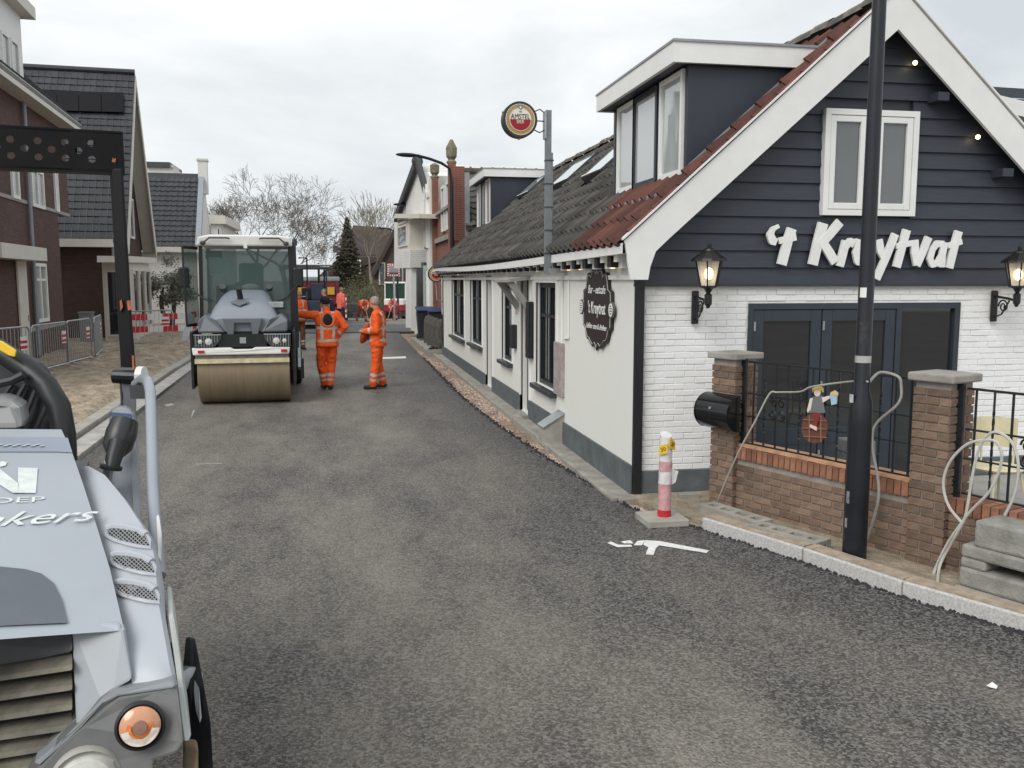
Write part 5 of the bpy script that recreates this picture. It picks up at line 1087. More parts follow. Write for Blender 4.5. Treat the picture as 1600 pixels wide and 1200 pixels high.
# grey arm cover with work lamp
poly3([(171, 638, 3.75), (208, 638, 3.75), (214, 672, 3.7), (218, 740, 3.5), (222, 800, 3.35), (223, 880, 3.2), (190, 830, 3.3), (168, 770, 3.45), (168, 700, 3.6)], 'arm_cover', mat('arm_grey', (.26, .28, .31), .4, .1, 4, coat=.2), .12, bev=.03)
MB().lathe([(.0, -.06), (.05, -.05), (.058, .0), (.055, .06), (.035, .09), (0, .09)], Q(190, 676, 3.5), (-AXD * .5 + ZZ * -.9 - LAT * .3), 20).build('work_lamp', mat('lamp_shell', (.03, .03, .032), .35), fr, True)
MB().tube([Q(185, 692, 3.42), Q(178, 715, 3.38), Q(174, 732, 3.36)], [.036, .03, .026], 12).build('lamp_stem', BLACK, fr, True); MB().cyl(Q(174, 728, 3.34), Q(173, 733, 3.34), .04, n=14).build('stem_collar', BLACK, fr)
MB().cyl(Q(171, 722, 3.36), Q(166, 750, 3.4), .02, n=10).build('lamp_pipe', STEEL, fr)
poly3([(171, 645, 3.68), (206, 648, 3.68), (208, 655, 3.66), (171, 651, 3.66)], 'blue_band', mat('glossy_blue', (.03, .06, .14), .2), .03)  # dark blue glossy strip across the arm cover
# driver's station
VIN = mat('vinyl_dark', (.035, .038, .04), .5, .2, 8, .1, 20)
MB().rings([[Q(u, v, 3.75 + k * .25) for u, v in ((-120, 700), (-120, 560), (-20, 548), (40, 552), (70, 566), (88, 600), (96, 650), (100, 700))] for k in (0, 1)]).build('seat_back', VIN, fr, bevel=.03)
for i in range(4): MB().tube([Q(-30 + i * 26, 690, 3.72), Q(-10 + i * 27, 640, 3.72), Q(20 + i * 20, 600, 3.73)], .012, 6).build('seat_rib', VIN, fr, True)
MB().tube([Q(-60, 520, 3.6), Q(0, 548, 3.6), Q(40, 575, 3.58), Q(72, 602, 3.56), Q(92, 635, 3.55), Q(100, 680, 3.54), Q(102, 720, 3.54)], .045, 10).build('guard_hoop', BLACK, fr, True)
MB().prism([Q(*p) for p in ((-10, 533, 3.5), (2, 533, 3.5), (25, 548, 3.5), (23, 558, 3.5), (14, 556, 3.5), (-10, 542, 3.5))], AXD * .03).build('yellow_lever', mat('lever_yellow', (.78, .50, .02), .45, .05), fr, bevel=.004)
MB().tube([Q(-80, 610, 3.5), Q(-20, 603, 3.5), Q(20, 594, 3.5), Q(38, 585, 3.5)], .018, 8).build('steering_rim', BLACK, fr, True)
poly3([(-90, 625, 3.42), (0, 622, 3.40), (20, 624, 3.4), (34, 636, 3.4), (40, 672, 3.35), (-90, 672, 3.36)], 'console', mat('console_grey', (.23, .235, .235), .5, .08), .2, bev=.03)
MB().cyl(Q(107, 655, 3.8), Q(107, 700, 3.8), .016, n=8).build('lever', BLACK, fr)
# body and drum below the frame
cb = Q(60, 1000, 2.6); c0 = E3[3] - LAT * .75
MB().obox(V((c0.x, c0.y, .86)) + AXD * .55, AXD * .62, LAT * .60, ZZ * .22).build('chassis', DGREY, fr)
dc = V((c0.x, c0.y, .45)) - AXD * .15; MB().lathe([(.0, -.65), (.44, -.65), (.45, -.63), (.45, .63), (.44, .65), (0, .65)], dc, LAT, 40).build('front_drum', DRUM, fr, True)
dc = V((c0.x, c0.y, .45)) + AXD * 1.9; MB().lathe([(.0, -.65), (.44, -.65), (.45, -.63), (.45, .63), (.44, .65), (0, .65)], dc, LAT, 40).build('rear_drum', DRUM, fr, True)
MB().obox(V((c0.x, c0.y, .95)) + AXD * 1.4, AXD * .75, LAT * .6, ZZ * .22).build('platform', DGREY, fr)
# ================================================================ PEOPLE
BODYM = bpy.data.materials.new('clothes_and_skin'); BODYM.use_nodes = True
_t = BODYM.node_tree; _a = _t.nodes.new('ShaderNodeVertexColor'); _a.layer_name = 'Col'; _bs = _t.nodes['Principled BSDF']; _bs.inputs['Roughness'].default_value = .8
_n = _t.nodes.new('ShaderNodeTexNoise'); _n.inputs['Scale'].default_value = 9; _n.inputs['Detail'].default_value = 4; _c = _t.nodes.new('ShaderNodeTexCoord'); _t.links.new(_c.outputs['Object'], _n.inputs['Vector'])
_bp = _t.nodes.new('ShaderNodeBump'); _bp.inputs['Strength'].default_value = .9; _bp.inputs['Distance'].default_value = .05; _t.links.new(_n.outputs['Fac'], _bp.inputs['Height']); _t.links.new(_bp.outputs[0], _bs.inputs['Normal'])
_t.links.new(_a.outputs['Color'], _bs.inputs['Base Color'])
OR, GREY_, SK, HAIR, BK, PANT, SHOE = (.86, .11, .012), (.50, .49, .45), (.50, .27, .19), (.20, .16, .13), (.012, .012, .013), (.80, .10, .015), (.03, .028, .027)
def person(label, loc, rz, J, hair='short', coat=OR, pants=OR, voxel=.012, hood=False, extras=None, stripes=True, haircol=HAIR, facing=1):
    """J: joints in the person's own frame (x right, y forward, z up). Body = one remeshed surface."""
    t = thing('person', label, 'person', loc, rz, 'road workers in orange')
    caps = []   # (key, p0, r0, p1, r1)
    def cap(k, a, ra, b, rb): caps.append((k, V(a), ra, V(b), rb))
    up = (J['neck'] - J['pelvis']).normalized(); rx = (J['shR'] - J['shL']).normalized(); fwd = up.cross(rx).normalized()
    m = MB()
    def blob(c, r): m.ell(c, r, r, r, 12, 8)
    def limb(k, a, ra, b, rb): cap(k, a, ra, b, rb); m.cyl(a, b, ra, rb, 14); blob(a, ra * .995); blob(b, rb * .995)
    # torso loft
    sp = [(-.12, .225, .165), (-.02, .215, .16), (.15, .205, .155), (.30, .22, .155), (.42, .225, .145), (.50, .195, .115), (.555, .09, .075)]
    tl = (J['neck'] - J['pelvis']).length / .55; rs = []
    for h, a, b in sp:
        c = J['pelvis'] + up * h * tl; rs.append([c + rx * a * math.cos(k) + fwd * b * math.sin(k) for k in [2 * math.pi * i / 20 for i in range(20)]])
    m.rings(rs); cap('torso', J['pelvis'] - up * .05, .185, J['neck'] - up * .1, .175)
    for s in 'LR':
        limb('thigh', J['hip' + s], .108, J['knee' + s], .086); limb('calf', J['knee' + s], .086, J['ank' + s] + V((0, 0, .03)), .076)
        fd = J['toe' + s] - J['ank' + s]; fd.z = 0; fd.normalize(); a = J['ank' + s]
        limb('shoe', a + V((0, 0, -.035)) - fd * .04, .046, a + fd * .15 + V((0, 0, -.045)), .038)
        limb('upper', J['sh' + s], .088, J['el' + s], .074); limb('fore', J['el' + s], .074, J['wr' + s], .056)
        hd = (J['wr' + s] - J['el' + s]).normalized(); limb('hand', J['wr' + s] + hd * .02, .030, J['wr' + s] + hd * .08, .034)
    limb('neck', J['neck'] - up * .02, .062, J['head'] - up * .05, .055)
    hf = J.get('look', fwd); hu = V((0, 0, 1)) if abs(hf.z) < .5 else up; hr = hf.cross(hu).normalized(); hu = hr.cross(hf).normalized(); hc_ = J['head']; RM = Mx((hr, hf, hu)).transposed()
    m.ell(hc_ + hu * .02, .076, .096, .105, 16, 12, RM); m.ell(hc_ - hu * .055 + hf * .028, .056, .066, .06, 12, 8, RM); cap('head', hc_ - hu * .04, .09, hc_ + hu * .04, .09)
    m.ell(hc_ + hf * .098 - hu * .012, .014, .022, .026, 8, 6, RM); m.ell(hc_ + hf * .088 + hu * .028, .05, .014, .012, 8, 6, RM)     # nose, brow
    m.ell(hc_ + hf * .088 - hu * .052, .026, .012, .010, 8, 6, RM); m.ell(hc_ + hf * .08 - hu * .088, .026, .022, .02, 8, 6, RM)    # lips, chin
    for s in (1, -1): m.ell(hc_ + hr * s * .080 - hf * .008, .012, .022, .034, 8, 6, RM)                                             # ears
    me = m.mesh('body', None); ob = bpy.data.objects.new('tmp', me); C.objects.link(ob)
    md = ob.modifiers.new('r', 'REMESH'); md.mode = 'VOXEL'; md.voxel_size = voxel; sm_ = ob.modifiers.new('s', 'SMOOTH'); sm_.iterations = 4; sm_.factor = .5
    me2 = bpy.data.meshes.new_from_object(ob.evaluated_get(bpy.context.evaluated_depsgraph_get())); bpy.data.objects.remove(ob)
    bm = bmesh.new(); bm.from_mesh(me2); nb = len(bm.verts)
    # cloth folds
    bm.normal_update()
    for v in bm.verts:
        q = v.co
        if (q - hc_).length > .17: v.co = q + v.normal * (NZ.noise(V((q.x * 9, q.y * 9, q.z * 16 + loc[0]))) * .009 + NZ.noise(V((q.x * 20, q.y * 20, q.z * 30))) * .004)
    # fingers: five unequal, slightly curled
    for s in 'LR':
        w_ = J['wr' + s]; hd = (w_ - J['el' + s]).normalized(); pn = J.get('palm' + s, V((0, 0, -1))); pn = (pn - hd * pn.dot(hd)).normalized(); sd2 = hd.cross(pn).normalized() * (1 if s == 'R' else -1)
        for k, (of, ln) in enumerate(((-.027, .055), (-.009, .068), (.009, .072), (.026, .066))):
            b0 = w_ + hd * .085 + sd2 * of; b1 = b0 + (hd * .8 + pn * .5).normalized() * ln * .55; b2 = b1 + (hd * .35 + pn * .9).normalized() * ln * .5
            f = MB().tube([b0 - hd * .02, b0, b1, b2], [.010, .0098, .009, .0075], 6); vs = [bm.verts.new(p) for p in f.v]
            for fc in f.f: bm.faces.new([vs[i] for i in fc])
        b0 = w_ + hd * .035 + sd2 * .028; f = MB().tube([b0, b0 + (hd * .6 + sd2 * .6 + pn * .3) * .04, b0 + (hd * .9 + sd2 * .35 + pn * .6) * .065], [.013, .011, .009], 6); vs = [bm.verts.new(p) for p in f.v]
        for fc in f.f: bm.faces.new([vs[i] for i in fc])
    bm.to_mesh(me2); bm.free()
    col = me2.color_attributes.new('Col', 'FLOAT_COLOR', 'POINT')
    for i, v in enumerate(me2.vertices):
        q = v.co; best = None
        for k, a, ra, b, rb in caps:
            ab = b - a; tt = max(0, min(1, (q - a).dot(ab) / ab.length_squared)); dd = (q - (a + ab * tt)).length - (ra + (rb - ra) * tt)
            if best is None or dd < best[0]: best = (dd, k, tt)
        k, tt = best[1], best[2]
        if i >= nb: k = 'hand'
        th = (q - J['pelvis']).dot(up) / tl; lx = (q - J['pelvis']).dot(rx)
        c = coat
        if k == 'torso':
            if stripes and (.21 < th < .265 or -.03 < th < .025): c = GREY_
            elif stripes and .085 < abs(lx) < .135 and th > .02: c = GREY_
            if th < -.075: c = pants
        elif k == 'upper' and stripes and .0 < tt < .0: c = GREY_
        elif k == 'fore' and stripes and .40 < tt < .60: c = GREY_
        elif k == 'fore' and tt > .96: c = SK
        elif k == 'thigh': c = pants
        elif k == 'calf': c = GREY_ if stripes and (.52 < tt < .66 or .78 < tt < .88) else pants
        elif k == 'shoe': c = SHOE
        elif k in ('hand', 'neck'): c = SK
        elif k == 'head':
            c = SK; lz = (q - hc_).dot(hu); ly = (q - hc_).dot(hf)
            if hair == 'short' and (lz > .055 - .0 or (ly < -.02 and lz > -.045)) and ly < .075: c = haircol
            if .008 < lz < .03 and ly > .07 and .018 < abs((q - hc_).dot(hr)) < .045: c = (.05, .04, .04)
            if -.058 < lz < -.047 and ly > .075: c = (.32, .12, .10)
        if th > .555 and k == 'torso': c = coat
        col.data[i].color = (*c, 1)
    me2.materials.clear(); me2.materials.append(BODYM)
    for p in me2.polygons: p.use_smooth = True
    o = bpy.data.objects.new('body', me2); C.objects.link(o); o.parent = t; ROOTM[o.name] = ROOTM[t.name]
    def lm(): return Loc(t)
    if hair == 'hat': 
        a = lm(); a.ell(hc_ + hu * .045 - hf * .008, .090, .108, .095, 16, 10, RM); a.build('knit_hat', mat('knit_black', (.012, .012, .013), .95, .2, 30, .5, 120), t, True)
        lm().ell(hc_ + hu * .005 - hf * .005, .092, .111, .03, 16, 6, RM).build('hat_cuff', mat('knit_black', (.01, .01, .01)), t, True)
    if hood:
        a = lm(); a.ell(J['neck'] - fwd * .150 - up * .15, .088, .035, .115, 16, 10, Mx((rx, fwd, up)).transposed()); a.build('hood_lining', mat('lining_black', (.014, .014, .016), .9, .1), t, True)
        pts = [J['neck'] - fwd * (.155 - .06 * (math.sin(k) > .4)) - up * .13 + rx * .13 * math.cos(k) + up * .15 * math.sin(k) for k in [R(140 + 260 * i / 18) for i in range(19)]]
        lm().tube(pts, .022, 8).build('hood_edge', ORANGE, t, True)
    lm().tube([J['neck'] - up * .03 + rx * .085 * math.cos(k) + fwd * .085 * math.sin(k) for k in [2 * math.pi * i / 14 for i in range(15)]], .028, 8).build('collar', mat('collar_%d' % (coat == OR), coat, .8, .1), t, True)
    if extras: extras(t, J, lm)
    return t
def joints(**k):
    J = dict(pelvis=V((0, 0, .95)), neck=V((0, 0, 1.50)), head=V((0, .03, 1.66)), hipL=V((-.10, 0, .90)), hipR=V((.10, 0, .90)), kneeL=V((-.11, .03, .50)), kneeR=V((.11, .03, .50)), ankL=V((-.12, 0, .09)), ankR=V((.12, 0, .09)), toeL=V((-.14, .2, .05)), toeR=V((.14, .2, .05)),
             shL=V((-.19, 0, 1.43)), shR=V((.19, 0, 1.43)), elL=V((-.26, -.02, 1.14)), elR=V((.26, -.02, 1.14)), wrL=V((-.25, .1, .90)), wrR=V((.25, .1, .90)))
    J.update({a: V(b) for a, b in k.items()}); return J
# pointing worker, back to the camera
person('worker in orange with black knit hat, back turned, one arm reaching to the roller', (-.30, 17.5, 0), R(8), joints(head=(-.02, .05, 1.655), elL=(-.44, .03, 1.44), wrL=(-.66, .06, 1.47), palmL=(0, 1, -.3), elR=(.33, -.05, 1.20), wrR=(.19, .06, 1.0), kneeL=(-.12, .06, .5), ankL=(-.06, .08, .09), toeL=(-.1, .3, .05), kneeR=(.08, .05, .5), ankR=(.03, -.03, .09), toeR=(.11, .17, .05), look=(-.35, 1, .05)), hair='hat', hood=True)
def bag(t, J, lm):
    a = lm(); a.ell((.02, .25, 1.07), .13, .075, .21, 14, 10, Mx.Rotation(.35, 3, 'X')); b = a.build('carried_coat', mat('coat_dark_orange', (.42, .06, .015), .85, .3, 8, .5, 20), t, True)
    lm().tube([(.10, .22, 1.22), (.13, .28, 1.08), (.12, .30, .94)], .02, 6).build('coat_band', mat('reflect_grey', (.5, .49, .45), .6), t)
person('grey haired worker in orange seen from the side, holding a folded coat', (.66, 17.45, 0), R(78), joints(head=(0, .05, 1.665), neck=(0, -.01, 1.5), elL=(-.25, -.02, 1.14), wrL=(-.13, .24, 1.12), elR=(.25, .02, 1.15), wrR=(.16, .22, .98), palmR=(-1, 0, 0), palmL=(1, 0, 0), ankL=(-.15, .08, .09), toeL=(-.17, .28, .05), ankR=(.12, -.06, .09), toeR=(.13, .12, .05), look=(.25, 1, .05)), hair='short', haircol=(.30, .25, .22), extras=bag)
# helpers for far workers
def bent(**k): return joints(pelvis=(0, -.1, .88), neck=(0, .30, 1.22), head=(0, .42, 1.27), hipL=(-.1, -.08, .84), hipR=(.1, -.08, .84), kneeL=(-.16, .12, .48), kneeR=(.16, -.1, .46), ankL=(-.18, .10, .09), ankR=(.2, -.32, .09), toeL=(-.2, .3, .05), toeR=(.25, -.12, .05), shL=(-.19, .24, 1.18), shR=(.19, .24, 1.18), elL=(-.22, .46, .98), elR=(.2, .40, .94), wrL=(-.1, .58, .80), wrR=(.05, .46, .72), look=(0, 1, -.55), **k)
p = G(470, 548); person('worker in orange jacket and brown trousers behind the roller mast', (-1.30, 27.6, 0), R(-150), joints(look=(0, 1, -.3), wrL=(-.1, .3, 1.1), wrR=(.12, .3, 1.05)), voxel=.02, pants=(.17, .055, .02))
person('worker in pink vest over dark clothes looking left by the paver steps', (-.6, 33.0, 0), R(95), joints(), voxel=.02, coat=(.80, .14, .09), pants=BK)
person('worker with salmon vest half hidden behind the black knit hat', (-.05, 39.3, 0), R(-60), joints(), voxel=.022, coat=(.80, .16, .12), pants=(.02, .03, .06), stripes=False)
a = G(566, 500, -.25); w1p = (a.x, a.y, zg(a.y)); person('stooping worker in orange raking the bare ground left of the excavator', w1p, R(200), bent(), voxel=.022, pants=(.22, .05, .04), hair='short', haircol=BK)
b = G(617, 498, -.3); w2p = (b.x, b.y, zg(b.y)); person('stooping worker in pink jacket and red trousers with shovel before the excavator', w2p, R(150), bent(), voxel=.022, coat=(.80, .13, .10), pants=(.30, .03, .03), hair='short', haircol=BK)
WOOD = mat('handle_wood', (.42, .30, .16), .7, .2, 10)
for nm, pp, rz, lab, head in (('rake', w1p, R(200), 'long handled rake held by the stooping worker in orange', 0), ('shovel', w2p, R(150), 'wooden shovel held by the stooping worker in pink', 1)):
    t = thing(nm, lab, nm, pp, rz); e = Loc(t); e.cyl((-.02, .42, .95), (.0, .98, .06), .018, n=8); e.build('handle', WOOD, t)
    if head: Loc(t).prism([(-.12, .95, .05), (.12, .95, .05), (.1, 1.2, .02), (-.1, 1.2, .02)], (0, 0, .012)).build('blade', DGREY, t)
    else:
        Loc(t).bar((-.25, 1.0, .05), (.25, 1.0, .05), .03, .03).build('head', DGREY, t)
        for k in range(9): Loc(t).bar((-.24 + .06 * k, 1.0, .05), (-.24 + .06 * k, 1.03, .0), .008, .008).build('tine', DGREY, t)
# ================================================================ FAR MACHINES
NAVYM = mat('machine_navy', (.035, .045, .075), .5, .2, 5); MAR = mat('truck_maroon', (.17, .022, .035), .5, .15, 4)
t = thing('asphalt_paver', 'dark paver with white canopy roof and ladder steps behind the middle roller', 'paver', (-1.5, 40, zg(40)), R(4)); e = lambda: Loc(t)
e().box(-.95, 0, .35, .95, 3.6, 1.25).build('body', NAVYM, t, bevel=.05); e().box(-1.1, -.5, .05, 1.1, .0, .45).build('screed', DGREY, t, bevel=.03); e().box(-1.15, -.95, .25, 1.15, -.5, .32).build('screed_walkway', STEEL, t)
for s in (-1, 1): e().prism([(s * .95, .3, .1), (s * .95, 3.3, .1), (s * .95, 3.55, .4), (s * .95, 3.3, .7), (s * .95, .3, .7), (s * .95, .05, .4)], (s * .22, 0, 0)).build('track', RUBBER, t, bevel=.04)
rf = e().prism([(-1.15, .0, 2.6), (1.1, .0, 2.6), (1.1, .0, 2.70), (-1.1, .0, 2.78)], (0, 2.3, 0)).build('canopy', mat('canopy_grey', (.07, .08, .09), .4), t, bevel=.03); e().box(-1.16, -.04, 2.76, 1.12, 2.35, 2.82).build('canopy_top', MW, rf, bevel=.02)
for x in (-.9, .85):
    for y in (.2, 2.0): e().bar((x, y, 1.2), (x, y - .12, 2.62), .07, .07, (0, 1, 0)).build('canopy_post', NAVYM, t)
for k in range(6): e().box(-.72, -.3 + .05 * k, .40 + k * .2, -.05, -.1 + .05 * k, .44 + k * .2).build('step', STEEL, t)
for x in (-.76, 0): e().bar((x, -.25, .35), (x, .1, 1.6), .04, .05).build('ladder_rail', NAVYM, t)
e().box(-.2, .5, 1.25, .4, 1.1, 1.8).build('seat', BLACK, t, bevel=.06); e().box(.2, .2, 1.25, .75, .5, 2.0).build('control_panel', NAVYM, t, bevel=.04); e().cyl((.6, 1.6, 1.25), (.6, 1.6, 2.9), .05, n=10).build('exhaust', DGREY, t)
e().prism([(-1.5, 3.6, .5), (1.5, 3.6, .5), (1.3, 3.6, 1.2), (-1.3, 3.6, 1.2)], (0, 1.4, 0)).build('hopper', NAVYM, t)
t = thing('tipper_truck', 'maroon tipper truck with grey cover seen from behind the paver', 'truck', (-1.35, 49.2, zg(49)), R(5))
e().prism([(-1.2, 0, 1.0), (1.2, 0, 1.0), (1.2, 0, 2.35), (-1.2, 0, 2.35)], (0, 6, 0)).build('tipper_body', MAR, t, bevel=.04); e().box(-1.24, -.06, 2.25, 1.24, 6.1, 2.5).build('cover', mat('cover_grey', (.26, .27, .28), .8, .2), t, bevel=.06)
for x in (-1.1, -.38, .38, 1.1): e().box(x - .06, -.07, 1.0, x + .06, 0, 2.25).build('rib', MAR, t)
for x in (-.75, .75): e().box(x - .2, -.09, 1.55, x + .2, -.02, 1.95).build('warning_plate', mat('plate_yellow', (.65, .38, .03), .5), t)
e().box(-1.15, .1, .55, 1.15, 8.2, .98).build('chassis', BLACK, t); e().box(-1.22, 6.3, .6, 1.22, 8.3, 2.45).build('cab', MAR, t, bevel=.1)
for x in (-.95, .95):
    for y in (1.0, 2.3, 7.2): ty = e().lathe([(.25, -.18), (.46, -.18), (.5, -.1), (.5, .1), (.46, .18), (.25, .18)], (x, y, .5), (1, 0, 0), 20).build('wheel', RUBBER, t, True); e().lathe([(0, -.1), (.25, -.12), (.25, .12), (0, .1)], (x, y, .5), (1, 0, 0), 14).build('rim', STEEL, ty)
for x in (-.9, .9): e().box(x - .15, -.05, .72, x + .15, .1, .84).build('tail_lamp', mat('reflector_red', (.5, .02, .03)), t)
a = G(624, 497, -.45); t = thing('mini_excavator', 'small white and red excavator with glazed cab beside the white bay house', 'excavator', (a.x, a.y + 1.5, zg(a.y + 1.5)), R(70))
RED_ = mat('excavator_red', (.30, .02, .03), .45, .15)
for s in (-1, 1): e().prism([(-.9, s * .55, .0), (.9, s * .55, 0), (1.1, s * .55, .2), (.9, s * .55, .42), (-.9, s * .55, .42), (-1.1, s * .55, .2)], (0, s * .28, 0)).build('track', RUBBER, t)
e().box(-.85, -.75, .48, .75, .75, 1.0).build('upper_body', RED_, t, bevel=.08); e().box(-.95, -.7, .9, -.1, .7, 1.35).build('engine_cover', MW, t, bevel=.08)
for x, y in ((-.35, .1), (.6, .1), (-.35, .78), (.6, .78), (-.35, -.65), (.6, -.65)): e().bar((x, y, .95), (x * .95, y, 2.38), .07, .07, (0, 1, 0)).build('cab_post', MW, t)
e().box(-.42, -.7, 2.36, .68, .82, 2.48).build('cab_roof', MW, t, bevel=.05); e().box(-.33, -.62, 1.0, .58, .75, 2.34).build('cab_glass', CABG, t)
e().tube([(.7, -.3, .8), (1.2, -.3, 1.6), (2.1, -.3, 1.75), (2.5, -.3, 1.2)], [.14, .15, .12, .1], 8).build('boom', MW, t); e().tube([(2.5, -.3, 1.3), (2.75, -.3, .5)], [.1, .08], 8).build('dipper', MW, t); e().prism([(2.6, -.55, .5), (2.95, -.55, .45), (2.9, -.55, .1), (2.55, -.55, .05)], (0, .5, 0)).build('bucket', DGREY, t)
# ================================================================ BARRIERS ON THE LEFT
def fence(p, q, label, lean=0, h=1.08):
    p, q = V(p), V(q); dd = q - p; ln = dd.length; dd.normalize(); s = V((-dd.y, dd.x, 0)); upv = (V((0, 0, 1)) + s * lean).normalized()
    t = thing('crowd_barrier', label, 'barrier', tuple((p + q) / 2), 0, 'galvanised crowd barriers on the sand'); z0, c = .12, .12
    fr_ = [p + upv * z0, p + upv * (h - c), p + dd * c * .3 + upv * (h - c * .3), p + dd * c + upv * h, q - dd * c + upv * h, q - dd * c * .3 + upv * (h - c * .3), q + upv * (h - c), q + upv * z0, p + upv * z0]
    MB().tube(fr_, .02, 6).build('frame', STEEL, t)
    n = int(ln / .125)
    for i in range(1, n): MB().cyl(p + dd * ln * i / n + upv * z0, p + dd * ln * i / n + upv * h, .008, n=5).build('bar', STEEL, t)
    for u in (.12, .88): MB().tube([p + dd * ln * u + upv * z0 - s * .02, p + dd * ln * u - s * .28 + V((0, 0, .03)), p + dd * ln * u - s * .34 + V((0, 0, .03))], .016, 5).build('foot', STEEL, t); MB().tube([p + dd * ln * u + upv * z0, p + dd * ln * u + s * .28 + V((0, 0, .03))], .016, 5).build('foot', STEEL, t)
    MB().obox(q - dd * .22 + upv * .74, dd * .11, s * .008, upv * .14).build('sign_plate', WHITE, t)
    for k in (-.08, .03): MB().obox(q - dd * .22 + upv * (.74 + k), dd * .11, s * .010, upv * .03).build('red_band', mat('barrier_red', (.55, .02, .03), .5, .1), t)
fence((-6.9, 18.4, .05), (-6.45, 20.3, .05), 'steel crowd barrier at the left photo edge, nearest in the row'); fence((-6.45, 20.4, .05), (-6.30, 22.4, .05), 'steel crowd barrier before the white door of the brick house')
fence((-6.35, 22.5, .05), (-6.25, 24.2, .05), 'steel crowd barrier with red striped plate beside the grey cabinet'); fence((-6.25, 24.5, .05), (-6.62, 26.7, .05), 'steel crowd barrier set at an angle left of the roll bar')
fence((-6.35, 28.2, .1), (-5.0, 28.0, .15), 'leaning steel crowd barrier on the sand heap right of the roll bar', .22)
RW = mat('barrier_red', (.55, .02, .03))
def board(p, q, label):
    p, q = V(p), V(q); dd = (q - p); ln = dd.length; dd.normalize(); s = V((dd.y, -dd.x, 0)); t = thing('barrier_board', label, 'barrier', tuple((p + q) / 2), 0, 'red and white barrier boards')
    for z in (.48, .88):
        b_ = MB().obox((p + q) / 2 + V((0, 0, z)), dd * ln / 2, s * .015, V((0, 0, .10))).build('board', WHITE, t); n = int(ln / .42)
        for i in range(0, n, 2): MB().obox(p + dd * (ln * (i + .5) / n) + V((0, 0, z)), dd * ln / n / 2, s * .018, V((0, 0, .101))).build('red_block', RW, b_)
    for u in (.1, .9):
        MB().bar(p + dd * ln * u + s * -.03, p + dd * ln * u - s * .03 + V((0, 0, 1.05)), .06, .06, (0, 1, 0)).build('post', WHITE, t); MB().bar(p + dd * ln * u - s * .35, p + dd * ln * u + s * .35, .12, .08).build('foot', RUBBER, t)
board(AY(206, 500, 31) * V((1, 1, 0)) if False else (AY(206, 500, 31).x, 31, .0), (AY(300, 500, 32).x, 32, 0), 'red and white barrier boards behind the leaning crowd barrier'); board((AY(300, 500, 33).x, 33, 0), (AY(340, 500, 36).x, 36, 0), 'red and white barrier boards partly hidden by the roller cab door')
t = thing('grey_slab', 'grey steel plate propped upright beside the barrier boards', 'plate', (AY(290, 520, 29.5).x, 29.5, .0)); x = AY(290, 520, 29.5).x; MB().prism([(x - .22, 29.5, .05), (x + .02, 29.5, .05), (x + .22, 29.9, 1.0), (x + .05, 29.9, 1.0)], (0, .04, 0)).build('plate', STEEL, t)
t = thing('utility_cabinet', 'grey utility cabinet against the dark brick wall', 'cabinet', (-8.0, 31.8, 0)); c = AY(136, 520, 31.8)
MB().box(c.x - .2, 31.7, 0, c.x + .2, 32.0, 1.0).build('body', mat('cabinet_grey', (.25, .27, .27), .6, .1), t); MB().box(c.x - .22, 31.66, 1.0, c.x + .22, 32.02, 1.05).build('lid', mat('cabinet_grey', (.2, .2, .2)), t)
MB().box(c.x - .17, 31.69, .1, c.x + .17, 31.70, .92).build('door', mat('cabinet_grey', (.2, .2, .2)), t)
# striped delineator by the truck, pallets of pavers, bins, bollards
c = G(538, 502, -.1); t = thing('delineator', 'red and white striped delineator panel behind the pointing worker', 'delineator', tuple(c)); MB().box(c.x - .14, c.y, .1, c.x + .14, c.y + .04, 1.25).build('panel', WHITE, t)
for k in range(4): MB().prism([(c.x - .14, c.y - .006, .15 + k * .3), (c.x + .14, c.y - .006, .28 + k * .3), (c.x + .14, c.y - .006, .42 + k * .3), (c.x - .14, c.y - .006, .29 + k * .3)], (0, .004, 0)).build('stripe', RW, t)
MB().box(c.x - .2, c.y - .15, -.05, c.x + .2, c.y + .2, .1).build('foot', RUBBER, t)
c = G(546, 496, -.25); t = thing('paver_stack', 'low stack of dark pavers beside the raking worker', 'pavers', tuple(c))
for i in range(5):
    for k in range(3): MB().box(c.x - .6 + k * .4, c.y, -.25 + i * .18, c.x - .22 + k * .4, c.y + .8, -.09 + i * .18).build('paver', mat('dark_paver', (.09, .09, .09), .9, .2, 6, island=.3), t)
for i, (y, x) in enumerate(((25.75, 2.78), (26.7, 2.74), (27.7, 2.72), (28.8, 2.72))):
    t = thing('stone_bollard', ['weathered round-topped stone bollard nearest the rubble heap', 'weathered round-topped stone bollard, second from the rubble heap', 'weathered round-topped stone bollard, third from the rubble heap', 'weathered round-topped stone bollard beside the blue lidded bin'][i], 'bollard', (x, y, .1), 0, 'row of stone bollards')
    MB().lathe([(.17, 0), (.165, .6), (.15, .75), (.10, .86), (.0, .9)], (x, y, .08), n=16).build('shaft', mat('old_stone', (.085, .078, .068), .9, .4, 8, .6, 30), t, True); MB().box(x - .22, y - .22, -.02, x + .22, y + .22, .09).build('base', CONC2, t, bevel=.01)
pf = struct('planter_kerb', MB().box(2.3, 25.2, -.05, 3.6, 25.36, .13).box(2.3, 25.36, -.05, 2.46, 31, .13), CONC2); struct('forecourt', MB().box(2.46, 25.36, -.08, 4, 31, .06), CONC2)
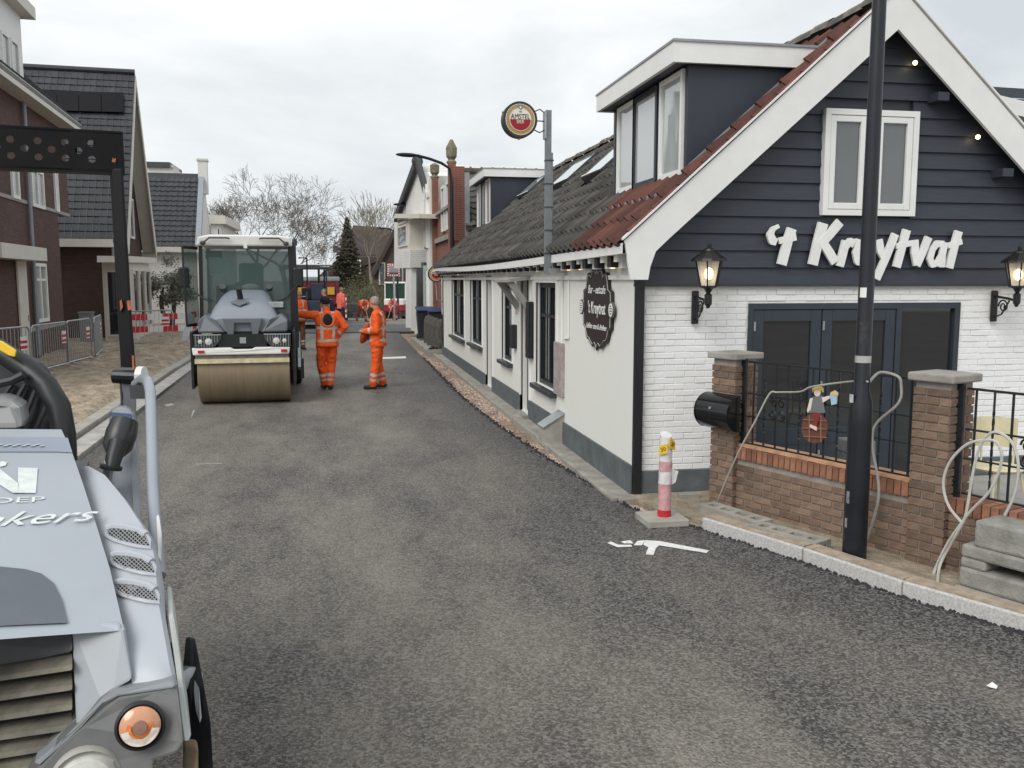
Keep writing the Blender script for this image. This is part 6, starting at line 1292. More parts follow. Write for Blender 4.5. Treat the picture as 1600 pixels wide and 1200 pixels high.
def bin_(p, label, lid, h=1.05):
    p = V(p); t = thing('wheelie_bin', label, 'bin', tuple(p), 0, 'wheelie bins'); B = mat('bin_dark', (.022, .024, .028), .6, .1)
    MB().rings([[p + V((a * r, b * r, z)) for a, b in ((-1, -1), (1, -1), (1, 1), (-1, 1))] for r, z in ((.22, .05), (.28, h - .08))]).build('body', B, t, bevel=.02)
    MB().prism([p + V(q) for q in ((-.31, -.33, h - .07), (.31, -.33, h - .07), (.31, .32, h + .03), (-.31, .32, h + .03))], (0, 0, .05)).build('lid', lid, t, bevel=.015)
    for s in (-1, 1): MB().cyl(p + V((s * .2, .24, .1)), p + V((s * .26, .24, .1)), .1, n=12).build('wheel', RUBBER, t)
    MB().cyl(p + V((-.25, .34, h - .05)), p + V((.25, .34, h - .05)), .02, n=8).build('handle', B, t)
bin_((3.05, 29.6, .06), 'dark wheelie bin with blue lid behind the stone bollards', mat('bin_blue', (.03, .05, .13), .5, .1)); bin_((2.75, 30.6, .06), 'dark wheelie bin with blue lid, left of its pair', mat('bin_blue', (.03, .05, .13))); bin_((3.35, 37.5, .0), 'black wheelie bin in front of the white bay house', BLACK, 1.15)
t = thing('rubble_heap', 'heap of dark stone rubble at the far end of the cafe wall', 'rubble', (2.75, 25.6, .06)); SR = mat('rubble_stone', (.07, .06, .052), .95, .4, 8, .6, 30, island=.4)
for i in range(46):
    a = random.uniform(0, 6.28); r = abs(random.gauss(0, .22)); q = V((2.95 + r * math.cos(a), 25.62 + r * math.sin(a) * .8, .08 + max(0, .42 - r) * random.random())); k = Mx.Rotation(random.random() * 6, 3, (random.random(), random.random(), 1)); sz = random.uniform(.06, .11)
    MB().add([q + k @ V((p.x * sz * 1.3, p.y * sz, p.z * sz * .8)) for p in ico], icf).build('stone', SR, t)
# ================================================================ HOUSES
HBR = brickmat('house_brick', (.085, .040, .030), (.125, .060, .045), (.07, .055, .05)); HBR2 = brickmat('house_brick_dark', (.060, .026, .021), (.085, .038, .030), (.05, .04, .036)); RBR = brickmat('old_red_brick', (.26, .075, .045), (.20, .06, .04), (.20, .16, .13))
CRM = mat('cream_paint', (.66, .63, .56), .6, .06, 3); WH2 = mat('house_white', (.74, .73, .69), .75, .05, 2, .1, 30); SOLAR = mat('solar_panel', (.007, .007, .009), .4, .1, 4, spec=.15); PIPE = mat('zinc_pipe', (.28, .31, .34), .5, .1)
CURT = mat('curtain_glass', (.34, .34, .32), .12, .2, 2); WB = brickmat('white_brick_far', (.70, .69, .66), (.74, .73, .70), (.58, .57, .54), .22, .07, .008)
def wquad(parent, P, n, u0, v0, u1, v1, fm, gm, fw=.07, mull=(), trans=(), name='window'):
    """a window whose corners are read from the photo on the wall plane (P, n)"""
    a, b = PL(u0, v1, P, n), PL(u1, v1, P, n); top = PL(u0, v0, P, n); ud = (b - a); ud.z = 0; w_ = ud.length; h_ = top.z - a.z
    uu = ud.normalized()
    if uu.cross(V((0, 0, 1))).dot(n) < 0: a = b - V((0, 0, b.z - a.z)); uu = -uu
    return window(parent, a + n * .005, uu, w_, h_, fm, gm, fw, .05, mull, trans, name)
dl = V((-.064, .998, 0)).normalized(); n1 = V((dl.y, -dl.x, 0))     # left facades: away from camera, and facing the street
ac = -n1                                                           # into the plots
# --- house 1: eave along the street
P1 = G(55, 562); P1.z = 0; E1 = PL(108, 337, P1, n1); E1L = PL(97, 450, P1, n1); zs = PL(100, 334, P1, n1).z; ez = PL(104, 208, P1, n1).z
h1 = thing('brick_house', 'nearest brown brick house with white dormer and zinc downpipe at the left edge', 'house', (P1.x, P1.y, 0))
def gp(pt, dz=None): q = V((pt.x, pt.y, 0)); q.z = pt.z if dz is None else dz; return q
S1 = P1 - dl * 9
MB().prism([gp(S1, 0), gp(E1L, 0), gp(E1L, zs), gp(S1, zs)], ac * 7).build('wall', HBR, h1); MB().prism([gp(S1, zs), gp(E1, zs), gp(E1, ez), gp(S1, ez)], ac * 7).build('upper_wall', HBR, h1)
MB().prism([gp(S1, zs - .05) + n1 * .03, gp(E1, zs - .05) + n1 * .03, gp(E1, zs + .04) + n1 * .03, gp(S1, zs + .04) + n1 * .03], ac * .05).build('string_course', mat('stone_band', (.33, .32, .30), .8), h1)
zb_ = PL(80, 505, P1, n1).z; MB().prism([gp(P1 - dl * .4, zb_ - .12) + n1 * .05, gp(E1L, zb_ - .12) + n1 * .05, gp(E1L, zb_ - .02) + n1 * .05, gp(P1 - dl * .4, zb_ - .02) + n1 * .05], ac * .06).build('sill_band', mat('stone_band', (.3, .3, .3)), h1)
ovh = n1 * .45; e_out = ez
MB().prism([gp(S1, ez) + ovh, gp(E1, ez) + ovh + dl * .25, gp(E1, ez + .26) + ovh + dl * .25, gp(S1, ez + .26) + ovh], ac * .05).build('eave_fascia', CRM, h1); MB().prism([gp(S1, ez) + ovh - n1 * .05, gp(E1, ez) + ovh + dl * .2 - n1 * .05, gp(E1, ez) + dl * .2, gp(S1, ez)], (0, 0, .03)).build('eave_soffit', CRM, h1)
rz = ez + 4.0; run = 3.6
rp_ = [gp(S1, ez + .24) + ovh, gp(E1, ez + .24) + ovh + dl * .25, gp(E1, rz) - n1 * run + dl * .25, gp(S1, rz) - n1 * run]
r1 = MB().prism(rp_, (0, 0, -.12)).build('roof', BTILE, h1)
sld = (rp_[3] - rp_[0]).normalized(); pieces('tile', r1, tile_items(rp_[0] + sld * .02, dl, sld, (rp_[1] - rp_[0]).length, (rp_[3] - rp_[0]).length - .05, .3, .34, lambda: flattile(.3, .36), 'f'), BTILE, 120, 'roof_tiles')
MB().prism([gp(E1, ez) + dl * .0, gp(E1, ez) + ac * 7, gp(E1, rz - .2) - n1 * run], -dl * .2).build('gable', HBR, h1)
# dormer
dp_ = n1 * .05; dn_ = PL(48, 60, P1 + dp_, n1); a0, a1 = PL(38, 135, P1 + dp_, n1), PL(46, 40, P1 + dp_, n1); d_s = gp(P1, 0) - dl * 5
dbot = a0.z; dtop = a1.z
MB().prism([gp(d_s, dbot) + dp_, gp(a0, dbot), gp(a0, dtop), gp(d_s, dtop) + dp_], ac * 2.6).build('dormer', WHITE, h1); MB().prism([gp(d_s, dtop) + n1 * .35, gp(a0, dtop) + n1 * .3 + dl * .3, gp(a0, dtop + .3) + n1 * .3 + dl * .3, gp(d_s, dtop + .3) + n1 * .35], ac * 3.2).build('dormer_cornice', CRM, h1)
for u0, u1, v0, v1 in ((3, 14, 50, 116), (18, 29, 62, 126)): wquad(h1, P1 + dp_, n1, u0, v0, u1, v1, WHITE, CURT, .06)
wquad(h1, P1, n1, 55, 411, 75, 505, WHITE, CURT, .09, (.5,), (.72,)); wquad(h1, P1, n1, 49, 262, 68, 322, WHITE, CURT, .09, (.5,)); wquad(h1, P1, n1, 18, 255, 29, 309, WHITE, CURT, .09); wquad(h1, P1, n1, 86, 265, 91, 330, WHITE, WHITE, .06)
dq = [PL(24, 408, P1 + n1 * .02, n1), PL(38, 408, P1 + n1 * .02, n1)]; dd_ = MB().prism([gp(dq[0], 0), gp(dq[1], 0), gp(dq[1]), gp(dq[0], dq[1].z)], n1 * .04).build('front_door', CRM, h1); MB().cyl(gp(dq[1], 1.05) + n1 * .06 - dl * .12, gp(dq[1], 1.2) + n1 * .06 - dl * .12, .02, n=8).build('handle', STEEL, dd_)
c0, c1 = PL(4, 408, P1 + n1 * .5, n1), PL(74, 408, P1 + n1 * .5, n1); cz = PL(74, 408, P1 + n1 * .5, n1).z; MB().prism([gp(c0, cz), gp(c1, cz), gp(c1, cz + .33), gp(c0, cz + .33)], ac * .55).build('door_canopy', CRM, h1)
pt, pbm = PL(47, 268, P1 + n1 * .08, n1), PL(52, 400, P1 + n1 * .08, n1); MB().tube([gp(pbm, ez), gp(pbm, .1)], .05, 8).build('downpipe', PIPE, h1, True)
MB().box(0, 0, 0, .01, .01, .01) if False else None
# --- house 2: ridge across, gable to the street
P2 = G(182, 529); P2.z = 0; E2 = PL(221, 392, P2, n1); nq = -dl   # its long eave wall faces the camera
ez2 = PL(140, 372, P2, nq).z; mid = (P2 + gp(E2, 0)) / 2; ap = PL(210, 143, P2, n1); rz2 = ap.z
h2 = thing('brick_house', 'dark brick house with black tile roof, solar panels and cream verge', 'house', (P2.x, P2.y, 0)); DP2 = 9.5; w2 = (gp(E2, 0) - P2).length
MB().prism([gp(P2, 0), gp(E2, 0), gp(E2, ez2), gp(mid, rz2 - .15), gp(P2, ez2)], ac * DP2).build('wall', HBR2, h2)
ro = n1 * .55
for s, A_, nm in ((1, P2 - dl * .35, 'roof'), (-1, gp(E2, 0) + dl * .35, 'rear_roof')):
    sl_ = (gp(mid, rz2) - gp(P2, ez2)); 
    rr_ = [gp(A_, ez2 - .05) + ro, gp(mid, rz2) + ro, gp(mid, rz2) + ac * DP2, gp(A_, ez2 - .05) + ac * DP2]; ob = MB().prism(rr_, (0, 0, -.15)).build(nm, BTILE, h2)
    if s == 1:
        sdv = (rr_[1] - rr_[0]); S2_ = sdv.length; nn2 = ac.cross(sdv.normalized()); nn2 = nn2 if nn2.z > 0 else -nn2
        pieces('tile', ob, tile_items(rr_[0] + nn2 * .01, ac, sdv, DP2 + .5, S2_, .225, .31, lambda: flattile(.225, .33), 'f'), BTILE, 300, 'roof_tiles')
        RP0, RN = rr_[0] + nn2 * .09, nn2
for i, (u0, u1) in enumerate(((55, 89), (90, 123), (124, 158), (159, 193))):
    MB().prism([PL(u, v, RP0, RN) for u, v in ((u0, 140.5 + u0 * .027), (u1, 140.5 + u1 * .027), (u1, 171 + u1 * .027), (u0, 171 + u0 * .027))], RN * .04).build('solar_panel', SOLAR, h2)
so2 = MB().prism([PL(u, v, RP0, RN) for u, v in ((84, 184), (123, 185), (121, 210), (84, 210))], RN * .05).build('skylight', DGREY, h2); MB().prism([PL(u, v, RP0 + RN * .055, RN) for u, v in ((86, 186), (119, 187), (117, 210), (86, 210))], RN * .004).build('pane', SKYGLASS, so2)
MB().cyl(gp(mid, rz2 + .02) + ro, gp(mid, rz2 + .02) + ac * DP2, .12, n=10).build('ridge', BTILE, h2)
for A_ in (P2 - dl * .35, gp(E2, 0) + dl * .35):   # cream verge boards
    MB().prism([gp(A_, ez2 - .2) + ro, gp(mid, rz2 - .1) + ro, gp(mid, rz2 - .45) + ro, gp(A_, ez2 - .55) + ro + (gp(mid, 0) - gp(A_, 0)) * .06], n1 * .04).build('verge_board', CRM, h2)
    MB().prism([gp(A_, ez2 - .22) + ro, gp(mid, rz2 - .2) + ro, gp(mid, rz2 - .2), gp(A_, ez2 - .22)], (0, 0, -.05)).build('verge_soffit', CRM, h2)
MB().prism([gp(P2 - dl * .38, ez2 - .32) + ro * .2, gp(P2 - dl * .38, ez2 - .32) + ac * DP2, gp(P2 - dl * .38, ez2 - .04) + ac * DP2, gp(P2 - dl * .38, ez2 - .04) + ro * .2], dl * .12).build('gutter', CRM, h2)
q = PL(176, 380, P2 + nq * .1, nq); MB().tube([gp(q, ez2 - .1), gp(q, .1)], .05, 8).build('downpipe', PIPE, h2)
wquad(h2, P2, n1, 203, 310, 209, 372, WHITE, GLASS, .08); 
MB().prism([PL(u, v, P2 + n1 * 1.0, n1) for u, v in ((203, 400), (245, 403), (245, 411), (203, 410))], ac * 1.0).build('bay_roof', CRM, h2)
bb = [gp(PL(205, 480, P2 + n1 * .85, n1), 0), gp(PL(236, 480, P2 + n1 * .85, n1), 0)]; zt_ = PL(225, 411, P2 + n1 * .9, n1).z; MB().prism([bb[0], bb[1], gp(bb[1], zt_), gp(bb[0], zt_)], ac * .85).build('bay', CRM, h2)
wn_ = nq; Pb = bb[0]; 
for i in range(3): a = bb[0] + (bb[1] - bb[0]) * (.06 + .31 * i); window(h2, a + V((0, 0, .35)) + n1 * .01, dl, (bb[1] - bb[0]).length * .27, zt_ - .6, CRM, GLASS, .06)
window(h2, bb[0] + ac * .75 + V((0, 0, .2)) + nq * .01, n1, .6, zt_ - .5, CRM, GLASS, .06)
# --- house 3: white, ridge across
P3 = AY(318, 500, 45.0); P3.z = 0; h3 = thing('white_house', 'white house with black tiled roof and slim white chimney behind the olive tree', 'house', (P3.x, P3.y, 0))
ez3 = PL(270, 386, P3, nq).z; W3 = 7.0; E3_ = P3 + dl * W3; m3 = P3 + dl * W3 / 2; rz3 = AY(280, 271, 48.5).z; DP3 = 9
MB().prism([gp(P3, 0), gp(E3_, 0), gp(E3_, ez3), gp(m3, rz3 - .1), gp(P3, ez3)], ac * DP3).build('wall', WH2, h3)
rr_ = [gp(P3 - dl * .3, ez3) + n1 * -.15, gp(m3, rz3) + n1 * -.15, gp(m3, rz3) + ac * DP3, gp(P3 - dl * .3, ez3) + ac * DP3]; ob = MB().prism(rr_, (0, 0, -.12)).build('roof', BTILE, h3); sdv = rr_[1] - rr_[0]
pieces('tile', ob, tile_items(rr_[0], ac, sdv, DP3, sdv.length, .27, .36, lambda: pantile(.27, .38, .03, 5), 'p'), BTILE, 0, 'roof_tiles')
MB().prism([gp(E3_ + dl * .3, ez3), gp(m3, rz3), gp(m3, rz3) + ac * DP3, gp(E3_ + dl * .3, ez3) + ac * DP3], (0, 0, -.12)).build('rear_roof', BTILE, h3)
MB().prism([gp(P3 - dl * .35, ez3 - .25), gp(P3 - dl * .35, ez3 - .25) + ac * DP3, gp(P3 - dl * .35, ez3 - .0) + ac * DP3, gp(P3 - dl * .35, ez3 - .0)], dl * .12).build('gutter', CRM, h3)
MB().prism([gp(P3 - dl * .34, ez3 + .1) + n1 * .03, gp(m3, rz3 + .12) + n1 * .03, gp(m3, rz3 - .3) + n1 * .03, gp(P3 - dl * .34, ez3 - .4) + n1 * .03], ac * .25).build('verge', PIPE, h3)
cz_ = AY(318, 252, 48.5).z; cc = AY(318, 290, 48.5); ch = MB().obox((cc.x, cc.y, (cz_ + rz3 - 1) / 2), n1 * .22, dl * .3, V((0, 0, (cz_ - rz3 + 1) / 2))).build('chimney', WH2, h3); MB().obox((cc.x, cc.y, cz_ + .04), n1 * .27, dl * .35, V((0, 0, .05))).build('chimney_cap', CRM, ch)
wquad(h3, P3, n1, 326, 350, 329, 378, WHITE, GLASS, .06)
P4 = AY(352, 400, 60); h4 = thing('white_house', 'small white house with bracketed eave seen past the roller cab', 'house', (P4.x, 60, -.5)); z4 = AY(345, 350, 60).z
MB().prism([(P4.x - 5, 60, -.5), (P4.x - .2, 60, -.5), (P4.x - .2, 60, z4), (P4.x - 5, 60, z4)], (0, 8, 0)).build('wall', WH2, h4); MB().prism([(P4.x - 5.2, 59.7, z4), (P4.x + .15, 59.7, z4), (P4.x + .1, 59.7, z4 + .5), (P4.x - 5.2, 59.7, z4 + .9)], (0, 8.6, 0)).build('roof', CRM, h4); wquad(h4, V((P4.x, 60, 0)), V((0, -1, 0)), 340, 356, 345, 380, WHITE, GLASS, .06)
t = thing('roof_terrace_box', 'grey flat roofed block behind the ridge of the white house', 'building', tuple(AY(250, 300, 58) * V((1, 1, 0)) if False else (AY(250, 300, 58).x, 58, 0))); a, b = AY(228, 258, 58), AY(271, 262, 58)
MB().box(a.x, 58, 0, b.x, 62, b.z).build('wall', WH2, t); MB().box(a.x, 57.8, b.z, a.x + 1.4, 62, b.z + .3).build('parapet', DGREY, t); MB().box(b.x - 1, 57.9, b.z, b.x, 60, b.z + .15).build('coping', CRM, t)
# --- right side beyond the cafe
nL = V((-1, 0, 0))
PB = V((2.98, 26, 0)); yN, yF = AX(716, 300, 2.98).y, AX(683, 330, 2.98).y
hb_ = thing('brick_gable_house', 'old red brick gable house with stone finials beyond the cafe', 'house', (2.98, yN, 0)); zt_ = AX(700, 262, 2.98).z; zr = AY(790, 254, (yN + yF) / 2).z; zev = 3.6; ym = (yN + yF) / 2
MB().prism([(3.0, yN, 0), (3.0, yF, 0), (3.0, yF, zev), (3.0, ym + .8, zr - .4), (3.0, ym - .8, zr - .4), (3.0, yN, zev)], (.3, 0, 0)).build('front_wall', RBR, hb_)
MB().box(3.3, yN + .05, 0, 11, yF - .05, zev - .1).build('wall', RBR, hb_)
rr_ = [V((3.3, yN - .15, zev)), V((3.3, ym, zr)), V((11, ym, zr)), V((11, yN - .15, zev))]; ob = MB().prism(rr_, (0, 0, -.1)).build('roof', TILE, hb_); MB().prism([V((3.3, yF + .15, zev)), V((3.3, ym, zr)), V((11, ym, zr)), V((11, yF + .15, zev))], (0, 0, -.1)).build('rear_roof', TILE, hb_)
pieces('tile', ob, tile_items(rr_[0], (1, 0, 0), rr_[1] - rr_[0], 7.6, (rr_[1] - rr_[0]).length, .27, .34, lambda: pantile(.27, .36, .03), 'q'), TILE, 200, 'roof_tiles'); MB().cyl((3.3, ym, zr + .02), (11, ym, zr + .02), .12, n=10).build('ridge', TILE, hb_)
for i in range(22): MB().cyl((3.45 + i * .35, ym, zr + .03), (3.5 + i * .35, ym, zr + .03), .145, n=10).build('ridge_collar', TILE, hb_)
# edge piers and finials
for y, u, v0, name in ((yN + .1, 697, 215, 'near'), (yF - .4, 687, 233, 'far')):
    zp = AX(700, 250, 2.95).z if name == 'near' else AX(690, 256, 2.95).z
    MB().box(2.86, y, 1.0, 3.05, y + .4, zp).build('pier', RBR, hb_); z1 = AX(u, v0, 2.95).z
    MB().lathe([(.13, 0), (.15, .06), (.09, .12), (.15, .2), (.16, .45), (.04, .95 * (z1 - zp) + .05), (0, z1 - zp)], (2.95, y + .2, zp), n=8).build('finial', mat('mossy_stone', (.20, .18, .12), .9, .4, 6), hb_)
for z0, z1 in ((3.3, 3.45), (4.2, 4.3)): MB().box(2.9, yN + .02, z0, 3.0, yF, z1).build('string_course', CONC2, hb_)
MB().box(2.9, yN - .02, 3.2, 3.28, yN + .35, AX(712, 246, 3.0).z).build('party_parapet', RBR, hb_); MB().box(3.28, yN - .03, 3.2, 3.42, yN + .4, AX(712, 262, 3.1).z).build('lead_flashing', ZINC, hb_)
for y0 in (yN + .8, yN + 2.2): window(hb_, (2.995, y0 + .9, 1.0), (0, -1, 0), .9, 1.7, WHITE, GLASS, .08); 
for y0 in (yN + .8, yN + 2.2): window(hb_, (2.995, y0 + .9, 3.6), (0, -1, 0), .8, 1.4, WHITE, GLASS, .08)
dyb = max(0, 25.7 - yN); hb_.location.y += dyb; hb_.location.x += .2; yF += dyb
# narrow white house
yA, yB_ = yF + .15, AX(666, 350, 3.0).y; zt_ = AX(677, 257, 3.0).z; hw = thing('narrow_white_house', 'narrow tall white house between the red brick gable and the white bay house', 'house', (3, yA, 0))
MB().prism([(3.0, yA, 0), (3.0, yB_, 0), (3.0, yB_, zt_ - .9), (3.0, (yA + yB_) / 2, zt_), (3.0, yA, zt_ - .2)], (1.2, 0, 0)).build('wall', WH2, hw); MB().box(2.93, yA + .03, zt_ - .9, 3.0, yB_, zt_ - .75).build('cornice', WHITE, hw)
for k in range(3): window(hw, (2.99, yA + .8 + k * (yB_ - yA - .9) / 3 + .6, 3.2), (0, -1, 0), .8, 2.2, WHITE, GLASS, .07); window(hw, (2.99, yA + .8 + k * (yB_ - yA - .9) / 3 + .6, .5), (0, -1, 0), .8, 1.9, WHITE, GLASS, .07)
MB().box(2.86, yA + 1.0, .0, 3.0, yA + 1.25, 2.6).build('shutter', mat('pale_green', (.35, .45, .40), .7), hw)
# white brick house with the corner bay
yC = yB_ + .2; A3 = AX(664, 400, 3.05); B3 = AY(616, 400, A3.y + 7.5); fl = (V((B3.x, B3.y, 0)) - V((A3.x, A3.y, 0))); nW = V((-fl.y, fl.x, 0)).normalized(); PW = V((A3.x, A3.y, 0)); 
hwb = thing('bay_house', 'white brick house with pointed gable and corner bay window over the works', 'house', tuple(PW)); F = lambda u, v, o_=0: PL(u, v, PW + nW * o_, nW)
MB().prism([F(664, 530), F(642, 530), F(642, 419), F(664, 419)], -nW * 6).build('wall', WB, hwb); MB().prism([F(664, 419), F(616, 419), F(616, 350), F(652, 254), F(664, 300)], -nW * 6).build('upper_wall', WB, hwb)
for a, b in (((652, 250), (618, 342)), ((652, 250), (666, 300))): MB().bar(F(*a, .12), F(*b, .12), .3, .16, nW).build('verge', mat('verge_dark', (.05, .05, .05), .8), hwb)
MB().ell(F(652, 252, .1), .22, .22, .22, 10, 6).build('ridge_knob', mat('verge_dark', (.05, .05, .05)), hwb)
b_ = MB().prism([F(640, 418, .6), F(621, 418, .6), F(621, 342, .6), F(640, 342, .6)], -nW * .8).build('bay', CRM, hwb); MB().prism([F(641, 418, .65), F(620, 418, .65), F(620, 391, .65), F(641, 391, .65)], -nW * .7).build('bay_base', WB, hwb)
MB().prism([F(655, 341, .8), F(614, 341, .8), F(617, 334, .8), F(655, 334, .8)], -nW * 1.2).build('bay_roof', CRM, hwb)
for u0, v0, u1, v1 in ((623, 343, 637, 352), (623, 355, 637, 387)): wquad(hwb, PW + nW * .6, nW, u0, v0, u1, v1, CRM, GLASS, .06)
for u0, v0, u1, v1 in ((648, 340, 653, 390), (656, 340, 660, 388)): wquad(hwb, PW, nW, u0, v0, u1, v1, CRM, GLASS, .06)
MB().prism([F(662, 410, .25), F(643, 410, .25), F(643, 416, .25), F(662, 416, .25)], -nW * .3).build('shop_cornice', DGREY, hwb); sf = MB().prism([F(662, 490, .05), F(647, 490, .05), F(647, 418, .05), F(662, 418, .05)], -nW * .1).build('shop_front', mat('shop_dark', (.03, .035, .045), .4), hwb)
MB().prism([F(642, 512, .6), F(638, 512, .6), F(638, 420, .6), F(642, 420, .6)], -nW * .2).build('bay_post', WHITE, hwb); MB().prism([F(637, 512, .6), F(634, 512, .6), F(634, 420, .6), F(637, 420, .6)], -nW * .2).build('bay_post', WHITE, hwb)
# far houses
FB = brickmat('far_brick', (.085, .05, .038), (.07, .04, .032), (.07, .06, .05)); FR = mat('far_roof', (.060, .046, .040), .9, .3, .8, island=.1)
t = thing('far_house', 'brown far house with white windows behind the bare shrubs', 'house', tuple(AY(560, 480, 88)))
MB().prism([Q(*p) for p in ((500, 480, 86.2), (612, 480, 86.2), (612, 398, 86.2), (534, 398, 86.2), (500, 430, 86.2))], (0, 8, 0)).build('wall', FB, t); MB().prism([Q(*p) for p in ((488, 440, 86), (530, 402, 86), (552, 352, 90), (612, 356, 90), (612, 402, 86))], (0, 1, 0)).build('roof', FR, t)
for u in (533, 553): w_ = MB().prism([Q(u, 428, 85.8), Q(u + 11, 428, 85.8), Q(u + 11, 406, 85.8), Q(u, 406, 85.8)], (0, .1, 0)).build('window', WHITE, t); MB().prism([Q(u + 2, 425, 85.7), Q(u + 9, 425, 85.7), Q(u + 9, 409, 85.7), Q(u + 2, 409, 85.7)], (0, .05, 0)).build('pane', GLASS, w_)
MB().prism([Q(520, 394, 87), Q(529, 394, 87), Q(529, 384, 87), Q(520, 384, 87)], (0, 1, 0)).build('chimney', DGREY, t)
t = thing('far_barn', 'dark brown barn-like house with steep roof left of the white bay house', 'house', tuple(AY(600, 480, 72)))
MB().prism([Q(*p) for p in ((580, 475, 72), (680, 475, 72), (680, 430, 72), (680, 350, 72), (622, 352, 72), (584, 425, 72))], (0, 8, 0)).build('wall', FB, t); MB().bar(Q(622, 350, 71.8), Q(582, 430, 71.8), .5, .3).build('verge', FR, t)
for u in (572, 600): w_ = MB().prism([Q(u + 20, 445, 71.9), Q(u + 30, 445, 71.9), Q(u + 30, 410, 71.9), Q(u + 20, 410, 71.9)], (0, .1, 0)).build('window', CRM, t); MB().prism([Q(u + 22, 443, 71.8), Q(u + 28, 443, 71.8), Q(u + 28, 412, 71.8), Q(u + 22, 412, 71.8)], (0, .05, 0)).build('pane', GLASS, w_)
# street lamps, mirror
def slamp(base, htop, head, label):
    base, head = V(base), V(head); t = thing('street_lamp', label, 'street lamp', tuple(base), 0, 'curved street lamps along the right side')
    top = V((base.x, base.y, htop)); MB().cyl(base, top, .075, .05, 10).build('pole', BP, t, True); d_ = head - top
    MB().tube([top, top + V((0, 0, .35 * d_.z + .1)) + d_ * .06, top + d_ * .3 + V((0, 0, d_.z * .45)), top + d_ * .65 + V((0, 0, d_.z * .25)), head], .04, 8).build('arm', BP, t, True)
    e_ = d_.copy(); e_.z = 0; e_.normalize(); MB().ell(head + e_ * .28, .34, .11, .06, 12, 6, Mx.Rotation(math.atan2(e_.y, e_.x), 3, 'Z')).build('lamp_head', BP, t, True)
l1 = AX(706, 300, 3.5); l1 = AY(706, 300, 25.4); slamp((l1.x, 25.4, 0), AY(706, 285, 25.4).z, AY(652, 243, 25.2), 'curved street lamp nearest, standing beside the red brick gable')
l2 = AY(661, 480, 38.0); slamp((l2.x - .05, 38, 0), AY(661, 345, 38).z, AY(636, 320, 37.8), 'curved street lamp in front of the white bay house')
l3 = AY(622, 480, 60); slamp((l3.x, 60, -.5), AY(622, 372, 60).z, AY(604, 357, 60), 'farthest street lamp arm showing left of the bay house')
c = Q(615, 422, 52); t = thing('traffic_mirror', 'square traffic mirror with red and white rim under the bay', 'mirror', (c.x, c.y, -.3)); MB().obox(c, V((.36, 0, 0)), V((0, .03, 0)), V((0, 0, .36))).build('rim', WHITE, t, bevel=.05)
MB().obox(c - V((0, .035, 0)), V((.27, 0, 0)), V((0, .004, 0)), V((0, 0, .25))).build('mirror_glass', mat('mirror', (.7, .7, .7), .05, 0, metal=1), t)
for k in range(-2, 3):
    for s in (-1, 1): MB().obox(c + V((k * .13, -.032, s * .31)), V((.035, 0, 0)), V((0, .003, 0)), V((0, 0, .045))).build('red_mark', RW, t); MB().obox(c + V((s * .32, -.032, k * .13)), V((.035, 0, 0)), V((0, .003, 0)), V((0, 0, .035))).build('red_mark', RW, t)
MB().cyl((c.x, c.y + .03, -.35), (c.x, c.y + .03, c.z), .05, n=10).build('post', STEEL, t)
MB().tube([AY(648, 331, 37.9), AY(661, 331, 38), AY(680, 331, 33)], .03, 6).build('bracket_arm', BP, bpy.data.objects['street_lamp.001'])
# ================================================================ TREES
BARK = mat('bark', (.105, .088, .07), .95, .3, 6, .4, 20); TWIG = mat('twigs', (.13, .11, .088), .95, .2, 3)
def bare_tree(base, H, label, seed, spread=.5, trunk=.3, levels=6, fork=.22, tl=1.0, lean=(0, 0), group='bare trees', bark=BARK, twig=TWIG, splits=3, ratio=(.62, .86)):
    rnd = random.Random(seed); base = V(base); t = thing('bare_tree', label, 'tree', tuple(base), 0, group); big, fine = MB(), MB()
    def grow(p, d_, ln, r, lv):
        pts = [p]; rs = [r]; n = 4 if lv < 2 else 3; dd = d_.copy()
        for i in range(n):
            dd = (dd + V((rnd.gauss(0, .13), rnd.gauss(0, .13), rnd.gauss(0, .08) + (.05 if lv > 0 else 0)))).normalized(); p = p + dd * ln / n; pts.append(p); rs.append(r * (1 - .42 * (i + 1) / n))
        (big if lv < 3 else fine).tube(pts, [max(q, .0125) for q in rs], 6 if lv < 2 else (4 if lv < 4 else 3))
        if lv >= levels: return
        k = splits + (1 if lv in (1, 2, 3) else 0)
        for i in range(k):
            a = 2 * math.pi * (i + rnd.random() * .6) / k; o = dd.orthogonal().normalized(); o2 = dd.cross(o); sp_ = spread * rnd.uniform(.6, 1.3) * (1 if i or lv == 0 else .35)
            nd = (dd + (o * math.cos(a) + o2 * math.sin(a)) * sp_).normalized(); fr_ = pts[-1] if i < 2 else pts[-1 - rnd.randint(0, 1 if lv else 2)]
            grow(fr_, nd, ln * rnd.uniform(*ratio), rs[-1] * rnd.uniform(.62, .8), lv + 1)
    grow(base, V((lean[0], lean[1], 1)).normalized(), H * fork, trunk, 0)
    big.build('trunk', bark, t, True, fixn=False); fine.build('crown', twig, t, fixn=False)
c = AY(398, 470, 80); bare_tree((c.x, 80, -.6), 6.9, 'large bare tree rising straight behind the roller cab roof, left of two', 21, .80, .30, 6, .60, ratio=(.56, .80))
c = AY(455, 470, 76); bare_tree((c.x, 76, -.6), 6.8, 'large bare wide-crowned tree right of the roller cab, right of two', 11, .85, .28, 6, .58, ratio=(.56, .82))
PALE = mat('pale_bark', (.24, .21, .16), .9, .2, 4)
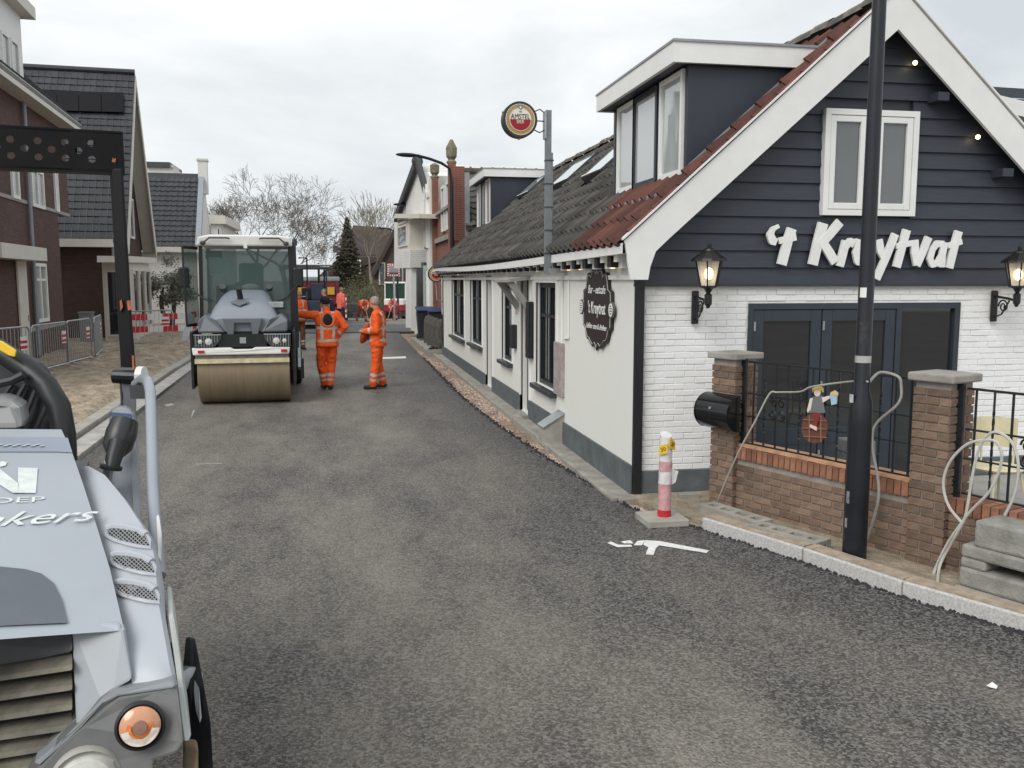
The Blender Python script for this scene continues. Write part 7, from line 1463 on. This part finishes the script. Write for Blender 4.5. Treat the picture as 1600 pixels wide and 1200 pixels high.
for i, (u, d_, h, sd_, lab) in enumerate(((600, 66, 8.5, 5, 'slim pale bare tree before the dark barn-like house'), (572, 75, 8.8, 8, 'thin bare tree in front of the far brown house'), (508, 82, 6.5, 9, 'low bare tree with budding yellowish twigs behind the paver'), (588, 90, 9.6, 14, 'thin bare tree showing above the far brown roofs'))):
    c = AY(u, 470, d_); bare_tree((c.x, d_, -.6), h, lab, sd_, .42, .13, 6, .3, bark=PALE, splits=2, twig=mat('pale_twigs', (.21, .19, .13), .95, .2, 3) if i < 3 else TWIG)
def leafy(t, name, pts, size, mt, seed, flat=1.0):
    rnd = random.Random(seed); m = MB()
    for p in pts:
        a = V((rnd.gauss(0, 1), rnd.gauss(0, 1), rnd.gauss(0, 1))).normalized(); b = a.orthogonal().normalized(); s = size * rnd.uniform(.6, 1.4); m.add([p - a * s, p + b * s * .45, p + a * s, p - b * s * .45], [(0, 1, 2, 3)])
    return m.build(name, mt, t, fixn=False)
rnd = random.Random(2); c = AY(545, 470, 84); t = thing('conifer_tree', 'dark brown-green conical conifer behind the far house roof', 'tree', (c.x, 84, -.6)); zt_ = AY(545, 341, 84).z; pts = []
for i in range(5200):
    h = rnd.random() ** .8; r = (1 - h) * 2.6 * (.55 + .45 * math.sin(h * 60) ** 2) * rnd.random() ** .4 + .05; a = rnd.random() * 6.283; pts.append(V((c.x + r * math.cos(a), 84 + r * math.sin(a), zt_ - (1 - h) * 7.5 - r * .25)))
leafy(t, 'crown', pts, .17, mat('conifer_green', (.045, .055, .030), .9, .3, 2, island=.5, col2=(.075, .065, .035)), 4); MB().cyl((c.x, 84, -.6), (c.x, 84, zt_ - .5), .25, .04, 8).build('trunk', BARK, t)
# thicket behind the works
m = MB(); rnd = random.Random(5)
for i in range(1500):
    u = rnd.uniform(440, 640); d_ = rnd.uniform(64, 76); c = AY(u, 470, d_); h = rnd.uniform(.8, 2.6) * (1.1 if 545 < u < 605 else .6); q = V((c.x, d_, -.6)); dr_ = V((rnd.gauss(0, .3), rnd.gauss(0, .3), 1)).normalized(); 
    m.tube([q, q + dr_ * h * .5 + V((rnd.gauss(0, .1), 0, 0)), q + dr_ * h + V((rnd.gauss(0, .35), 0, rnd.gauss(0, .1)))], [.03, .02, .008], 3)
th = m.build('thicket', mat('thicket_twig', (.11, .10, .065), .95, .3, 1.5), None, kind='stuff', fixn=False); tag(th, 'tangle of bare brown-green shrubs behind the works at the street end', 'shrubs')
pts = [];
for i in range(5200):
    u = rnd.gauss(578, 32); d_ = rnd.uniform(65, 76); c = AY(u, 470, d_); pts.append(V((c.x, d_, -.6 + abs(rnd.gauss(0, 1.15)))))
lo = leafy(None, 'thicket_leaves', pts, .09, mat('olive_leaf', (.085, .095, .035), .9, .3, 2, island=.5, col2=(.12, .13, .05)), 7); lo['kind'] = 'stuff'; tag(lo, 'sparse green leaves low in the shrubs behind the works', 'leaves')
# olive
c = AY(262, 470, 41); t = thing('olive_tree', 'small round olive tree with forked trunk before the white house wall', 'tree', (c.x, 41, 0)); cz0 = AY(262, 450, 41).z; pts = []; rnd = random.Random(8)
cl = [V((c.x + rnd.gauss(0, .45), 41 + rnd.gauss(0, .35), cz0 + rnd.gauss(0, .38))) for k in range(26)]
for i in range(5200): q = rnd.choice(cl); pts.append(q + V((rnd.gauss(0, .17), rnd.gauss(0, .17), rnd.gauss(0, .15))))
leafy(t, 'crown', pts, .055, mat('olive_foliage', (.17, .18, .13), .8, .3, 3, island=.5, col2=(.26, .27, .20)), 3)
for s in (-1, 1): MB().tube([(c.x + s * .12, 41, 0), (c.x + s * .2, 41, .6), (c.x + s * .28, 41, 1.1), (c.x + s * .15, 41, 1.8)], [.12, .1, .09, .04], 8).build('trunk', mat('olive_bark', (.10, .085, .07), .95, .3, 8, .5, 20), t, True)
